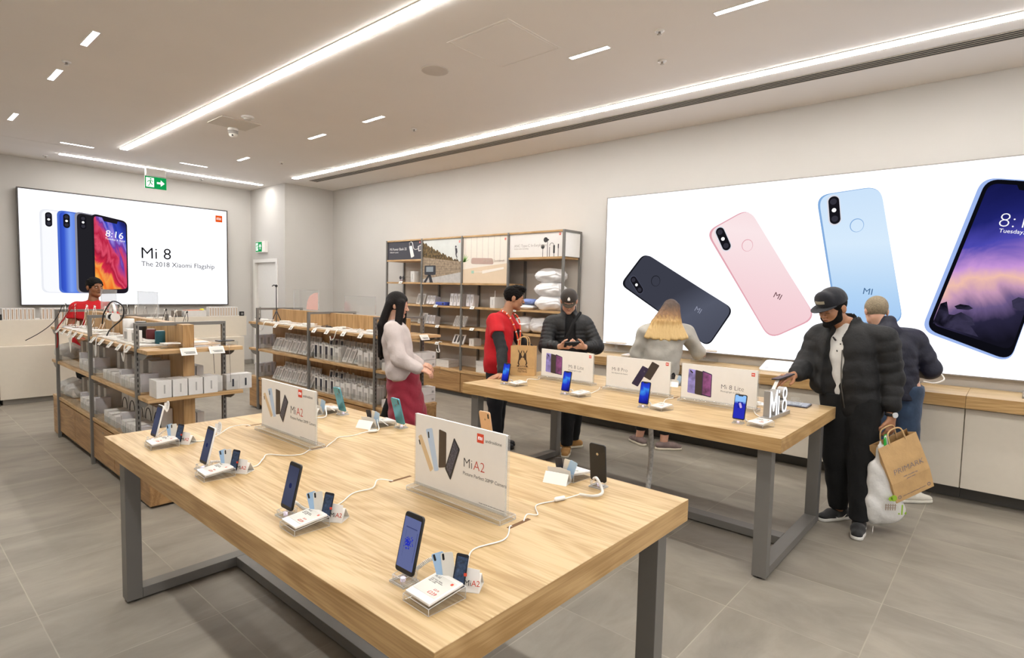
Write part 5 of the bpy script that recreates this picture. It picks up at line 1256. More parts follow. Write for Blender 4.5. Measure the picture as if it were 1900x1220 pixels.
goods('cube', 3, .25, 1.755, 'square white carton beside the sunglasses in the leftmost bay', 1, 0, 0, 0, (1.6, .9, 1.8))
goods('slim', 2, .32, 1.39, 'tall clear-wrapped pack, upper shelf under the skateboard poster', 3, .08, 0, .12, (1, 1.1, 1.45))
goods('slim', 1, .93, 1.39, 'tall grey pack, upper shelf under the toothbrush poster', 2, .08, 0, .12, (1, 1.1, 1.4))
goods('case', 2, .30, 1.07, 'slanted slim white pack, second shelf under the skateboard poster', 4, .07, 0, .45, (1, .6, 1.1))
goods('cube', 1, .80, .80, 'small white cube box on the lowest shelf left of the staff member in red', 1, 0, 0, 0, (1, 1, 1.1))
goods('cube', 1, .33, 1.39, 'white carton on the upper shelf just left of the staff member\'s head', 1, 0, 0, 0, (1.3, .9, 1.6))
for i, (f, n) in enumerate(((.52, 2), (.55, 3))):
    for k in range(n): place('lid', UX+.17, US[2-i]+f*.94, .411+k*.058, 0, 'flat white box on the wall unit base, %s from bottom, %s pile' % (ORD[k], ('left', 'right')[i]), 'flat white boxes on the wall shelving unit', 0, (1, 1, 1))
place('lid', UX+.17, US[2]+.86, .411, 0, 'flat cream box behind the carton pile at the end of the middle island', 'flat white boxes on the wall shelving unit', 0, (1, .5, 1.1))
t = thing('sunglasses', 'dark round sunglasses on the second shelf of the leftmost bay', 'sunglasses', (UX+.1, 7.93, 1.755))
for s in (-1, 1): MB().lathe([(.03, -.003), (.03, .003)], (0, s*.04, .075), 20, axis='x').build('lens', BLACK, t)
MB().tube([(0, -.07, .09), (0, 0, .085), (0, .07, .09)], .003, 6).tube([(0, .07, .09), (.14, .07, .085)], .002, 6).tube([(0, -.07, .09), (.14, -.07, .085)], .002, 6).box(-.02, -.04, 0, .03, .04, .045).build('frame', CHROME, t)
t = thing('blue_package', 'flat blue pack on the upper shelf under the skateboard poster', 'package', (UX+.12, 6.88, 1.39)); MB().box(-.08, -.11, 0, .08, .11, .055).build('blue_case', mat('royal_blue', '#3f51a8', .4), t, .012); MB().lathe([(.016, -.001), (.016, .001)], (-.081, -.07, .03), 14, axis='x').build('port', BLACK, t)
t = thing('electric_toothbrush', 'white electric toothbrush standing on the upper shelf under the toothbrush poster', 'toothbrush', (UX+.08, 5.72, 1.39)); MB().lathe([(.03, 0), (.03, .015), (.02, .02)], n=16).build('charger', WHITE, t); MB().lathe([(.013, .02), (.012, .14), (.005, .16), (.004, .22), (.006, .25), (.0, .255)], n=14).build('handle', WHITE, t)
t = thing('glasses_rack', 'white rack with three dark oval slots on the lowest shelf under the skateboard poster', 'display rack', (UX+.1, 6.52, .80), 0, None)
M = Matrix.Rotation(.45, 4, 'Y'); MB().box(-.006, -.13, 0, .006, .13, .16).xf(M).build('white_rack', WHITE, t, .004); q = MB()
for k in (-1, 0, 1): q.prism(capsule2(k*.075, .08, .045, .12), (-.0065, 0, 0), (0, -1, 0), (0, 0, 1), (-1, 0, 0), .001)
q.xf(M).build('dark_slot', mat('slot_print', '#4a433e', .5), t)
for i, (bay, f, z, lb) in enumerate(((3, .55, 1.755, 'white price tag on the second shelf of the leftmost bay'), (3, .55, 1.39, 'white price tag on the third shelf of the leftmost bay'), (2, .6, 1.39, 'white price tag on the upper shelf under the skateboard poster'), (2, .55, 1.07, 'white price tag on the second shelf under the skateboard poster'), (2, .55, .80, 'white price tag on the lowest shelf under the skateboard poster'),
                                (1, .72, 1.39, 'white price tag on the upper shelf under the toothbrush poster'), (1, .72, 1.07, 'white price tag on the second shelf under the toothbrush poster'), (0, .85, 1.39, 'white price tag on the shelf right of the staff member\'s face'))):
    edge_tag(UX-.011, US[bay]+f*.94, z-.002, 0, lb, 'price tags on the wall shelving unit', .08, .05)
cable('white strap hanging from the lowest shelf under the skateboard poster', [(UX+.05, 6.83, .805), (UX-.018, 6.83, .81), (UX-.022, 6.82, .72), (UX-.024, 6.80, .66), (UX-.022, 6.86, .655), (UX-.024, 6.87, .70)], 'hanging straps on the wall unit', .008, 8, 'wrist_strap')
cable('grey strap hanging from the third shelf of the leftmost bay', [(UX+.05, 7.75, 1.395), (UX-.018, 7.75, 1.40), (UX-.022, 7.74, 1.33), (UX-.024, 7.72, 1.27), (UX-.022, 7.78, 1.26)], 'hanging straps on the wall unit', .007, 8, 'wrist_strap')
def soft(name, c, r, mset, lb, cat, group, seed=0, sub=4, amp=.07, flat=True, parts=None):
    t = thing(name, lb, cat, c, 0, group)
    bm = bmesh.new(); bmesh.ops.create_icosphere(bm, subdivisions=sub, radius=1)
    for v in bm.verts:
        x, y, z = v.co
        e = .55
        q = Vector((math.copysign(abs(x)**e, x), math.copysign(abs(y)**e, y), math.copysign(abs(z)**1., z)*(1-.55*max(abs(x), abs(y))**3)))
        f = 1+amp*(math.sin(x*6+seed)*math.cos(y*7+seed*2)+.6*math.sin(x*15+y*11+z*9+seed))
        v.co = Vector((q.x*r[0]*f*.8, q.y*r[1]*f*.8, q.z*r[2]*f+r[2]))
    for f in bm.faces: f.smooth = True
    me = bpy.data.meshes.new('cover'); bm.to_mesh(me); bm.free(); me.materials.append(mset)
    ob = bpy.data.objects.new('cover', me); COL.objects.link(ob); ob.parent = t
    return t
PIL = mat('pillow_white', '#e9e7e6', .75, noise=.06, nscale=9, bump=.35, bscale=18)
for i, z in enumerate((1.39, 1.575, 1.76)):
    t = soft('bagged_pillow', (UX+.17, 4.76, z), (.17, .27, .1), PIL, 'plump white pillow in clear plastic, %s of the pile right of the staff member' % ('bottom', 'middle', 'top')[i], 'pillow', 'bagged pillows on the wall shelving unit', i+1)
for i, y in enumerate((5.18, 4.9)): soft('bagged_pillow', (UX+.17, y, 1.07), (.17, .2, .11), PIL, 'rolled white pillow on the lower shelf, %s' % ('right beside the staff member in red', 'partly behind the man in the cap')[i], 'pillow', 'rolled pillows on the wall shelving unit', i+5)
soft('folded_cloth', (UX+.14, 5.12, 1.39), (.12, .16, .035), PIL, 'folded white cloth on the shelf beside the staff member\'s chin', 'cloth', 'folded cloths', 8, amp=.04)
soft('folded_cloth', (UX+.14, 5.10, 1.462), (.11, .13, .04), mat('soft_blue', '#7f93cc', .8, noise=.1), 'folded blue cloth lying on a white one beside the staff member\'s face', 'cloth', 'folded cloths', 9, amp=.06)

# ------------------------------------------------------------ goods on the wall counter
def cstand(x, y, lb, watch=True):
    t = thing('product_plinth', lb, 'display stand', (x, y, CTZ), .1, 'clear plinths on the wall counter')
    MB().box(-.09, -.13, 0, .09, .13, .035).build('clear_block', CLEARH, t, .002); MB().box(-.012, -.015, .035, .012, .015, .12).build('clear_neck', CLEARH, t)
    q = MB().box(-.03, -.14, .12, .03, .14, .15); q.build('white_bar', WHITE, t, .008)
cstand(6.33, 3.78, 'clear plinth with a white bar left of the woman in grey'); cstand(6.33, 2.62, 'clear plinth with a white bar right of the woman in grey')
price_block(6.05, 3.45, -.2, 'white price tag block on the wall counter left of the woman in grey', 'price blocks on the wall counter', CTZ, False)
t = thing('bathroom_scale', 'white bathroom scale tilted on a stand beside the reaching hand', 'scale', (6.2, 1.80, CTZ))
MB().box(-.06, -.07, 0, .06, .07, .03).build('stand_foot', WHITE, t, .004); M = Matrix.Translation((0, 0, .035)) @ Matrix.Rotation(-.30, 4, 'Y')
MB().prism(rrect(.28, .28, .04, 6), (0, 0, 0), (1, 0, 0), (0, 1, 0), (0, 0, 1), .022).xf(M).build('scale_top', WHITE, t, .004)
q = MB()
for a in (-.08, .08):
    for b in (-.08, .08): q.lathe([(.03, .022), (.03, .0228)], (a, b, 0), 20)
q.xf(M).build('electrode', mat('electrode_grey', '#c4c6c8', .3, .3), t)
MB().tube([(0, 0, .03), (0, 0, .035)], .03, 12).build('neck', WHITE, t)
t = thing('camera_stand', 'white indoor camera on a clear base right of the man in the blue jacket', 'gadget', (6.15, .66, CTZ)); MB().box(-.06, -.08, 0, .06, .08, .03).build('clear_block', CLEARH, t, .002); MB().box(-.05, -.07, .031, .05, .07, .037).build('white_top', WHITE, t); MB().tube([(0, .0, .037), (0, .02, .12), (0, .03, .22)], .014, 10).build('white_body', WHITE, t)
cable('white cable looping up from the clear base right of the blue jacket', [(6.15, .64, CTZ+.06), (6.18, .56, CTZ+.09), (6.2, .47, CTZ+.13), (6.18, .42, CTZ+.08), (6.15, .48, CTZ+.04), (6.12, .56, CTZ+.05)], None, .006, 8, 'looping_cable')
t = thing('acrylic_tray', 'shallow clear tray at the right photo edge on the wall counter', 'acrylic tray', (6.12, -.2, CTZ)); MB().box(-.08, -.11, 0, .08, .11, .012).box(-.08, -.11, .012, -.076, .11, .05).box(.076, -.11, .012, .08, .11, .05).box(-.076, .106, .012, .076, .11, .05).build('tray_walls', CLEARH, t)
MB().box(-.07, -.1, .0125, .07, .1, .014).build('white_insert', WHITE, t)
# ------------------------------------------------------------ smooth bodies from blended tapered capsules
class Body:
    def __init__(s, k=.03): s.p = []; s.k = k
    def rc(s, a, b, ra, rb, flat=None, k=None, quilt=None, op=1, up=None):
        s.p.append(('rc', np.array(a, float), np.array(b, float), ra, rb, flat, s.k if k is None else k, quilt, op)); return s
    def el(s, c, r, M=None, k=None, op=1):
        s.p.append(('el', np.array(c, float), np.array(r, float), None if M is None else np.array([list(v) for v in M.to_3x3()]), None, None, s.k if k is None else k, None, op)); return s
    def cut(s, c, n, box=None):      # keep the side n points away from
        n = np.array(n, float); s.p.append(('pl', np.array(c, float), n/np.linalg.norm(n), None, None, box, 0, None, -1)); return s
    def mesh(s, vox, wr=None, lo=None, hi=None):
        L = []; H = []
        for q in s.p:
            if q[8] < 0 or q[0] == 'pl': continue
            if q[0] == 'rc':
                r = max(q[3], q[4])*1.05; L.append(np.minimum(q[1], q[2])-r); H.append(np.maximum(q[1], q[2])+r)
            else: r = max(q[2]); L.append(q[1]-r); H.append(q[1]+r)
        mn = np.min(L, 0)-vox*3; mx = np.max(H, 0)+vox*3
        if lo is not None: mn = np.maximum(mn, lo)
        if hi is not None: mx = np.minimum(mx, hi)
        n = np.ceil((mx-mn)/vox).astype(int)+1
        ax = [mn[i]+vox*np.arange(n[i]) for i in range(3)]
        D = np.full(n, 1., np.float32)
        for q in s.p:
            kind, A, B, ra, rb, flat, k, quilt, op = q
            if kind == 'pl': sl = [slice(0, n[i]) for i in range(3)]
            else:
                m = k+vox*3+.012
                if kind == 'rc': r = max(ra, rb); l = np.minimum(A, B)-r-m; h = np.maximum(A, B)+r+m
                else: r = max(B); l = A-r-m; h = A+r+m
                sl = [slice(max(0, int((l[i]-mn[i])/vox)), min(n[i], int((h[i]-mn[i])/vox)+2)) for i in range(3)]
                if any(x.stop <= x.start for x in sl): continue
            X, Y, Z = [ax[i][sl[i]].reshape([-1 if j == i else 1 for j in range(3)]) for i in range(3)]
            if kind == 'rc':
                ab = B-A; L2 = max(ab@ab, 1e-9)
                px, py, pz = X-A[0], Y-A[1], Z-A[2]
                t = np.clip((px*ab[0]+py*ab[1]+pz*ab[2])/L2, 0, 1)
                qx, qy, qz = px-t*ab[0], py-t*ab[1], pz-t*ab[2]
                if flat is not None:
                    nn, sc = np.array(flat[0], float), flat[1]; nn = nn/np.linalg.norm(nn)
                    dd = (qx*nn[0]+qy*nn[1]+qz*nn[2])*(1/sc-1)
                    qx, qy, qz = qx+dd*nn[0], qy+dd*nn[1], qz+dd*nn[2]
                d = np.sqrt(qx*qx+qy*qy+qz*qz)-(ra+t*(rb-ra))
                if flat is not None: d = d*(.5+.5*min(1, flat[1]))
                if quilt: d = d-quilt[0]*(np.abs(np.sin(PI*t*math.sqrt(L2)/quilt[1]))**.7-.5)
            elif kind == 'el':
                px, py, pz = X-A[0], Y-A[1], Z-A[2]
                if ra is not None:
                    M = ra; px, py, pz = (px*M[0, 0]+py*M[1, 0]+pz*M[2, 0], px*M[0, 1]+py*M[1, 1]+pz*M[2, 1], px*M[0, 2]+py*M[1, 2]+pz*M[2, 2])
                k0 = np.sqrt((px/B[0])**2+(py/B[1])**2+(pz/B[2])**2); k1 = np.sqrt((px/B[0]**2)**2+(py/B[1]**2)**2+(pz/B[2]**2)**2)
                d = k0*(k0-1)/np.maximum(k1, 1e-6)
            else: d = -((X-A[0])*B[0]+(Y-A[1])*B[1]+(Z-A[2])*B[2])
            V = D[tuple(sl)]
            if op > 0:
                if k > 0: hh = np.clip(.5+.5*(V-d)/k, 0, 1); V[...] = V*(1-hh)+d*hh-k*hh*(1-hh)
                else: V[...] = np.minimum(V, d)
            else:
                if kind == 'pl':
                    if flat is not None:
                        w = (np.abs(X-flat[0][0]) < flat[1][0]) & (np.abs(Y-flat[0][1]) < flat[1][1]) & (np.abs(Z-flat[0][2]) < flat[1][2])
                        V[...] = np.where(w, np.maximum(V, -d), V)
                    else: V[...] = np.maximum(V, -d)
                elif k > 0: hh = np.clip(.5-.5*(V+d)/k, 0, 1); V[...] = V*(1-hh)-d*hh+k*hh*(1-hh)
                else: V[...] = np.maximum(V, -d)
        if wr:
            X, Y, Z = [ax[i].reshape([-1 if j == i else 1 for j in range(3)]) for i in range(3)]
            a, f, sd = wr
            D = D+a*np.sin(Z*f*(1.3)+2.2*np.sin(X*f*.45+sd)+1.8*np.sin(Y*f*.5+2*sd))+a*.5*np.sin(X*f*1.1+Z*f*.6+2*np.sin(Y*f*.7+sd))
        # naive surface nets
        S = D < 0
        c = np.zeros(tuple(x-1 for x in D.shape), np.int8)
        N3 = D.shape
        for i in (0, 1):
            for j in (0, 1):
                for l_ in (0, 1): c += S[i:N3[0]-1+i, j:N3[1]-1+j, l_:N3[2]-1+l_]
        act = (c > 0) & (c < 8); ijk = np.argwhere(act); idx = np.full(act.shape, -1, np.int32); idx[act] = np.arange(len(ijk))
        acc = np.zeros((len(ijk), 3)); cnt = np.zeros(len(ijk))
        cor = [(i, j, l_) for i in (0, 1) for j in (0, 1) for l_ in (0, 1)]
        for u in cor:
            for v in cor:
                if sum(abs(a-b) for a, b in zip(u, v)) != 1 or u > v: continue
                va = D[ijk[:, 0]+u[0], ijk[:, 1]+u[1], ijk[:, 2]+u[2]]; vb = D[ijk[:, 0]+v[0], ijk[:, 1]+v[1], ijk[:, 2]+v[2]]
                cr = (va < 0) != (vb < 0); t = np.where(cr, va/np.where(cr, va-vb, 1), 0)
                pt = np.array(u)+t[:, None]*(np.array(v)-np.array(u)); acc += pt*cr[:, None]; cnt += cr
        V = mn+(ijk+acc/np.maximum(cnt, 1)[:, None])*vox
        F = []
        for axn in range(3):
            o1, o2 = [(1, 2), (2, 0), (0, 1)][axn]
            sa = [slice(None)]*3; sb = [slice(None)]*3; sa[axn] = slice(0, -1); sb[axn] = slice(1, None)
            cr = S[tuple(sa)] != S[tuple(sb)]
            e = np.argwhere(cr); ok = (e[:, o1] > 0) & (e[:, o2] > 0) & (e[:, o1] < act.shape[o1]) & (e[:, o2] < act.shape[o2]); e = e[ok]
            if not len(e): continue
            def g(d1, d2):
                q = e.copy(); q[:, o1] += d1; q[:, o2] += d2; return idx[q[:, 0], q[:, 1], q[:, 2]]
            f = np.stack([g(-1, -1), g(0, -1), g(0, 0), g(-1, 0)], 1)
            ins = S[e[:, 0], e[:, 1], e[:, 2]]; f[~ins] = f[~ins][:, ::-1]
            F.append(f[(f >= 0).all(1)])
        return V, np.concatenate(F)
def np_obj(name, parts, mats, parent=None, root=(0, 0, 0)):
    """parts: list of (V, F, material index)"""
    me = bpy.data.meshes.new(name); vs = []; fs = []; mi = []; o = 0
    for V, F, m in parts:
        vs.append(V-np.array(root)); fs.append(F+o); mi += [m]*len(F); o += len(V)
    V = np.concatenate(vs).astype(np.float32); F = np.concatenate(fs).astype(np.int32)
    me.vertices.add(len(V)); me.vertices.foreach_set('co', V.ravel())
    me.loops.add(F.size); me.loops.foreach_set('vertex_index', F.ravel())
    me.polygons.add(len(F)); me.polygons.foreach_set('loop_start', np.arange(0, F.size, 4, dtype=np.int32))
    me.update(calc_edges=True); me.validate()
    for m in (mats if isinstance(mats, (list, tuple)) else [mats]): me.materials.append(m)
    if len(me.polygons) == len(mi): me.polygons.foreach_set('material_index', mi)
    me.polygons.foreach_set('use_smooth', [True]*len(me.polygons))
    ob = bpy.data.objects.new(name, me); COL.objects.link(ob)
    if parent is not None: ob.parent = parent
    return ob
def V3(*a): return np.array(a, float)
def unit(v): v = np.array(v, float); return v/np.linalg.norm(v)
def skin_mat(name, col, lip=None):
    if name in _M: return _M[name]
    m = mat(name, col, .5, noise=.08, nscale=14, spec=.4)
    b = [n for n in m.node_tree.nodes if n.type == 'BSDF_PRINCIPLED'][0]
    b.inputs['Subsurface Weight'].default_value = .12; b.inputs['Subsurface Radius'].default_value = (.02, .008, .004); b.inputs['Subsurface Scale'].default_value = .3
    return m
def cloth(name, col, rough=.85, noise=.12, bump=.35, bs=30, sheen=.15): return mat(name, col, rough, noise=noise, nscale=9, bump=bump, bscale=bs, sheen=sheen)
def head_matrix(c, fdir, tilt=0.):
    """local x right, y forward, z up"""
    f = Vector(fdir).normalized(); r = f.cross(Vector((0, 0, 1))).normalized(); u = r.cross(f)
    M = Matrix(((r.x, f.x, u.x, c[0]), (r.y, f.y, u.y, c[1]), (r.z, f.z, u.z, c[2]), (0, 0, 0, 1)))
    return M @ Matrix.Rotation(tilt, 4, 'Y')
def head_prims(B, M, s=1., beardless=True, face=True):
    P = lambda x, y, z: tuple(M @ Vector((x*s, y*s, z*s)))
    R3 = M
    B.el(P(0, -.012, .028), (.076*s, .097*s, .088*s), R3, .01)
    B.el(P(0, .022, -.028), (.062*s, .066*s, .078*s), R3, .02)
    B.rc(P(-.028, .03, -.07), P(0, .060, -.094), .034*s, .024*s, k=.02); B.rc(P(.028, .03, -.07), P(0, .060, -.094), .034*s, .024*s, k=.02)
    for q in (-1, 1):
        B.el(P(q*.036, .052, -.026), (.024*s, .026*s, .024*s), R3, .02)
        B.el(P(q*.078, -.012, -.010), (.010*s, .020*s, .032*s), R3, .006)
        B.el(P(q*.083, -.016, -.006), (.008*s, .016*s, .024*s), R3, .004)
        if face: B.el(P(q*.031, .094, .004), (.020*s, .014*s, .012*s), R3, .010, -1)
    if face:
        B.rc(P(-.034, .079, .020), P(.034, .079, .020), .010*s, .010*s, k=.014)
        B.rc(P(0, .084, .014), P(0, .108, -.022), .008*s, .012*s, k=.010)
        for q in (-1, 1):
            B.el(P(q*.012, .096, -.027), (.008*s, .010*s, .008*s), R3, .006)
            B.el(P(q*.031, .078, .001), (.014*s, .011*s, .011*s), R3, .003)
        B.rc(P(-.020, .083, -.051), P(0, .092, -.049), .005*s, .007*s, k=.006); B.rc(P(.020, .083, -.051), P(0, .092, -.049), .005*s, .007*s, k=.006)
        B.rc(P(-.016, .083, -.061), P(.016, .083, -.061), .0065*s, .0065*s, k=.006)
        B.el(P(0, .080, -.094), (.020*s, .016*s, .014*s), R3, .014)
def hand_prims(B, wrist, d, n, side, curl=(.3, .3, .3, .3), thumb=.5, s=1., spread=.12, thumb_up=0.):
    """wrist point, d finger direction, n palm normal, side = direction of the thumb along the palm"""
    w = V3(*wrist); d = unit(d); n = unit(np.array(n, float)-d*(np.array(n, float)@d)); t = unit(np.cross(n, d))
    if t@np.array(side, float) < 0: t = -t
    B.rc(w-d*.02*s, w+d*.015*s, .026*s, .025*s, (n, .75), .012)
    for o in (.026, .009, -.009, -.025): B.rc(w+d*.012*s+t*o*.55*s, w+d*.084*s+t*o*s, .016*s, .0125*s, (n, .8), .010)
    for i, (o, L) in enumerate(((.028, .95), (.010, 1.06), (-.009, 1.0), (-.026, .8))):
        p = w+d*(.082+.004*L)*s+t*o*s; dd = unit(d+t*spread*(1.5-i)*.5); c = curl[i]
        for j, (l_, r0, r1) in enumerate(((.042, .0098, .0092), (.026, .0092, .0084), (.021, .0084, .0068))):
            a = c*(.8, 1.25, .9)[j]
            ax = np.cross(n, dd); ax = ax/np.linalg.norm(ax)
            dd = dd*math.cos(a)+n*math.sin(a); dd = unit(dd); 
            nn = unit(n-dd*(n@dd)) if abs(n@dd) < .98 else n
            q = p+dd*l_*L*s; B.rc(p, q, r0*s, r1*s, k=.003); p = q
            n2 = n*math.cos(a)-d*math.sin(a)
            if j < 2: n_keep = n; 
            n = n if c < .6 else unit(n*math.cos(a*.9)-unit(dd)*math.sin(a*.9)) if False else n
    p = w+d*.022*s+t*.022*s; dd = unit(d*.75+t*.75+n*.25*thumb)
    for j, (l_, r0, r1) in enumerate(((.040, .0145, .0115), (.030, .0115, .0102), (.025, .0102, .0078))):
        dd = unit(dd+n*thumb*.35*(j > 0)-t*.18*j+d*.1); q = p+dd*l_*s; B.rc(p, q, r0*s, r1*s, k=.006); p = q
def limb(B, pts, rs, flat=None, k=.02, quilt=None):
    for a, b, r0, r1 in zip(pts[:-1], pts[1:], rs[:-1], rs[1:]): B.rc(a, b, r0, r1, flat, k, quilt)
def shoe(root, par, ankle, toe, label, main, sole, h=.10, w=.045, L=.27, laces=None, logo=None):
    """shoe as parts: upper (skin-tight blend) and sole, resting on z=0"""
    a = V3(ankle[0], ankle[1], 0); d = unit(V3(toe[0], toe[1], 0)); heel = a-d*.07; tip = a+d*(L-.07-.045)
    z0 = ankle[2] if len(ankle) > 2 else 0.
    B = Body(.02)
    B.rc(heel+V3(0, 0, .045+z0), a+d*.08+V3(0, 0, .045+z0), .040, .043, ((0, 0, 1), .9)); B.rc(a+d*.08+V3(0, 0, .045+z0), tip+V3(0, 0, .032+z0), .043, .036, ((0, 0, 1), .75))
    B.rc(a-d*.01+V3(0, 0, .06+z0), a-d*.005+V3(0, 0, h+z0), .042, .040); B.cut((0, 0, .02+z0), (0, 0, -1)); B.cut((0, 0, h+z0), (0, 0, 1))
    V, F = B.mesh(.006); o = np_obj('shoe', [(V, F, 0)], main, par, root)
    if label: o['label'] = label
    B = Body(.02); B.rc(heel+V3(0, 0, .012+z0), a+d*.06+V3(0, 0, .012+z0), .044, .042); B.rc(a+d*.06+V3(0, 0, .012+z0), tip+V3(0, 0, .012+z0), .046, .040)
    B.cut((0, 0, .0005+z0), (0, 0, -1)); B.cut((0, 0, .026+z0), (0, 0, 1)); V, F = B.mesh(.006); np_obj('sole', [(V, F, 0)], sole, o, (0, 0, 0))
    o.children[0].data.transform(Matrix.Translation([-x for x in root]))
    if laces:
        q = MB(); t = V3(-d[1], d[0], 0)
        for k in range(5):
            c = a+d*(.03+.022*k)+V3(0, 0, .092-.011*k+z0)-V3(*root); q.tube([c-t*.022-V3(0, 0, .01), c+V3(0, 0, .002), c+t*.022-V3(0, 0, .01)], .0028, 6)
        q.build('laces', laces, o)
    return o
def piece(name, B, vox, m, par, root, wr=None, label=None):
    V, F = B.mesh(vox, wr); o = np_obj(name, [(V, F, 0)], m, par, root)
    if label: o['label'] = label
    return o
def band(name, c, r, n, w, m, par, root, flat=None):
    q = MB(); c = Vector(c)-Vector(root); n = Vector(n).normalized(); a = n.orthogonal().normalized(); b = n.cross(a); N = 24
    for s_ in (0,):
        vs = []
        for k in range(N):
            t = 2*PI*k/N; rr = a*math.cos(t)+b*math.sin(t); vs += [c+rr*r-n*w/2, c+rr*(r+.003)-n*w/2, c+rr*(r+.003)+n*w/2, c+rr*r+n*w/2]
        fs = []
        for k in range(N):
            j = (k+1) % N
            for i in range(4): fs.append((k*4+i, k*4+(i+1) % 4, j*4+(i+1) % 4, j*4+i))
        q.add(vs, fs, 0, True)
    return q.build(name, m, par)
def eyes(par, M, root, s=1., iris='#2a1a10', down=False):
    W = mat('eye_white', '#e6e0d8', .3); I = mat('iris_'+iris[1:], iris, .2)
    for q in (-1, 1):
        if not down:
            o = MB().sphere((0, 0, 0), (.0105*s, .006*s, .0045*s), 12).xf(Matrix.Translation([-x for x in root]) @ M @ Matrix.Translation((q*.031*s, .0865*s, .001*s))).build('eye', W, par)
            MB().sphere((0, 0, 0), (.0045*s, .003*s, .0045*s), 10).xf(Matrix.Translation([-x for x in root]) @ M @ Matrix.Translation((q*.031*s, .0912*s, .001*s))).build('iris', I, o)
        else:
            MB().tube([(q*(.031-.013)*s, .0865*s, -.0025*s), (q*.031*s, .0905*s, -.0055*s), (q*(.031+.014)*s, .085*s, -.002*s)], .0015*s, 6).xf(Matrix.Translation([-x for x in root]) @ M).build('eyelashes', BLACKM, par)
def brows(par, M, root, m, s=1.):
    for q in (-1, 1):
        MB().tube([(q*.014*s, .0895*s, .019*s), (q*.030*s, .0895*s, .025*s), (q*.047*s, .078*s, .020*s)], .003*s, 6, rs=[.003*s, .0035*s, .0018*s]).xf(Matrix.Translation([-x for x in root]) @ M).build('eyebrow', m, par)
def lips(par, M, root, col, s=1.):
    MB().tube([(-.021*s, .086*s, -.0555*s), (-.008*s, .0955*s, -.0515*s), (0, .0965*s, -.053*s), (.008*s, .0955*s, -.0515*s), (.021*s, .086*s, -.0555*s)], .003*s, 6, rs=[.001*s, .0032*s, .003*s, .0032*s, .001*s]).tube([(-.019*s, .086*s, -.0565*s), (0, .0925*s, -.0605*s), (.019*s, .086*s, -.0565*s)], .003*s, 6, rs=[.001*s, .0042*s, .001*s]).xf(Matrix.Translation([-x for x in root]) @ M).build('lips', mat('lips_'+col[1:], col, .45), par)
def hair_cap(M, s, grow=.010, fr=.055, back=-.05, side=-.01):
    """short hair: inflated skull minus the face"""
    B = Body(.01); P = lambda x, y, z: tuple(M @ Vector((x*s, y*s, z*s)))
    B.el(P(0, -.014, .032), (.078*s+grow, .099*s+grow, .088*s+grow), M, .01)
    B.el(P(0, .10, -.045), (.085*s, .085*s, .10*s), M, .02, -1)
    B.el(P(0, .02, -.11), (.11*s, .075*s, .095*s), M, .015, -1)
    for q in (-1, 1): B.el(P(q*.09, -.004, -.02), (.022*s, .022*s, .034*s), M, .005, -1)
    n = M.to_3x3() @ Vector((0, -.35, -1)); B.cut(P(0, -.09, back), n)
    return B
# ------------------------------------------------------------ people
def person(root, label, group=None):
    return None
def trunk(B, J, s=1., big=0.):
    f = J['f']; pel, ch, nk = map(lambda k: V3(*J[k]), ('pel', 'chest', 'neck'))
    r = unit(np.cross(f, (0, 0, 1)))
    B.rc(pel-r*.07, pel+r*.07, .10+big, .10+big, (f, .9), .04)
    B.rc(pel+V3(0, 0, .08), ch, .125+big, .14+big, (f, .78), .04)
    sl, sr = V3(*J['shL']), V3(*J['shR'])
    B.rc(sl*.8+ch*.2+V3(0, 0, -.0), sr*.8+ch*.2, .072+big*.5, .072+big*.5, None, .05)
    B.rc(ch+V3(0, 0, .08), nk, .075, .055, None, .03)
def arms(B, J, r=(.052, .044, .030), inf=0., k=.02, quilt=None, upto=2):
    for S in 'LR':
        pts = [J['sh'+S], J['el'+S], J['wr'+S]][:upto+1]
        limb(B, [V3(*p) for p in pts], [x+inf for x in r[:upto+1]], None, k, quilt)
def legs(B, J, r=(.088, .062, .042), inf=0., k=.03):
    for S in 'LR': limb(B, [V3(*J['hip'+S]), V3(*J['kn'+S]), V3(*J['an'+S])], [x+inf for x in r], None, k)
def make_body(J, M, root, label, skin, s=1., hands=(), big=0., headprims=True, face=True, group=None):
    """one mesh: trunk, limbs, head and hands in a single object"""
    B = Body(.03); trunk(B, J, s, big); arms(B, J); legs(B, J)
    n0 = V3(*J['neck']); hd = V3(*(M @ Vector((0, -.02*s, -.06*s))))
    B.rc(n0-V3(0, 0, .05), hd, .06, .052, None, .02)
    V1, F1 = B.mesh(.014)
    B = Body(.02); B.rc(n0-V3(0, 0, .04), hd, .058, .052, None, .02); head_prims(B, M, s, face=face); V2, F2 = B.mesh(.0048)
    parts = [(V1, F1, 0), (V2, F2, 0)]
    for h in hands:
        B = Body(.01); B.rc(V3(*h['el'])*.25+V3(*h['w'])*.75, V3(*h['w']), .034, .026, None, .01); hand_prims(B, h['w'], h['d'], h['n'], h['s'], h.get('c', (.3,)*4), h.get('t', .5), h.get('sc', 1.)); V, F = B.mesh(.0038); parts.append((V, F, 0))
    o = np_obj('person', parts, skin, None, root); o.location = root
    return tag(o, label, 'person', group)
SK_TAN = skin_mat('skin_tan', '#a9795a'); SK_BR = skin_mat('skin_brown', '#8a5a3c'); SK_PALE = skin_mat('skin_pale', '#cf9f86'); SK_LT = skin_mat('skin_light', '#c99a80')
HAIR_B = mat('hair_black', '#0d0a08', .85, spec=.2, noise=.3, nscale=60, bump=.2, bscale=140)
JACK = cloth('black_padded_nylon', '#090808', .7, .15, .5, 26, 0); TROUS = cloth('black_trouser_cloth', '#060606', .95, sheen=0)
PUFF = cloth('black_down_nylon', '#0b0a0b', .55, .15, .4, 40, 0)
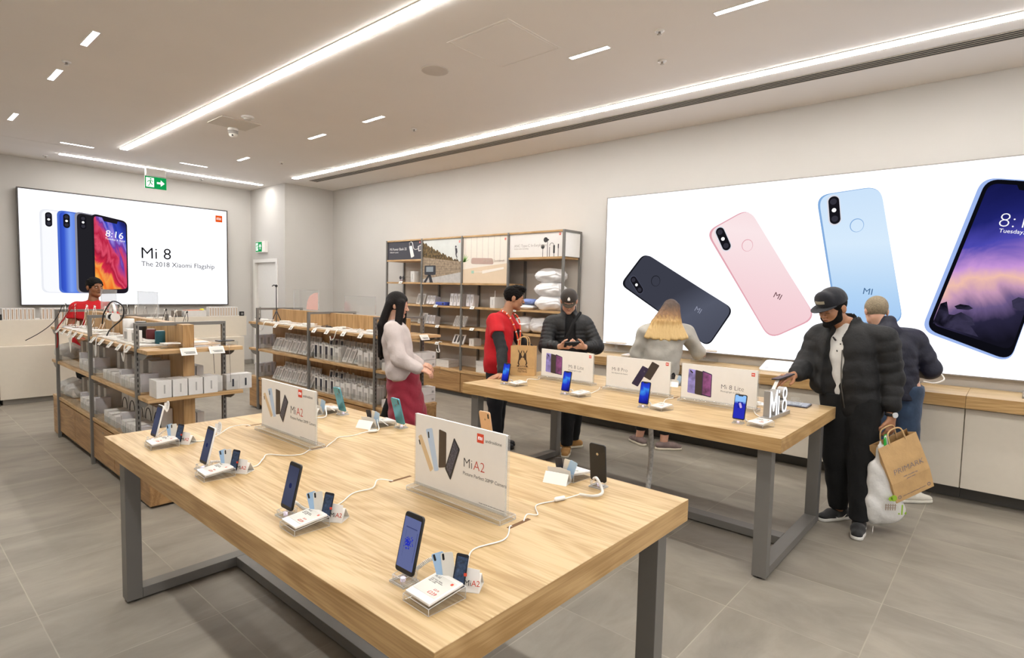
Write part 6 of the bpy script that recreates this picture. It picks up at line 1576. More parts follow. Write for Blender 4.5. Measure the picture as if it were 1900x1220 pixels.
WHITET = cloth('white_tshirt', '#dcdad5', .9); REDT = cloth('red_tshirt', '#b80d19', .9, .08, sheen=0); BLACKT = cloth('black_sleeve_cloth', '#0b0a0b', .9, sheen=0)
GREYJ = cloth('pale_grey_twill', '#aba79d', .85, .1, .4, 22); NAVY = cloth('navy_down_nylon', '#0b0c22', .6, .15, .5, 30, 0)
JEAN = cloth('blue_denim', '#2b3d55', .9, .3); DENIMD = cloth('dark_denim', '#0c0d14', .9, .2, sheen=0)

# --- man in black padded jacket with the shopping bags
def man_bags():
    R = (4.72, .82, 0); f = unit((-.91, .20, 0)); s = 1.04
    J = dict(f=f, pel=(4.79, .85, .93), chest=(4.765, .88, 1.27), neck=(4.78, .91, 1.46), shL=(4.79, .70, 1.375), shR=(4.80, 1.08, 1.375), elL=(4.825, .655, 1.09), wrL=(4.767, .607, .835),
             elR=(4.73, 1.15, 1.13), wrR=(4.53, 1.19, 1.075), hipL=(4.775, .78, .90), hipR=(4.78, .95, .90), knL=(4.72, .76, .50), knR=(4.775, .93, .50), anL=(4.62, .735, .09), anR=(4.77, .90, .09))
    M = head_matrix((4.69, 1.0, 1.575), (-.80, .42, -.36))
    hL = dict(w=(4.765, .603, .82), el=J['elL'], d=(-.05, .03, -1), n=(.55, .80, 0), s=(-.8, .55, 0), c=(.75, .8, .8, .8), t=.6, sc=1.08)
    hR = dict(w=(4.52, 1.195, 1.072), el=J['elR'], d=(-.9, .4, -.1), n=(.2, .3, -1), s=(-.4, -.9, 0), c=(.45, .5, .55, .6), t=.5)
    P = make_body(J, M, R, 'man in open black jacket and flat-brimmed cap carrying shopping bags', SK_TAN, s, (hL, hR), .0)
    # shirt
    B = Body(.03); trunk(B, J, s, .008); B.rc((4.785, .86, .95), (4.76, .88, 1.25), .150, .158, (f, .82), .03); B.rc((4.77, .90, 1.36), (4.77, .91, 1.45), .085, .072, None, .03); B.cut((0, 0, .90), (0, 0, -1)); B.cut((4.78, .9, 1.45), (.25, 0, 1))
    sh = piece('tshirt', B, .009, WHITET, P, R, (.0022, 42, 1.))
    q = MB()
    for a, b, c_ in ((.0, .02, 1.33), (.02, -.02, 1.30), (-.015, .0, 1.27), (.03, .01, 1.34)): q.box(-.004, -.006, -.012, .004, .006, .012)
    # trousers: loose
    B = Body(.03); 
    for S_, q_ in (('L', -1), ('R', 1)):
        limb(B, [V3(*J['hip'+S_])+V3(0, 0, .05), V3(*J['kn'+S_]), V3(*J['an'+S_])], [.122, .094, .064], None, .03)
    B.rc((4.80, .80, .90), (4.80, .92, .90), .112, .112, None, .03); B.cut((0, 0, .085), (0, 0, -1)); B.cut((0, 0, .95), (0, 0, 1))
    piece('trousers', B, .010, TROUS, P, R, (.003, 30, 2.))
    # open jacket
    B = Body(.025)
    B.rc((4.805, .815, .86), (4.775, .875, 1.10), .165, .18, (f, .9), .03, (.006, .12)); B.rc((4.775, .875, 1.08), (4.77, .89, 1.28), .185, .185, (f, .85), .03, (.005, .13)); B.rc((4.79, .75, 1.365), (4.80, 1.03, 1.365), .10, .10, None, .06)
    B.rc((4.74, 1.00, 1.30), (4.70, 1.04, 1.02), .10, .085, None, .04)
    B.rc((4.785, .91, 1.40), (4.78, .915, 1.475), .095, .088, None, .02)
    limb(B, [V3(4.79, .69, 1.36), V3(4.835, .645, 1.09), V3(4.775, .615, .915)], [.105, .098, .064], None, .010, (.008, .075))
    limb(B, [V3(4.80, 1.09, 1.36), V3(4.73, 1.15, 1.14), V3(4.58, 1.18, 1.085)], [.10, .09, .062], None, .02, (.006, .075))
    B.rc((4.63, .965, .70), (4.61, .962, 1.15), .070, .070, None, .008, None, -1); B.rc((4.61, .962, 1.15), (4.665, .955, 1.36), .070, .055, None, .008, None, -1)
    B.rc((4.66, .955, 1.36), (4.72, .94, 1.54), .05, .07, None, .008, None, -1); B.el((4.775, .91, 1.51), (.068, .068, .085), None, .005, -1)
    B.cut((0, 0, .765), (0, 0, -1)); B.cut((4.64, 1.0, .90), (0, 0, -1), ((4.60, 1.13, .80), (.09, .2, .115)))
    jk = piece('jacket', B, .0085, JACK, P, R, (.003, 40, .5))
    q = MB().tube([Vector(p)-Vector(R) for p in ((4.615, .905, 1.28), (4.617, .905, 1.15), (4.625, .90, 1.02), (4.648, .875, .86))], .004, 6); q.build('zip', STEEL_D, jk)
    B = Body(.01)
    for k in range(3):
        u_, v_ = ((.03, 1.345), (-.02, 1.30), (.0, 1.25))[k]; B.rc((4.655, .93+u_, v_), (4.65, .945+u_, v_+.02), .007, .006)
    piece('shirt_print', B, .004, BLACKM, sh, R); sh.children[0].location = (0, 0, 0)
    # cap
    mt = M; Pm = lambda x, y, z: tuple(mt @ Vector((x, y, z)))
    B = Body(.01); B.el(Pm(0, -.012, .050), (.094, .114, .104), mt, .01); B.el(Pm(0, .060, .088), (.072, .048, .062), mt, .02); B.cut(Pm(0, 0, .036), mt.to_3x3() @ Vector((0, .0, -1)))
    cp = piece('cap', B, .006, cloth('navy_black_cap', '#0d0e18', .85, .1), P, R)
    q = MB(); n = 16; out = [(.088*math.cos(PI*k/n), .050+.125*math.sin(PI*k/n)) for k in range(n+1)]
    q.prism(out, (0, 0, .038), (1, 0, 0), (0, 1, -.06), (0, .06, 1), .005); q.xf(Matrix.Translation([-x for x in R]) @ mt).build('brim', cloth('navy_black_cap', '#14151f'), cp)
    # grey strip badge curved round the front of the cap
    q = MB()
    for k in range(8):
        a0, a1 = -.6+.13*k+.2, -.6+.13*(k+1)+.2
        pts = [(math.sin(a)*.094, -.006+math.cos(a)*.1185, z_) for a in (a0, a1) for z_ in (.070, .092)]
        pin = [(x*.98, y*.98, z_) for x, y, z_ in pts]
        q.hexa([pin[0], pts[0], pts[2], pin[2], pin[1], pts[1], pts[3], pin[3]])
    q.xf(Matrix.Translation([-x for x in R]) @ mt).build('cap_badge', mat('badge_grey', '#97917f', .5), cp)
    hb = hair_cap(M, s, .004, back=-.04); piece('hair', hb, .006, HAIR_B, P, R)
    # beard
    B = Body(.008); B.rc(Pm(-.050, .030, -.066), Pm(0, .070, -.100), .033, .027); B.rc(Pm(.050, .030, -.066), Pm(0, .070, -.100), .033, .027); B.rc(Pm(-.068, .012, -.01), Pm(-.052, .030, -.064), .016, .031); B.rc(Pm(.068, .012, -.01), Pm(.052, .030, -.064), .016, .031); B.rc(Pm(-.022, .088, -.044), Pm(.022, .088, -.044), .004, .004)
    B.rc(Pm(-.012, .086, -.098), Pm(.012, .086, -.098), .020, .020, None, .01); B.el(Pm(0, .098, -.055), (.026, .024, .014), M, .004, -1)
    piece('beard', B, .005, HAIR_B, P, R)
    eyes(P, M, R, s, down=True); brows(P, M, R, HAIR_B, s); lips(P, M, R, '#7e4a3e', s)
    # watch
    wp = V3(4.768, .607, .842); b = band('watch_strap', wp, .036, (0, 0, 1), .022, BLACKM, P, R)
    MB().lathe([(.021, 0), (.022, .006), (.019, .010)], (0, 0, 0), 24).xf(Matrix.Translation(Vector(wp)-Vector(R)+Vector((-.028, -.026, 0))) @ Matrix.Rotation(PI/2, 4, 'Y') @ Matrix.Rotation(0, 4, 'Z') if False else Matrix.Translation(Vector(wp)-Vector(R)+Vector((-.027, -.024, 0))) @ Vector((-.75, -.66, 0)).to_track_quat('Z', 'Y').to_matrix().to_4x4()).build('watch_face', [CHROME], P)
    shoe(R, P, (4.62, .735), (-.95, -.10), None, cloth('black_knit', '#121214', .7), mat('shoe_sole_white', '#d9d6cf', .6), laces=BLACKM)
    shoe(R, P, (4.79, .89), (-.80, .50), None, cloth('black_knit', '#121214', .7), mat('shoe_sole_white', '#d9d6cf', .6), laces=BLACKM)
    for c, d in (((4.56, .69), (-.95, -.1)), ((4.71, .90), (-.8, .5))):
        d = unit((d[0], d[1], 0)); n_ = V3(d[1], -d[0], 0); n_ = n_ if n_@V3(-.75, -.66, 0) > 0 else -n_
        q = MB(); o_ = V3(c[0], c[1], .045)+n_*.046-V3(*R)
        q.prism([(-.05, .022), (-.03, .0), (.0, -.012), (.02, -.012), (.05, .01), (.018, .0), (.0, -.002), (-.02, .006)], o_, d, (0, 0, 1), n_, .002).build('swoosh_mark', WHITE, P)
    # phone in the right hand
    t = thing('smartphone', 'dark smartphone held by the man with the bags over the right table', 'phone', (4.42, 1.235, 1.065), 0)
    M2 = frame((0, 0, 0), (-.8, .5, -.25), (-.4, -.85, .1)); MB().prism(rrect(.15, .072, .01), (0, 0, 0), (1, 0, 0), (0, 1, 0), (0, 0, 1), .008).xf(M2).build('phone_case', BLACK, t); MB().prism(rrect(.14, .066, .006), (0, 0, .008), (1, 0, 0), (0, 1, 0), (0, 0, 1), .0006).xf(M2).build('screen', mat('glass_dark', '#16161c', .1), t)
    t = thing('leaflet', 'white leaflet hanging from the hand reaching over the glowing letters', 'leaflet', (4.37, 1.245, 1.05)); MB().prism([(0, 0), (.03, 0), (.03, -.13), (0, -.13)], (0, 0, 0), (.3, .9, 0), (.55, -.2, .9), (.9, -.3, -.5), .001).build('paper', PAPER, t)
man_bags()

# --- brown paper bag and white carrier held by that man
KRAFT = mat('kraft_paper', '#c6a16e', .75, noise=.08, nscale=12, bump=.5, bscale=14); KRAFTI = mat('kraft_inside', '#86683f', .8)
def paper_bag(name, label, M, w, d, h, paint, squash=.0, handle=True, hcol=KRAFT):
    t = thing(name, label, 'paper bag', M=M)
    # open top; side gussets folded slightly inwards towards the top
    g = squash
    vs = [(-w/2, -d/2, 0), (w/2, -d/2, 0), (w/2, 0, 0), (w/2, d/2, 0), (-w/2, d/2, 0), (-w/2, 0, 0)]
    mid = [(-w/2, -d/2, h*.35), (w/2, -d/2, h*.35), (w/2-g*.3, 0, h*.35), (w/2, d/2, h*.35), (-w/2, d/2, h*.35), (-w/2+g*.3, 0, h*.35)]
    k = 1-.55*min(1, g/.03) if g else 1
    top = [(-w/2, -d/2*k, h), (w/2, -d/2*k, h), (w/2-g, 0, h), (w/2, d/2*k, h), (-w/2, d/2*k, h), (-w/2+g, 0, h)]
    V = vs+mid+top; F = [(0, 1, 2, 3, 4, 5)[::-1]]
    for a in (0, 6):
        for i in range(6): F.append((a+i, a+(i+1) % 6, a+6+(i+1) % 6, a+6+i))
    me = bpy.data.meshes.new('bag_body'); me.from_pydata(V, [], F); me.materials.append(KRAFT); me.update()
    o = bpy.data.objects.new('bag_body', me); COL.objects.link(o); o.parent = t
    sm = o.modifiers.new('thickness', 'SOLIDIFY'); sm.thickness = .0015
    A = Art((-w/2, -d/2-.0008, 0), (1, 0, 0), (0, 0, 1), t, .0006)
    if k < 1:
        ang = math.atan2(d/2*(1-k), h*.65)
        A = Art((-w/2, -d/2-.0012, 0), (1, 0, 0), (0, 0, 1), t, .0006)
    paint(A, w, h)
    if handle:
        for s_ in (-1, 1):
            MB().tube(bez([(-w*.2, s_*d/2*k*.96, h-.04), (-w*.2, s_*d/2*k, h+.01), (-w*.16, s_*d/2*k*.8, h+.07), (0, s_*d/2*k*.7, h+.085), (w*.16, s_*d/2*k*.8, h+.07), (w*.2, s_*d/2*k, h+.01), (w*.2, s_*d/2*k*.96, h-.04)]), .005, 6).build('handle', hcol, t)
    return t
def paint_fat(A, w, h):
    m = mat('brown_print', '#3c2a1c', .7)
    for s_ in (-1, 1):
        def X(P): return [(w/2+s_*a*.62, b) for a, b in P] if s_ > 0 else [(w/2+s_*a*.62, b) for a, b in P][::-1]
        A.multi('hare_print', [X([(.015, .19), (.03, .215), (.055, .205), (.06, .15), (.035, .145), (.02, .17)]), X([(.035, .205), (.055, .21), (.085, .25), (.07, .245)]), X([(.02, .205), (.03, .22), (.01, .24), (.008, .23)]), X([(.04, .16), (.062, .15), (.075, .115), (.06, .10), (.085, .085), (.06, .082), (.045, .105), (.055, .12)]), X([(.01, .185), (.03, .18), (.025, .165), (.0, .17)])], m, 0)
    for i, s_ in enumerate(('FIGHTING', 'ANIMAL', 'TESTING')): A.txt('bag_lettering', s_, w/2, .078-.024*i, .024, m, 0, align='CENTER')
    A.poly('fold_line', [(0, .069), (w, .069), (w, .0705), (0, .0705)], KRAFTI, 0)
Mb = Matrix.Translation((4.10, 3.44, TZ+.001)) @ Matrix.Rotation(math.radians(-62), 4, 'Z')
paper_bag('paper_bag', 'brown paper bag with two leaping hares and Fighting Animal Testing lettering on the right table', Mb, .23, .10, .275, paint_fat)
def paint_prim(A, w, h):
    m = mat('grey_blue_print', '#6d6f7c', .7)
    A.txt('bag_lettering', 'PRIMARK', w/2, h*.50, .060, m, 0, align='CENTER', thin=-.001)
    A.txt('small_print', '100% recyclable bag', w/2, h*.40, .014, m, 0, align='CENTER'); A.txt('small_print', 'please reuse', w/2, h*.35, .014, m, 0, align='CENTER')
    A.multi('recycling_mark', ring(.035, .035, .013, .013, .004, 12)+ring(w-.035, .035, .013, .013, .004, 12), m, 0)
    A.txt('small_print', 'reduce, reuse, recycle this bag and its contents', w/2, .03, .010, m, 0, align='CENTER')
# axes: bag x (right), y (away), z (up) tilted as it swings from the hand
_Rw = Vector((.659, -.752, 0)); _Fw = Vector((.752, .659, 0))
zx = (Vector((0, 0, 1))*.93-_Rw*.36-_Fw*.12).normalized(); xx = (_Rw*.93+Vector((0, 0, 1))*.26+_Fw*.15); xx = (xx-zx*xx.dot(zx)).normalized(); yy = zx.cross(xx)
Mp = Matrix(((xx.x, yy.x, zx.x, 4.855), (xx.y, yy.y, zx.y, .505), (xx.z, yy.z, zx.z, .30), (0, 0, 0, 1)))
paper_bag('paper_bag', 'brown paper bag hanging tilted from the hand of the man in the open jacket', Mp, .31, .17, .41, paint_prim, .03, True, mat('twisted_paper', '#caa777', .7))
# white carrier
t = thing('carrier_bag', 'white plastic carrier with a green tree print hanging behind the tilted brown bag', 'carrier bag', (4.695, .612, .10))
B = Body(.04); B.rc((0, 0, .10), (-.015, .015, .34), .125, .098, ((.75, .66, 0), .45), .05); B.rc((.04, -.05, .075), (-.03, .03, .075), .082, .085, ((.75, .66, 0), .6), .05); B.rc((-.02, .02, .34), (-.05, .03, .56), .08, .012, ((.75, .66, 0), .3), .03); B.rc((0, 0, .34), (-.055, .0, .60), .06, .01, ((.75, .66, 0), .3), .03)
CARR = mat('white_carrier_plastic', '#d6d4cf', .35, noise=.06, nscale=9, bump=.6, bscale=22)
V, F = B.mesh(.007, (.0035, 36, 1.4)); np_obj('bag_body', [(V, F, 0)], CARR, t)
A = Art((-.085-.0, -.015, .02), tuple(_Rw), (0, 0, 1), t, .001)
A.O = Vector((-.11, -.005, .03)); gm = mat('leaf_green', '#8fb52e', .5); bm_ = mat('fence_brown', '#a08f80', .6)
A.multi('fence_print', [[(.03+.016*k, .07), (.038+.016*k, .07), (.038+.016*k, .115), (.03+.016*k, .115)] for k in range(5)]+[[(.028, .085), (.105, .085), (.105, .09), (.028, .09)], [(.028, .102), (.105, .102), (.105, .107), (.028, .107)]], bm_, 0)
A.multi('tree_print', [[(.142, .04), (.152, .04), (.152, .11), (.142, .11)], circ(.085, .155, .022), circ(.065, .15, .016), [(.12, .045), (.128, .055), (.135, .045), (.128, .04)], [(.165, .05), (.175, .065), (.18, .05), (.17, .042)]], gm, 0)
MB().tube(bez([(-.05, .0, .52), (-.055, .004, .58), (-.045, .005, .605), (-.02, .0, .60), (.0, -.01, .56)]), .009, 8).build('green_handle', mat('bright_green', '#2faa3c', .5), t)

# --- man in the cap with the phone
def man_cap():
    R = (4.86, 3.40, 0); f = unit((-.78, -.55, 0)); s = 1.0
    J = dict(f=f, pel=(4.90, 3.46, .92), chest=(4.92, 3.50, 1.24), neck=(4.90, 3.52, 1.43), shL=(5.00, 3.375, 1.325), shR=(4.78, 3.63, 1.325), elL=(5.02, 3.24, 1.08), elR=(4.66, 3.60, 1.07), wrL=(4.80, 3.235, 1.10), wrR=(4.625, 3.41, 1.10),
             hipL=(4.95, 3.39, .90), hipR=(4.86, 3.52, .90), knL=(4.88, 3.36, .5), knR=(4.84, 3.44, .5), anL=(4.95, 3.44, .09), anR=(4.72, 3.36, .09))
    M = head_matrix((4.85, 3.475, 1.555), (-.68, -.48, -.52))
    hL = dict(w=J['wrL'], el=J['elL'], d=(-.85, .25, .12), n=(-.3, .2, .95), s=(-.2, -.3, 1), c=(.75, .75, .75, .75), t=.6); hL['n'] = (.1, .75, .5); 
    hR = dict(w=J['wrR'], el=J['elR'], d=(.15, -.95, .1), n=(.7, .1, .6), s=(0, 0, 1), c=(.75, .75, .75, .75), t=.6)
    P = make_body(J, M, R, 'man in black quilted jacket and dark cap looking down at his phone', SK_LT, s, (hL, hR))
    B = Body(.03); trunk(B, J, s, .025); B.cut((0, 0, .86), (0, 0, -1)); B.rc((4.91, 3.51, 1.38), (4.89, 3.505, 1.455), .072, .066, None, .02); B.cut((4.9, 3.5, 1.452), (0, 0, 1)); piece('black_top', B, .009, BLACKT, P, R, (.0015, 40, 1))
    B = Body(.025); B.rc((4.90, 3.46, .90), (4.92, 3.50, 1.25), .165, .185, (f, .8), .04, (.006, .042)); B.rc((4.99, 3.39, 1.325), (4.79, 3.62, 1.325), .082, .082, None, .07)
    B.rc((4.91, 3.51, 1.38), (4.905, 3.515, 1.47), .088, .08, None, .02)
    limb(B, [V3(5.01, 3.365, 1.32), V3(5.03, 3.24, 1.09), V3(4.86, 3.235, 1.10)], [.078, .078, .055], None, .025, (.006, .042)); limb(B, [V3(4.77, 3.645, 1.32), V3(4.655, 3.605, 1.08), V3(4.628, 3.47, 1.10)], [.078, .078, .055], None, .025, (.006, .042))
    B.rc((4.765, 3.39, .80), (4.80, 3.41, 1.30), .085, .05, None, .012, None, -1); B.rc((4.80, 3.41, 1.30), (4.84, 3.45, 1.52), .05, .06, None, .01, None, -1); B.el((4.90, 3.51, 1.50), (.068, .068, .08), None, .005, -1)
    B.cut((0, 0, .845), (0, 0, -1)); piece('quilted_jacket', B, .0075, PUFF, P, R)
    # crossbody strap
    q = MB(); pts = [(4.745, 3.52, 1.30), (4.715, 3.44, 1.24), (4.73, 3.37, 1.17), (4.765, 3.31, 1.10)]
    MB().tube([Vector(p)-Vector(R) for p in bez([(4.90, 3.36, 1.44), (4.80, 3.36, 1.36), (4.745, 3.385, 1.24), (4.73, 3.44, 1.12), (4.75, 3.5, 1.0)])], .016, 8).build('bag_strap', BLACKT, P)
    B = Body(.03); legs(B, J, (.105, .082, .06)); B.rc((4.95, 3.4, .92), (4.86, 3.52, .92), .12, .12, None, .03); B.cut((0, 0, .09), (0, 0, -1)); B.cut((0, 0, .97), (0, 0, 1)); piece('trousers', B, .010, TROUS, P, R, (.002, 34, 1))
    Pm = lambda x, y, z: tuple(M @ Vector((x, y, z)))
    B = Body(.01); B.el(Pm(0, -.012, .040), (.089, .108, .090), M, .01); B.cut(Pm(0, 0, .034), M.to_3x3() @ Vector((0, 0, -1))); cm = cloth('dark_brown_cap', '#2c231b', .8, .15)
    cp = piece('cap', B, .006, cm, P, R)
    n = 16; out = [(.072*math.cos(PI*k/n), .05+.095*math.sin(PI*k/n)) for k in range(n+1)]
    T = Matrix.Translation([-x for x in R]) @ M
    MB().prism(out, (0, 0, .034), (1, 0, 0), (0, 1, -.18), (0, .18, 1), .005).xf(T).build('brim', cloth('olive_brim', '#3b3020', .8), cp)
    MB().prism([(0, .024), (.012, .008), (.014, -.008), (.005, -.018), (0, -.008), (-.005, -.018), (-.014, -.008), (-.012, .008)], (0, .094, .082), (1, 0, 0), (0, -.45, .9), (0, .9, .45), .003).xf(T).build('cap_emblem', WHITE, cp)
    B = hair_cap(M, s, .003, back=-.03); piece('hair', B, .006, mat('hair_dark_brown', '#2a1c14', .7), P, R)
    B = Body(.006); B.rc(Pm(-.046, .040, -.078), Pm(0, .066, -.104), .014, .014); B.rc(Pm(.046, .040, -.078), Pm(0, .066, -.104), .014, .014); B.rc(Pm(-.02, .0905, -.043), Pm(.02, .0905, -.043), .0035, .0035); piece('beard', B, .005, mat('stubble', '#4a3226', .8), P, R)
    eyes(P, M, R, s, down=True); brows(P, M, R, HAIR_B, s); lips(P, M, R, '#a8665a', s)
    TAN = mat('tan_suede', '#a87c45', .85, noise=.1, bump=.3); shoe(R, P, (4.72, 3.36), (-.86, -.5), None, TAN, mat('shoe_sole_cream', '#cfc6b2', .6), laces=TAN); shoe(R, P, (4.95, 3.44), (-.5, .3), None, TAN, mat('shoe_sole_cream', '#cfc6b2', .6), laces=TAN)
    band('wristband', (4.627, 3.44, 1.10), .032, (0, 1, 0), .012, BLACKM, P, R)
    t = thing('smartphone', 'black smartphone held in both hands by the man in the cap', 'phone', (4.655, 3.29, 1.135)); M2 = frame((0, 0, 0), (.72, -.55, .05), (-.4, -.5, .62)); M2 = M2 @ Matrix.Rotation(0, 4, 'Z')
    MB().prism(rrect(.15, .074, .01), (0, 0, 0), (1, 0, 0), (0, 1, 0), (0, 0, 1), .009).xf(M2).build('phone_case', BLACK, t); MB().prism(rrect(.142, .068, .006), (0, 0, .009), (1, 0, 0), (0, 1, 0), (0, 0, 1), .0005).xf(M2).build('screen', mat('glass_dark', '#16161c', .1), t)
man_cap()

# --- staff member leaning on the right table
def staff():
    R = (4.38, 4.02, 0); f = unit((.60, -.80, 0)); s = 1.02
    J = dict(f=f, pel=(4.36, 4.02, .92), chest=(4.41, 4.03, 1.24), neck=(4.46, 4.02, 1.41), shL=(4.60, 4.10, 1.34), shR=(4.27, 3.99, 1.34), elL=(4.69, 3.98, 1.10), wrL=(4.72, 3.84, 1.02), elR=(4.14, 3.83, 1.10), wrR=(3.90, 3.52, .905),
             hipL=(4.42, 4.05, .88), hipR=(4.30, 3.99, .88), knL=(4.42, 4.03, .5), knR=(4.31, 3.99, .5), anL=(4.44, 4.07, .09), anR=(4.33, 3.99, .09))
    M = head_matrix((4.535, 3.955, 1.575), (.72, -.66, -.22))
    hR = dict(w=(3.895, 3.515, .90), el=J['elR'], d=(-.80, .10, -.20), n=(0, 0, -1), s=(-.2, -1, 0), c=(.10, .08, .08, .12), t=.1)
    hR['w'] = (3.83, 3.47, .893); J['wrR'] = (3.84, 3.475, .90); J['elR'] = (4.10, 3.72, 1.08)
    P = make_body(J, M, R, 'staff member in red T-shirt over black sleeves with an orange lanyard', SK_TAN, s, (hR,))
    B = Body(.025); arms(B, J, (.058, .050, .038), .006); piece('black_undershirt', B, .008, BLACKT, P, R, (.0018, 46, 1))
    B = Body(.03); trunk(B, J, s, .03); B.rc((4.36, 4.02, .86), (4.40, 4.03, 1.2), .165, .17, (f, .85), .04)
    for S in 'LR':
        a, b = V3(*J['sh'+S]), V3(*J['el'+S]); B.rc(a, a+(b-a)*.45, .072, .078, None, .04)
    for S in 'LR':
        a, b = V3(*J['sh'+S]), V3(*J['el'+S]); d = unit(b-a); c = a+(b-a)*.50; B.cut(c, d, (c+d*.08, (.12, .12, .085)))
    B.cut((0, 0, .80), (0, 0, -1)); B.el((4.475, 4.0, 1.45), (.072, .072, .05), None, .01, -1); B.cut((4.46, 4.02, 1.45), (-.1, .1, 1)); piece('red_tshirt', B, .0085, REDT, P, R, (.0025, 34, 2))
    B = Body(.03); legs(B, J, (.10, .078, .06)); B.rc((4.31, 3.99, .90), (4.42, 4.04, .90), .115, .115, None, .03); B.cut((0, 0, .09), (0, 0, -1)); B.cut((0, 0, .95), (0, 0, 1)); piece('jeans', B, .010, DENIMD, P, R, (.002, 34, 1))
    B = hair_cap(M, s, .006, back=-.035); Pm = lambda x, y, z: tuple(M @ Vector((x, y, z))); B.el(Pm(0, .03, .115), (.06, .065, .028), M, .02); B.el(Pm(0, .075, .105), (.05, .03, .03), M, .015); piece('hair', B, .006, HAIR_B, P, R, (.0022, 170, 1))
    eyes(P, M, R, s); brows(P, M, R, HAIR_B, s); lips(P, M, R, '#8a5346', s)
    LAN = mat('orange_lanyard', '#d8502a', .7, noise=.05); q = MB(); w = MB()
    T = Vector(R)
    for side in ([(4.385, 4.00, 1.445), (4.40, 3.915, 1.40), (4.445, 3.865, 1.28), (4.48, 3.835, 1.12), (4.49, 3.83, 1.0)], [(4.52, 4.06, 1.44), (4.575, 3.95, 1.39), (4.56, 3.885, 1.28), (4.52, 3.85, 1.12), (4.49, 3.83, 1.0)]):
        pts = [Vector(p)-T for p in bez(side, 6)]; q.tube(pts, .0085, 6)
        for k in range(2, len(pts)-1, 3): w.sphere(tuple(pts[k]), .0105, 8)
    o = q.build('lanyard', LAN, P); w.build('lanyard_mark', WHITE, o)
    MB().cbox((4.485-R[0], 3.82-R[1], .955), (.055, .055, .085)).xf(Matrix.Identity(4)).build('name_badge', PAPER, P, .002) if False else MB().prism(rrect(.06, .085, .004), (4.485-R[0], 3.822-R[1], .95), tuple(_Rw), (0, 0, 1), (-.75, -.66, 0), .003).build('name_badge', PAPER, P)
    MB().tube([Vector((4.49, 3.83, 1.0))-T, Vector((4.486, 3.824, .99))-T], .004, 6).build('badge_clip', CHROME, P)
    BS = mat('black_leather', '#19181a', .5); shoe(R, P, (4.33, 3.99), (.6, -.8), None, BS, BLACKM); shoe(R, P, (4.44, 4.07), (.6, -.8), None, BS, BLACKM)
staff()

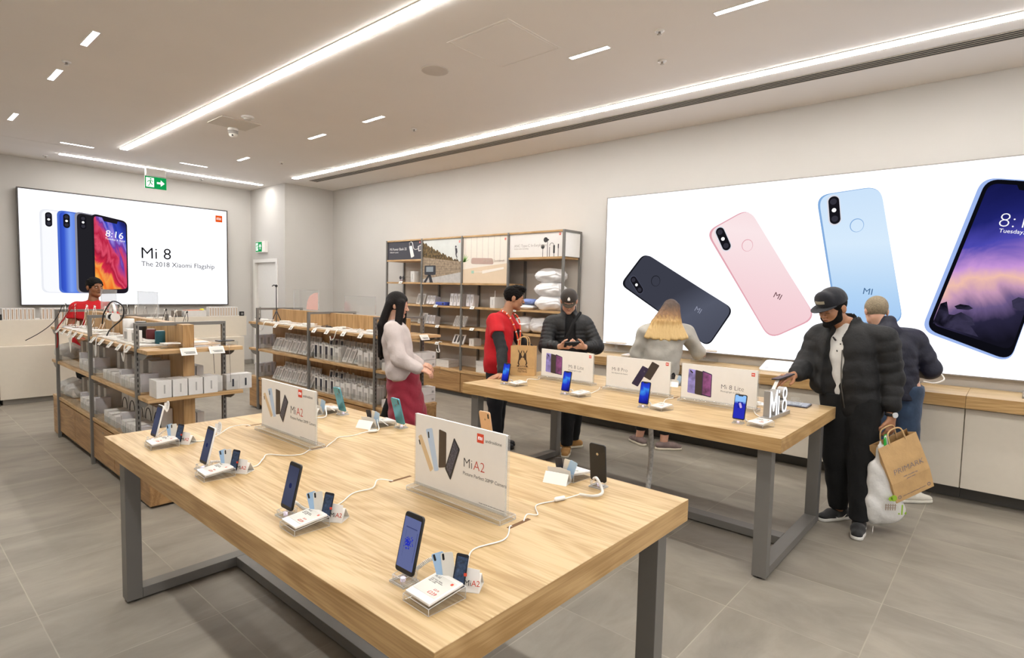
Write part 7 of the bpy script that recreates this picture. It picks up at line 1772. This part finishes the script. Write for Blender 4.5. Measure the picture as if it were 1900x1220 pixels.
# --- woman in a pale grey jacket seen from behind
def woman():
    R = (5.62, 2.85, 0); f = unit((.86, .50, 0)); s = .96; r = unit(np.cross(f, (0, 0, 1)))
    J = dict(f=f, pel=(5.66, 2.84, .86), chest=(5.72, 2.82, 1.14), neck=(5.76, 2.80, 1.33), shL=(5.62, 2.965, 1.25), shR=(5.87, 2.665, 1.25), elL=(5.60, 3.06, .99), elR=(5.99, 2.56, 1.03), wrL=(5.80, 3.10, .95), wrR=(6.20, 2.62, 1.02),
             hipL=(5.60, 2.90, .84), hipR=(5.70, 2.78, .84), knL=(5.58, 2.93, .46), knR=(5.68, 2.74, .46), anL=(5.60, 3.01, .09), anR=(5.60, 2.72, .09))
    M = head_matrix((5.80, 2.80, 1.465), (.75, .45, -.5))
    hR = dict(w=J['wrR'], el=J['elR'], d=(.9, .2, -.2), n=(0, 0, -1), s=(.3, 1, 0), c=(.4,)*4); hL = dict(w=J['wrL'], el=J['elL'], d=(.9, -.1, -.1), n=(0, 0, -1), s=(.1, -1, 0), c=(.4,)*4)
    P = make_body(J, M, R, 'woman with long blond hair in a pale grey jacket seen from behind', SK_PALE, s, (hL, hR), 0., True, True)
    B = Body(.03); B.rc((5.665, 2.84, .84), (5.71, 2.82, 1.14), .205, .205, (f, .78), .04); B.rc((5.64, 2.93, 1.24), (5.84, 2.69, 1.24), .098, .098, None, .06)
    limb(B, [V3(5.60, 2.98, 1.235), V3(5.575, 3.06, .99), V3(5.74, 3.09, .955)], [.09, .078, .055]); limb(B, [V3(5.885, 2.65, 1.235), V3(6.0, 2.56, 1.03), V3(6.15, 2.61, 1.02)], [.09, .078, .055])
    B.rc((5.75, 2.80, 1.30), (5.765, 2.795, 1.35), .085, .08, None, .02); B.cut((0, 0, .775), (0, 0, -1)); B.el((5.77, 2.79, 1.40), (.06, .06, .08), None, .01, -1)
    j = piece('grey_jacket', B, .0085, GREYJ, P, R, (.0042, 30, 1.7))
    B = Body(.03); legs(B, J, (.115, .08, .05)); B.rc((5.60, 2.91, .80), (5.70, 2.78, .80), .13, .13, None, .03); B.cut((0, 0, .16), (0, 0, -1)); B.cut((0, 0, .9), (0, 0, 1)); piece('black_leggings', B, .010, TROUS, P, R)
    # hair
    m, nt, out = new_mat('ombre_hair'); N = nt.nodes.new; L = nt.links.new
    tc = N('ShaderNodeTexCoord'); sp = N('ShaderNodeSeparateXYZ'); L(tc.outputs['Object'], sp.inputs[0]); mp = N('ShaderNodeMapping'); mp.inputs['Scale'].default_value = (60, 60, 3); L(tc.outputs['Object'], mp.inputs[0])
    n = N('ShaderNodeTexNoise'); n.inputs['Scale'].default_value = 1.; n.inputs['Detail'].default_value = 3; L(mp.outputs[0], n.inputs['Vector'])
    a = N('ShaderNodeMath'); a.operation = 'MULTIPLY_ADD'; a.inputs[1].default_value = .35; L(n.outputs['Fac'], a.inputs[0]); b_ = N('ShaderNodeMath'); b_.operation = 'MULTIPLY_ADD'; b_.inputs[1].default_value = 2.6; b_.inputs[2].default_value = -3.55; L(sp.outputs[2], b_.inputs[0]); L(b_.outputs[0], a.inputs[2])
    rp = N('ShaderNodeValToRGB'); els = rp.color_ramp.elements; els[0].position = .0; els[0].color = lin('#cfae74'); els[1].position = .62; els[1].color = lin('#46301f'); e = els.new(.18); e.color = lin('#b08a4e'); e = els.new(.36); e.color = lin('#7d5730')
    L(a.outputs[0], rp.inputs[0]); p = N('ShaderNodeBsdfPrincipled'); p.inputs['Roughness'].default_value = .42; L(rp.outputs[0], p.inputs['Base Color']); bp = N('ShaderNodeBump'); bp.inputs['Strength'].default_value = .8; bp.inputs['Distance'].default_value = .01; L(n.outputs['Fac'], bp.inputs['Height']); L(bp.outputs[0], p.inputs['Normal']); L(p.outputs[0], out.inputs[0])
    Pm = lambda x, y, z: tuple(M @ Vector((x, y, z)))
    B = Body(.02); B.el(Pm(0, -.018, .030), (.090, .105, .098), M, .02); B.el(Pm(0, .11, -.03), (.075, .07, .10), M, .02, -1)
    bk = V3(*(-f*.075))
    for k in range(17):
        u = (k-8)/8.; top = V3(*Pm(u*.05, -.07, .02)); mid = V3(5.725, 2.815, 1.35)+r*u*.125-f*(.10-.02*u*u); L_ = .175+.008*math.sin(k*2.3)-.02*abs(u); end = mid+r*u*.085-f*.060-V3(0, 0, L_)
        B.rc(top, mid, .038, .030, None, .02); B.rc(mid, end, .030, .018, None, .014)
    B.rc(Pm(.07, .0, -.02), (5.86, 2.67, 1.20), .03, .014, None, .02)
    piece('long_hair', B, .0065, m, P, R)
    eyes(P, M, R, s); lips(P, M, R, '#b3675c', s)
    PK = mat('mauve_canvas', '#7b6a66', .85, noise=.12); SO = mat('shoe_sole_cream', '#cfc6b2', .6); shoe(R, P, (5.60, 3.01), (.3, .6), None, PK, SO, h=.085, L=.25); shoe(R, P, (5.60, 2.70), (.62, -.70), None, PK, SO, h=.085, L=.25)
woman()

# --- man in the navy jacket
def man_navy():
    R = (5.62, .70, 0); f = unit((.93, .36, 0)); s = 1.0
    J = dict(f=f, pel=(5.64, .70, .93), chest=(5.64, .74, 1.24), neck=(5.62, .80, 1.41), shL=(5.52, .94, 1.34), shR=(5.73, .62, 1.34), elL=(5.62, 1.05, 1.07), elR=(5.79, .50, 1.07), wrL=(5.88, 1.02, 1.05), wrR=(6.05, .60, 1.03),
             hipL=(5.60, .80, .9), hipR=(5.68, .62, .9), knL=(5.60, .80, .5), knR=(5.66, .60, .5), anL=(5.58, .83, .09), anR=(5.60, .56, .09))
    M = head_matrix((5.62, .87, 1.545), (.85, .42, -.34))
    hR = dict(w=J['wrR'], el=J['elR'], d=(.8, .4, -.1), n=(0, 0, -1), s=(-.3, 1, 0), c=(.5,)*4); hL = dict(w=J['wrL'], el=J['elL'], d=(.9, -.3, -.1), n=(0, 0, -1), s=(-.1, -1, 0), c=(.5,)*4)
    P = make_body(J, M, R, 'grey-haired man in navy padded jacket and jeans facing the wall counter', SK_PALE, s, (hL, hR))
    B = Body(.03); B.rc((5.64, .70, .88), (5.64, .74, 1.22), .165, .18, (f, .8), .04, (.005, .07)); B.rc((5.54, .90, 1.32), (5.71, .65, 1.32), .095, .095, None, .06)
    limb(B, [V3(5.52, .94, 1.32), V3(5.61, 1.06, 1.08), V3(5.82, 1.03, 1.05)], [.088, .08, .058], quilt=(.004, .07)); limb(B, [V3(5.74, .61, 1.32), V3(5.80, .49, 1.08), V3(6.0, .57, 1.04)], [.09, .082, .058], quilt=(.004, .07))
    B.rc((5.52, .86, 1.385), (5.68, .72, 1.365), .055, .06, ((0, 0, 1), .8), .02); B.rc((5.60, .78, 1.38), (5.62, .80, 1.44), .10, .085, None, .02)
    B.el((5.64, .82, 1.48), (.062, .062, .08), None, .01, -1); B.cut((0, 0, .83), (0, 0, -1)); piece('navy_jacket', B, .009, NAVY, P, R, (.003, 34, 3))
    B = Body(.03); legs(B, J, (.11, .082, .062)); B.rc((5.60, .79, .92), (5.67, .63, .92), .12, .12, None, .03); B.cut((0, 0, .08), (0, 0, -1)); B.cut((0, 0, .95), (0, 0, 1)); piece('jeans', B, .010, JEAN, P, R, (.002, 34, 1))
    B = hair_cap(M, s, .007, back=-.055); piece('hair', B, .006, mat('hair_grey_blond', '#8f8067', .7, noise=.3, nscale=80, bump=.7, bscale=150), P, R)
    eyes(P, M, R, s); lips(P, M, R, '#b3675c', s)
    WS = mat('white_leather', '#d8d3c6', .5); shoe(R, P, (5.60, .56), (.3, -.35), None, WS, WS); shoe(R, P, (5.58, .83), (.9, .3), None, WS, WS)
man_navy()

# --- staff member behind the left island
def staff_far():
    R = (1.98, 8.95, 0); f = unit((-.05, -1, 0)); s = 1.03
    J = dict(f=f, pel=(1.96, 8.97, .90), chest=(1.98, 8.98, 1.22), neck=(1.99, 8.98, 1.40), shL=(2.155, 8.93, 1.315), shR=(1.815, 9.03, 1.315), elL=(2.24, 8.86, 1.07), elR=(1.75, 8.99, 1.07), wrL=(2.16, 8.70, .93), wrR=(1.80, 8.80, .92),
             hipL=(2.06, 8.95, .88), hipR=(1.87, 8.99, .88), knL=(2.06, 8.95, .48), knR=(1.87, 8.97, .48), anL=(2.06, 8.97, .09), anR=(1.87, 8.98, .09))
    M = head_matrix((2.01, 8.97, 1.575), (.30, -.95, -.05))
    hR = dict(w=J['wrR'], el=J['elR'], d=(.3, -.6, -.6), n=(.6, .2, -.6), s=(0, -.5, .7), c=(.4,)*4); hL = dict(w=J['wrL'], el=J['elL'], d=(-.3, -.6, -.6), n=(-.6, .2, -.6), s=(0, -.5, .7), c=(.4,)*4)
    P = make_body(J, M, R, 'staff member in short-sleeved red T-shirt standing behind the left shelving island', SK_BR, s, (hL, hR))
    B = Body(.03); trunk(B, J, s, .035); B.rc((1.96, 8.97, .82), (1.98, 8.98, 1.2), .165, .17, (f, .8), .04)
    for S in 'LR':
        a, b = V3(*J['sh'+S]), V3(*J['el'+S]); B.rc(a, a+(b-a)*.5, .066, .072, None, .04)
    for S in 'LR':
        a, b = V3(*J['sh'+S]), V3(*J['el'+S]); d = unit(b-a); c = a+(b-a)*.6; B.cut(c, d, (c+d*.09, (.11, .11, .09)))
    B.cut((0, 0, .78), (0, 0, -1)); B.cut((0, 0, 1.435), (0, 0, 1)); B.el((1.99, 8.93, 1.45), (.06, .07, .045), None, .01, -1); piece('red_tshirt', B, .010, REDT, P, R, (.0025, 34, 4))
    B = Body(.03); legs(B, J, (.105, .08, .062)); B.rc((1.9, 8.98, .88), (2.03, 8.96, .88), .125, .125, None, .03); B.cut((0, 0, .09), (0, 0, -1)); B.cut((0, 0, .95), (0, 0, 1)); piece('trousers', B, .012, TROUS, P, R)
    B = hair_cap(M, s, .007, back=-.045); piece('hair', B, .007, HAIR_B, P, R, (.0028, 150, 1)); eyes(P, M, R, s); brows(P, M, R, HAIR_B, s); lips(P, M, R, '#6d3f33', s)
    BS = mat('black_leather', '#19181a', .5); shoe(R, P, (2.06, 8.97), (.1, -1), None, BS, BLACKM); shoe(R, P, (1.87, 8.98), (-.1, -1), None, BS, BLACKM)
staff_far()

# --- long-haired person walking past the middle island
def walker():
    R = (3.40, 4.25, 0); f = unit((.60, -.70, 0)); s = .95
    J = dict(f=f, pel=(3.42, 4.26, .88), chest=(3.40, 4.30, 1.16), neck=(3.39, 4.33, 1.34), shL=(3.53, 4.44, 1.27), shR=(3.27, 4.19, 1.27), elL=(3.55, 4.42, 1.0), elR=(3.27, 4.10, 1.02), wrL=(3.66, 4.28, .92), wrR=(3.40, 3.99, .92),
             hipL=(3.48, 4.30, .86), hipR=(3.36, 4.22, .86), knL=(3.42, 4.42, .48), knR=(3.46, 4.10, .47), anL=(3.30, 4.52, .13), anR=(3.46, 4.05, .09))
    M = head_matrix((3.42, 4.31, 1.49), (.66, -.72, -.25))
    hR = dict(w=J['wrR'], el=J['elR'], d=(.6, -.7, -.2), n=(.2, .3, -1), s=(.5, 0, .5), c=(.5,)*4); hL = dict(w=J['wrL'], el=J['elL'], d=(.6, -.7, -.2), n=(.2, .3, -1), s=(-.5, 0, .5), c=(.5,)*4)
    P = make_body(J, M, R, 'person with long dark hair, pale top and red skirt walking past the middle shelving island', SK_PALE, s, (hL, hR))
    B = Body(.03); trunk(B, J, s, .03); B.rc((3.42, 4.27, .84), (3.40, 4.30, 1.14), .155, .16, (f, .8), .04); arms(B, J, (.07, .062, .045), .01); B.cut((0, 0, .80), (0, 0, -1)); B.el((3.41, 4.32, 1.42), (.06, .06, .07), None, .01, -1)
    piece('pale_jacket', B, .009, cloth('pale_pinkish_grey', '#c9bdb8', .85, .08), P, R, (.003, 34, 2))
    B = Body(.03); B.rc((3.43, 4.25, .86), (3.47, 4.20, .42), .15, .185, None, .03); B.cut((0, 0, .36), (0, 0, -1)); B.cut((0, 0, .90), (0, 0, 1)); piece('red_skirt', B, .010, cloth('crimson_cloth', '#8e1f33', .85, .1), P, R, (.004, 40, 2))
    B = Body(.03); legs(B, J, (.09, .062, .045)); B.cut((0, 0, .12), (0, 0, -1)); B.cut((0, 0, .6), (0, 0, 1)); piece('black_tights', B, .010, TROUS, P, R)
    Pm = lambda x, y, z: tuple(M @ Vector((x, y, z)))
    B = Body(.02); B.el(Pm(0, -.018, .030), (.088, .106, .098), M, .02); B.el(Pm(0, .11, -.03), (.07, .07, .10), M, .02, -1)
    r = unit(np.cross(f, (0, 0, 1)))
    for k in range(7):
        u = (k-3)/3.; mid = V3(3.38, 4.34, 1.30)+r*u*.08-f*.09; B.rc(Pm(u*.06, -.07, .0), mid, .035, .032, None, .02); B.rc(mid, mid-f*.01+r*u*.01-V3(0, 0, .30+.02*math.sin(k*2)), .032, .014, None, .015)
    for q in (-1, 1): B.rc(Pm(q*.070, .035, .03), V3(3.42, 4.28, 1.24)+r*q*.10, .040, .034, None, .02); B.rc(V3(3.42, 4.28, 1.24)+r*q*.10, V3(3.47, 4.20, 1.03)+r*q*.09, .026, .014, None, .02)
    piece('long_hair', B, .0075, mat('hair_near_black', '#120c0a', .7, spec=.25, noise=.3, nscale=50, bump=.6, bscale=90), P, R)
    eyes(P, M, R, s); lips(P, M, R, '#b3675c', s)
    BS = mat('black_leather', '#19181a', .5); shoe(R, P, (3.46, 4.05), (.6, -.7), None, BS, BLACKM, L=.24); shoe(R, P, (3.30, 4.52, .03), (.6, -.7), None, BS, BLACKM, L=.24)
    P.location = (R[0]-.065, R[1]+.075, 0)
walker()
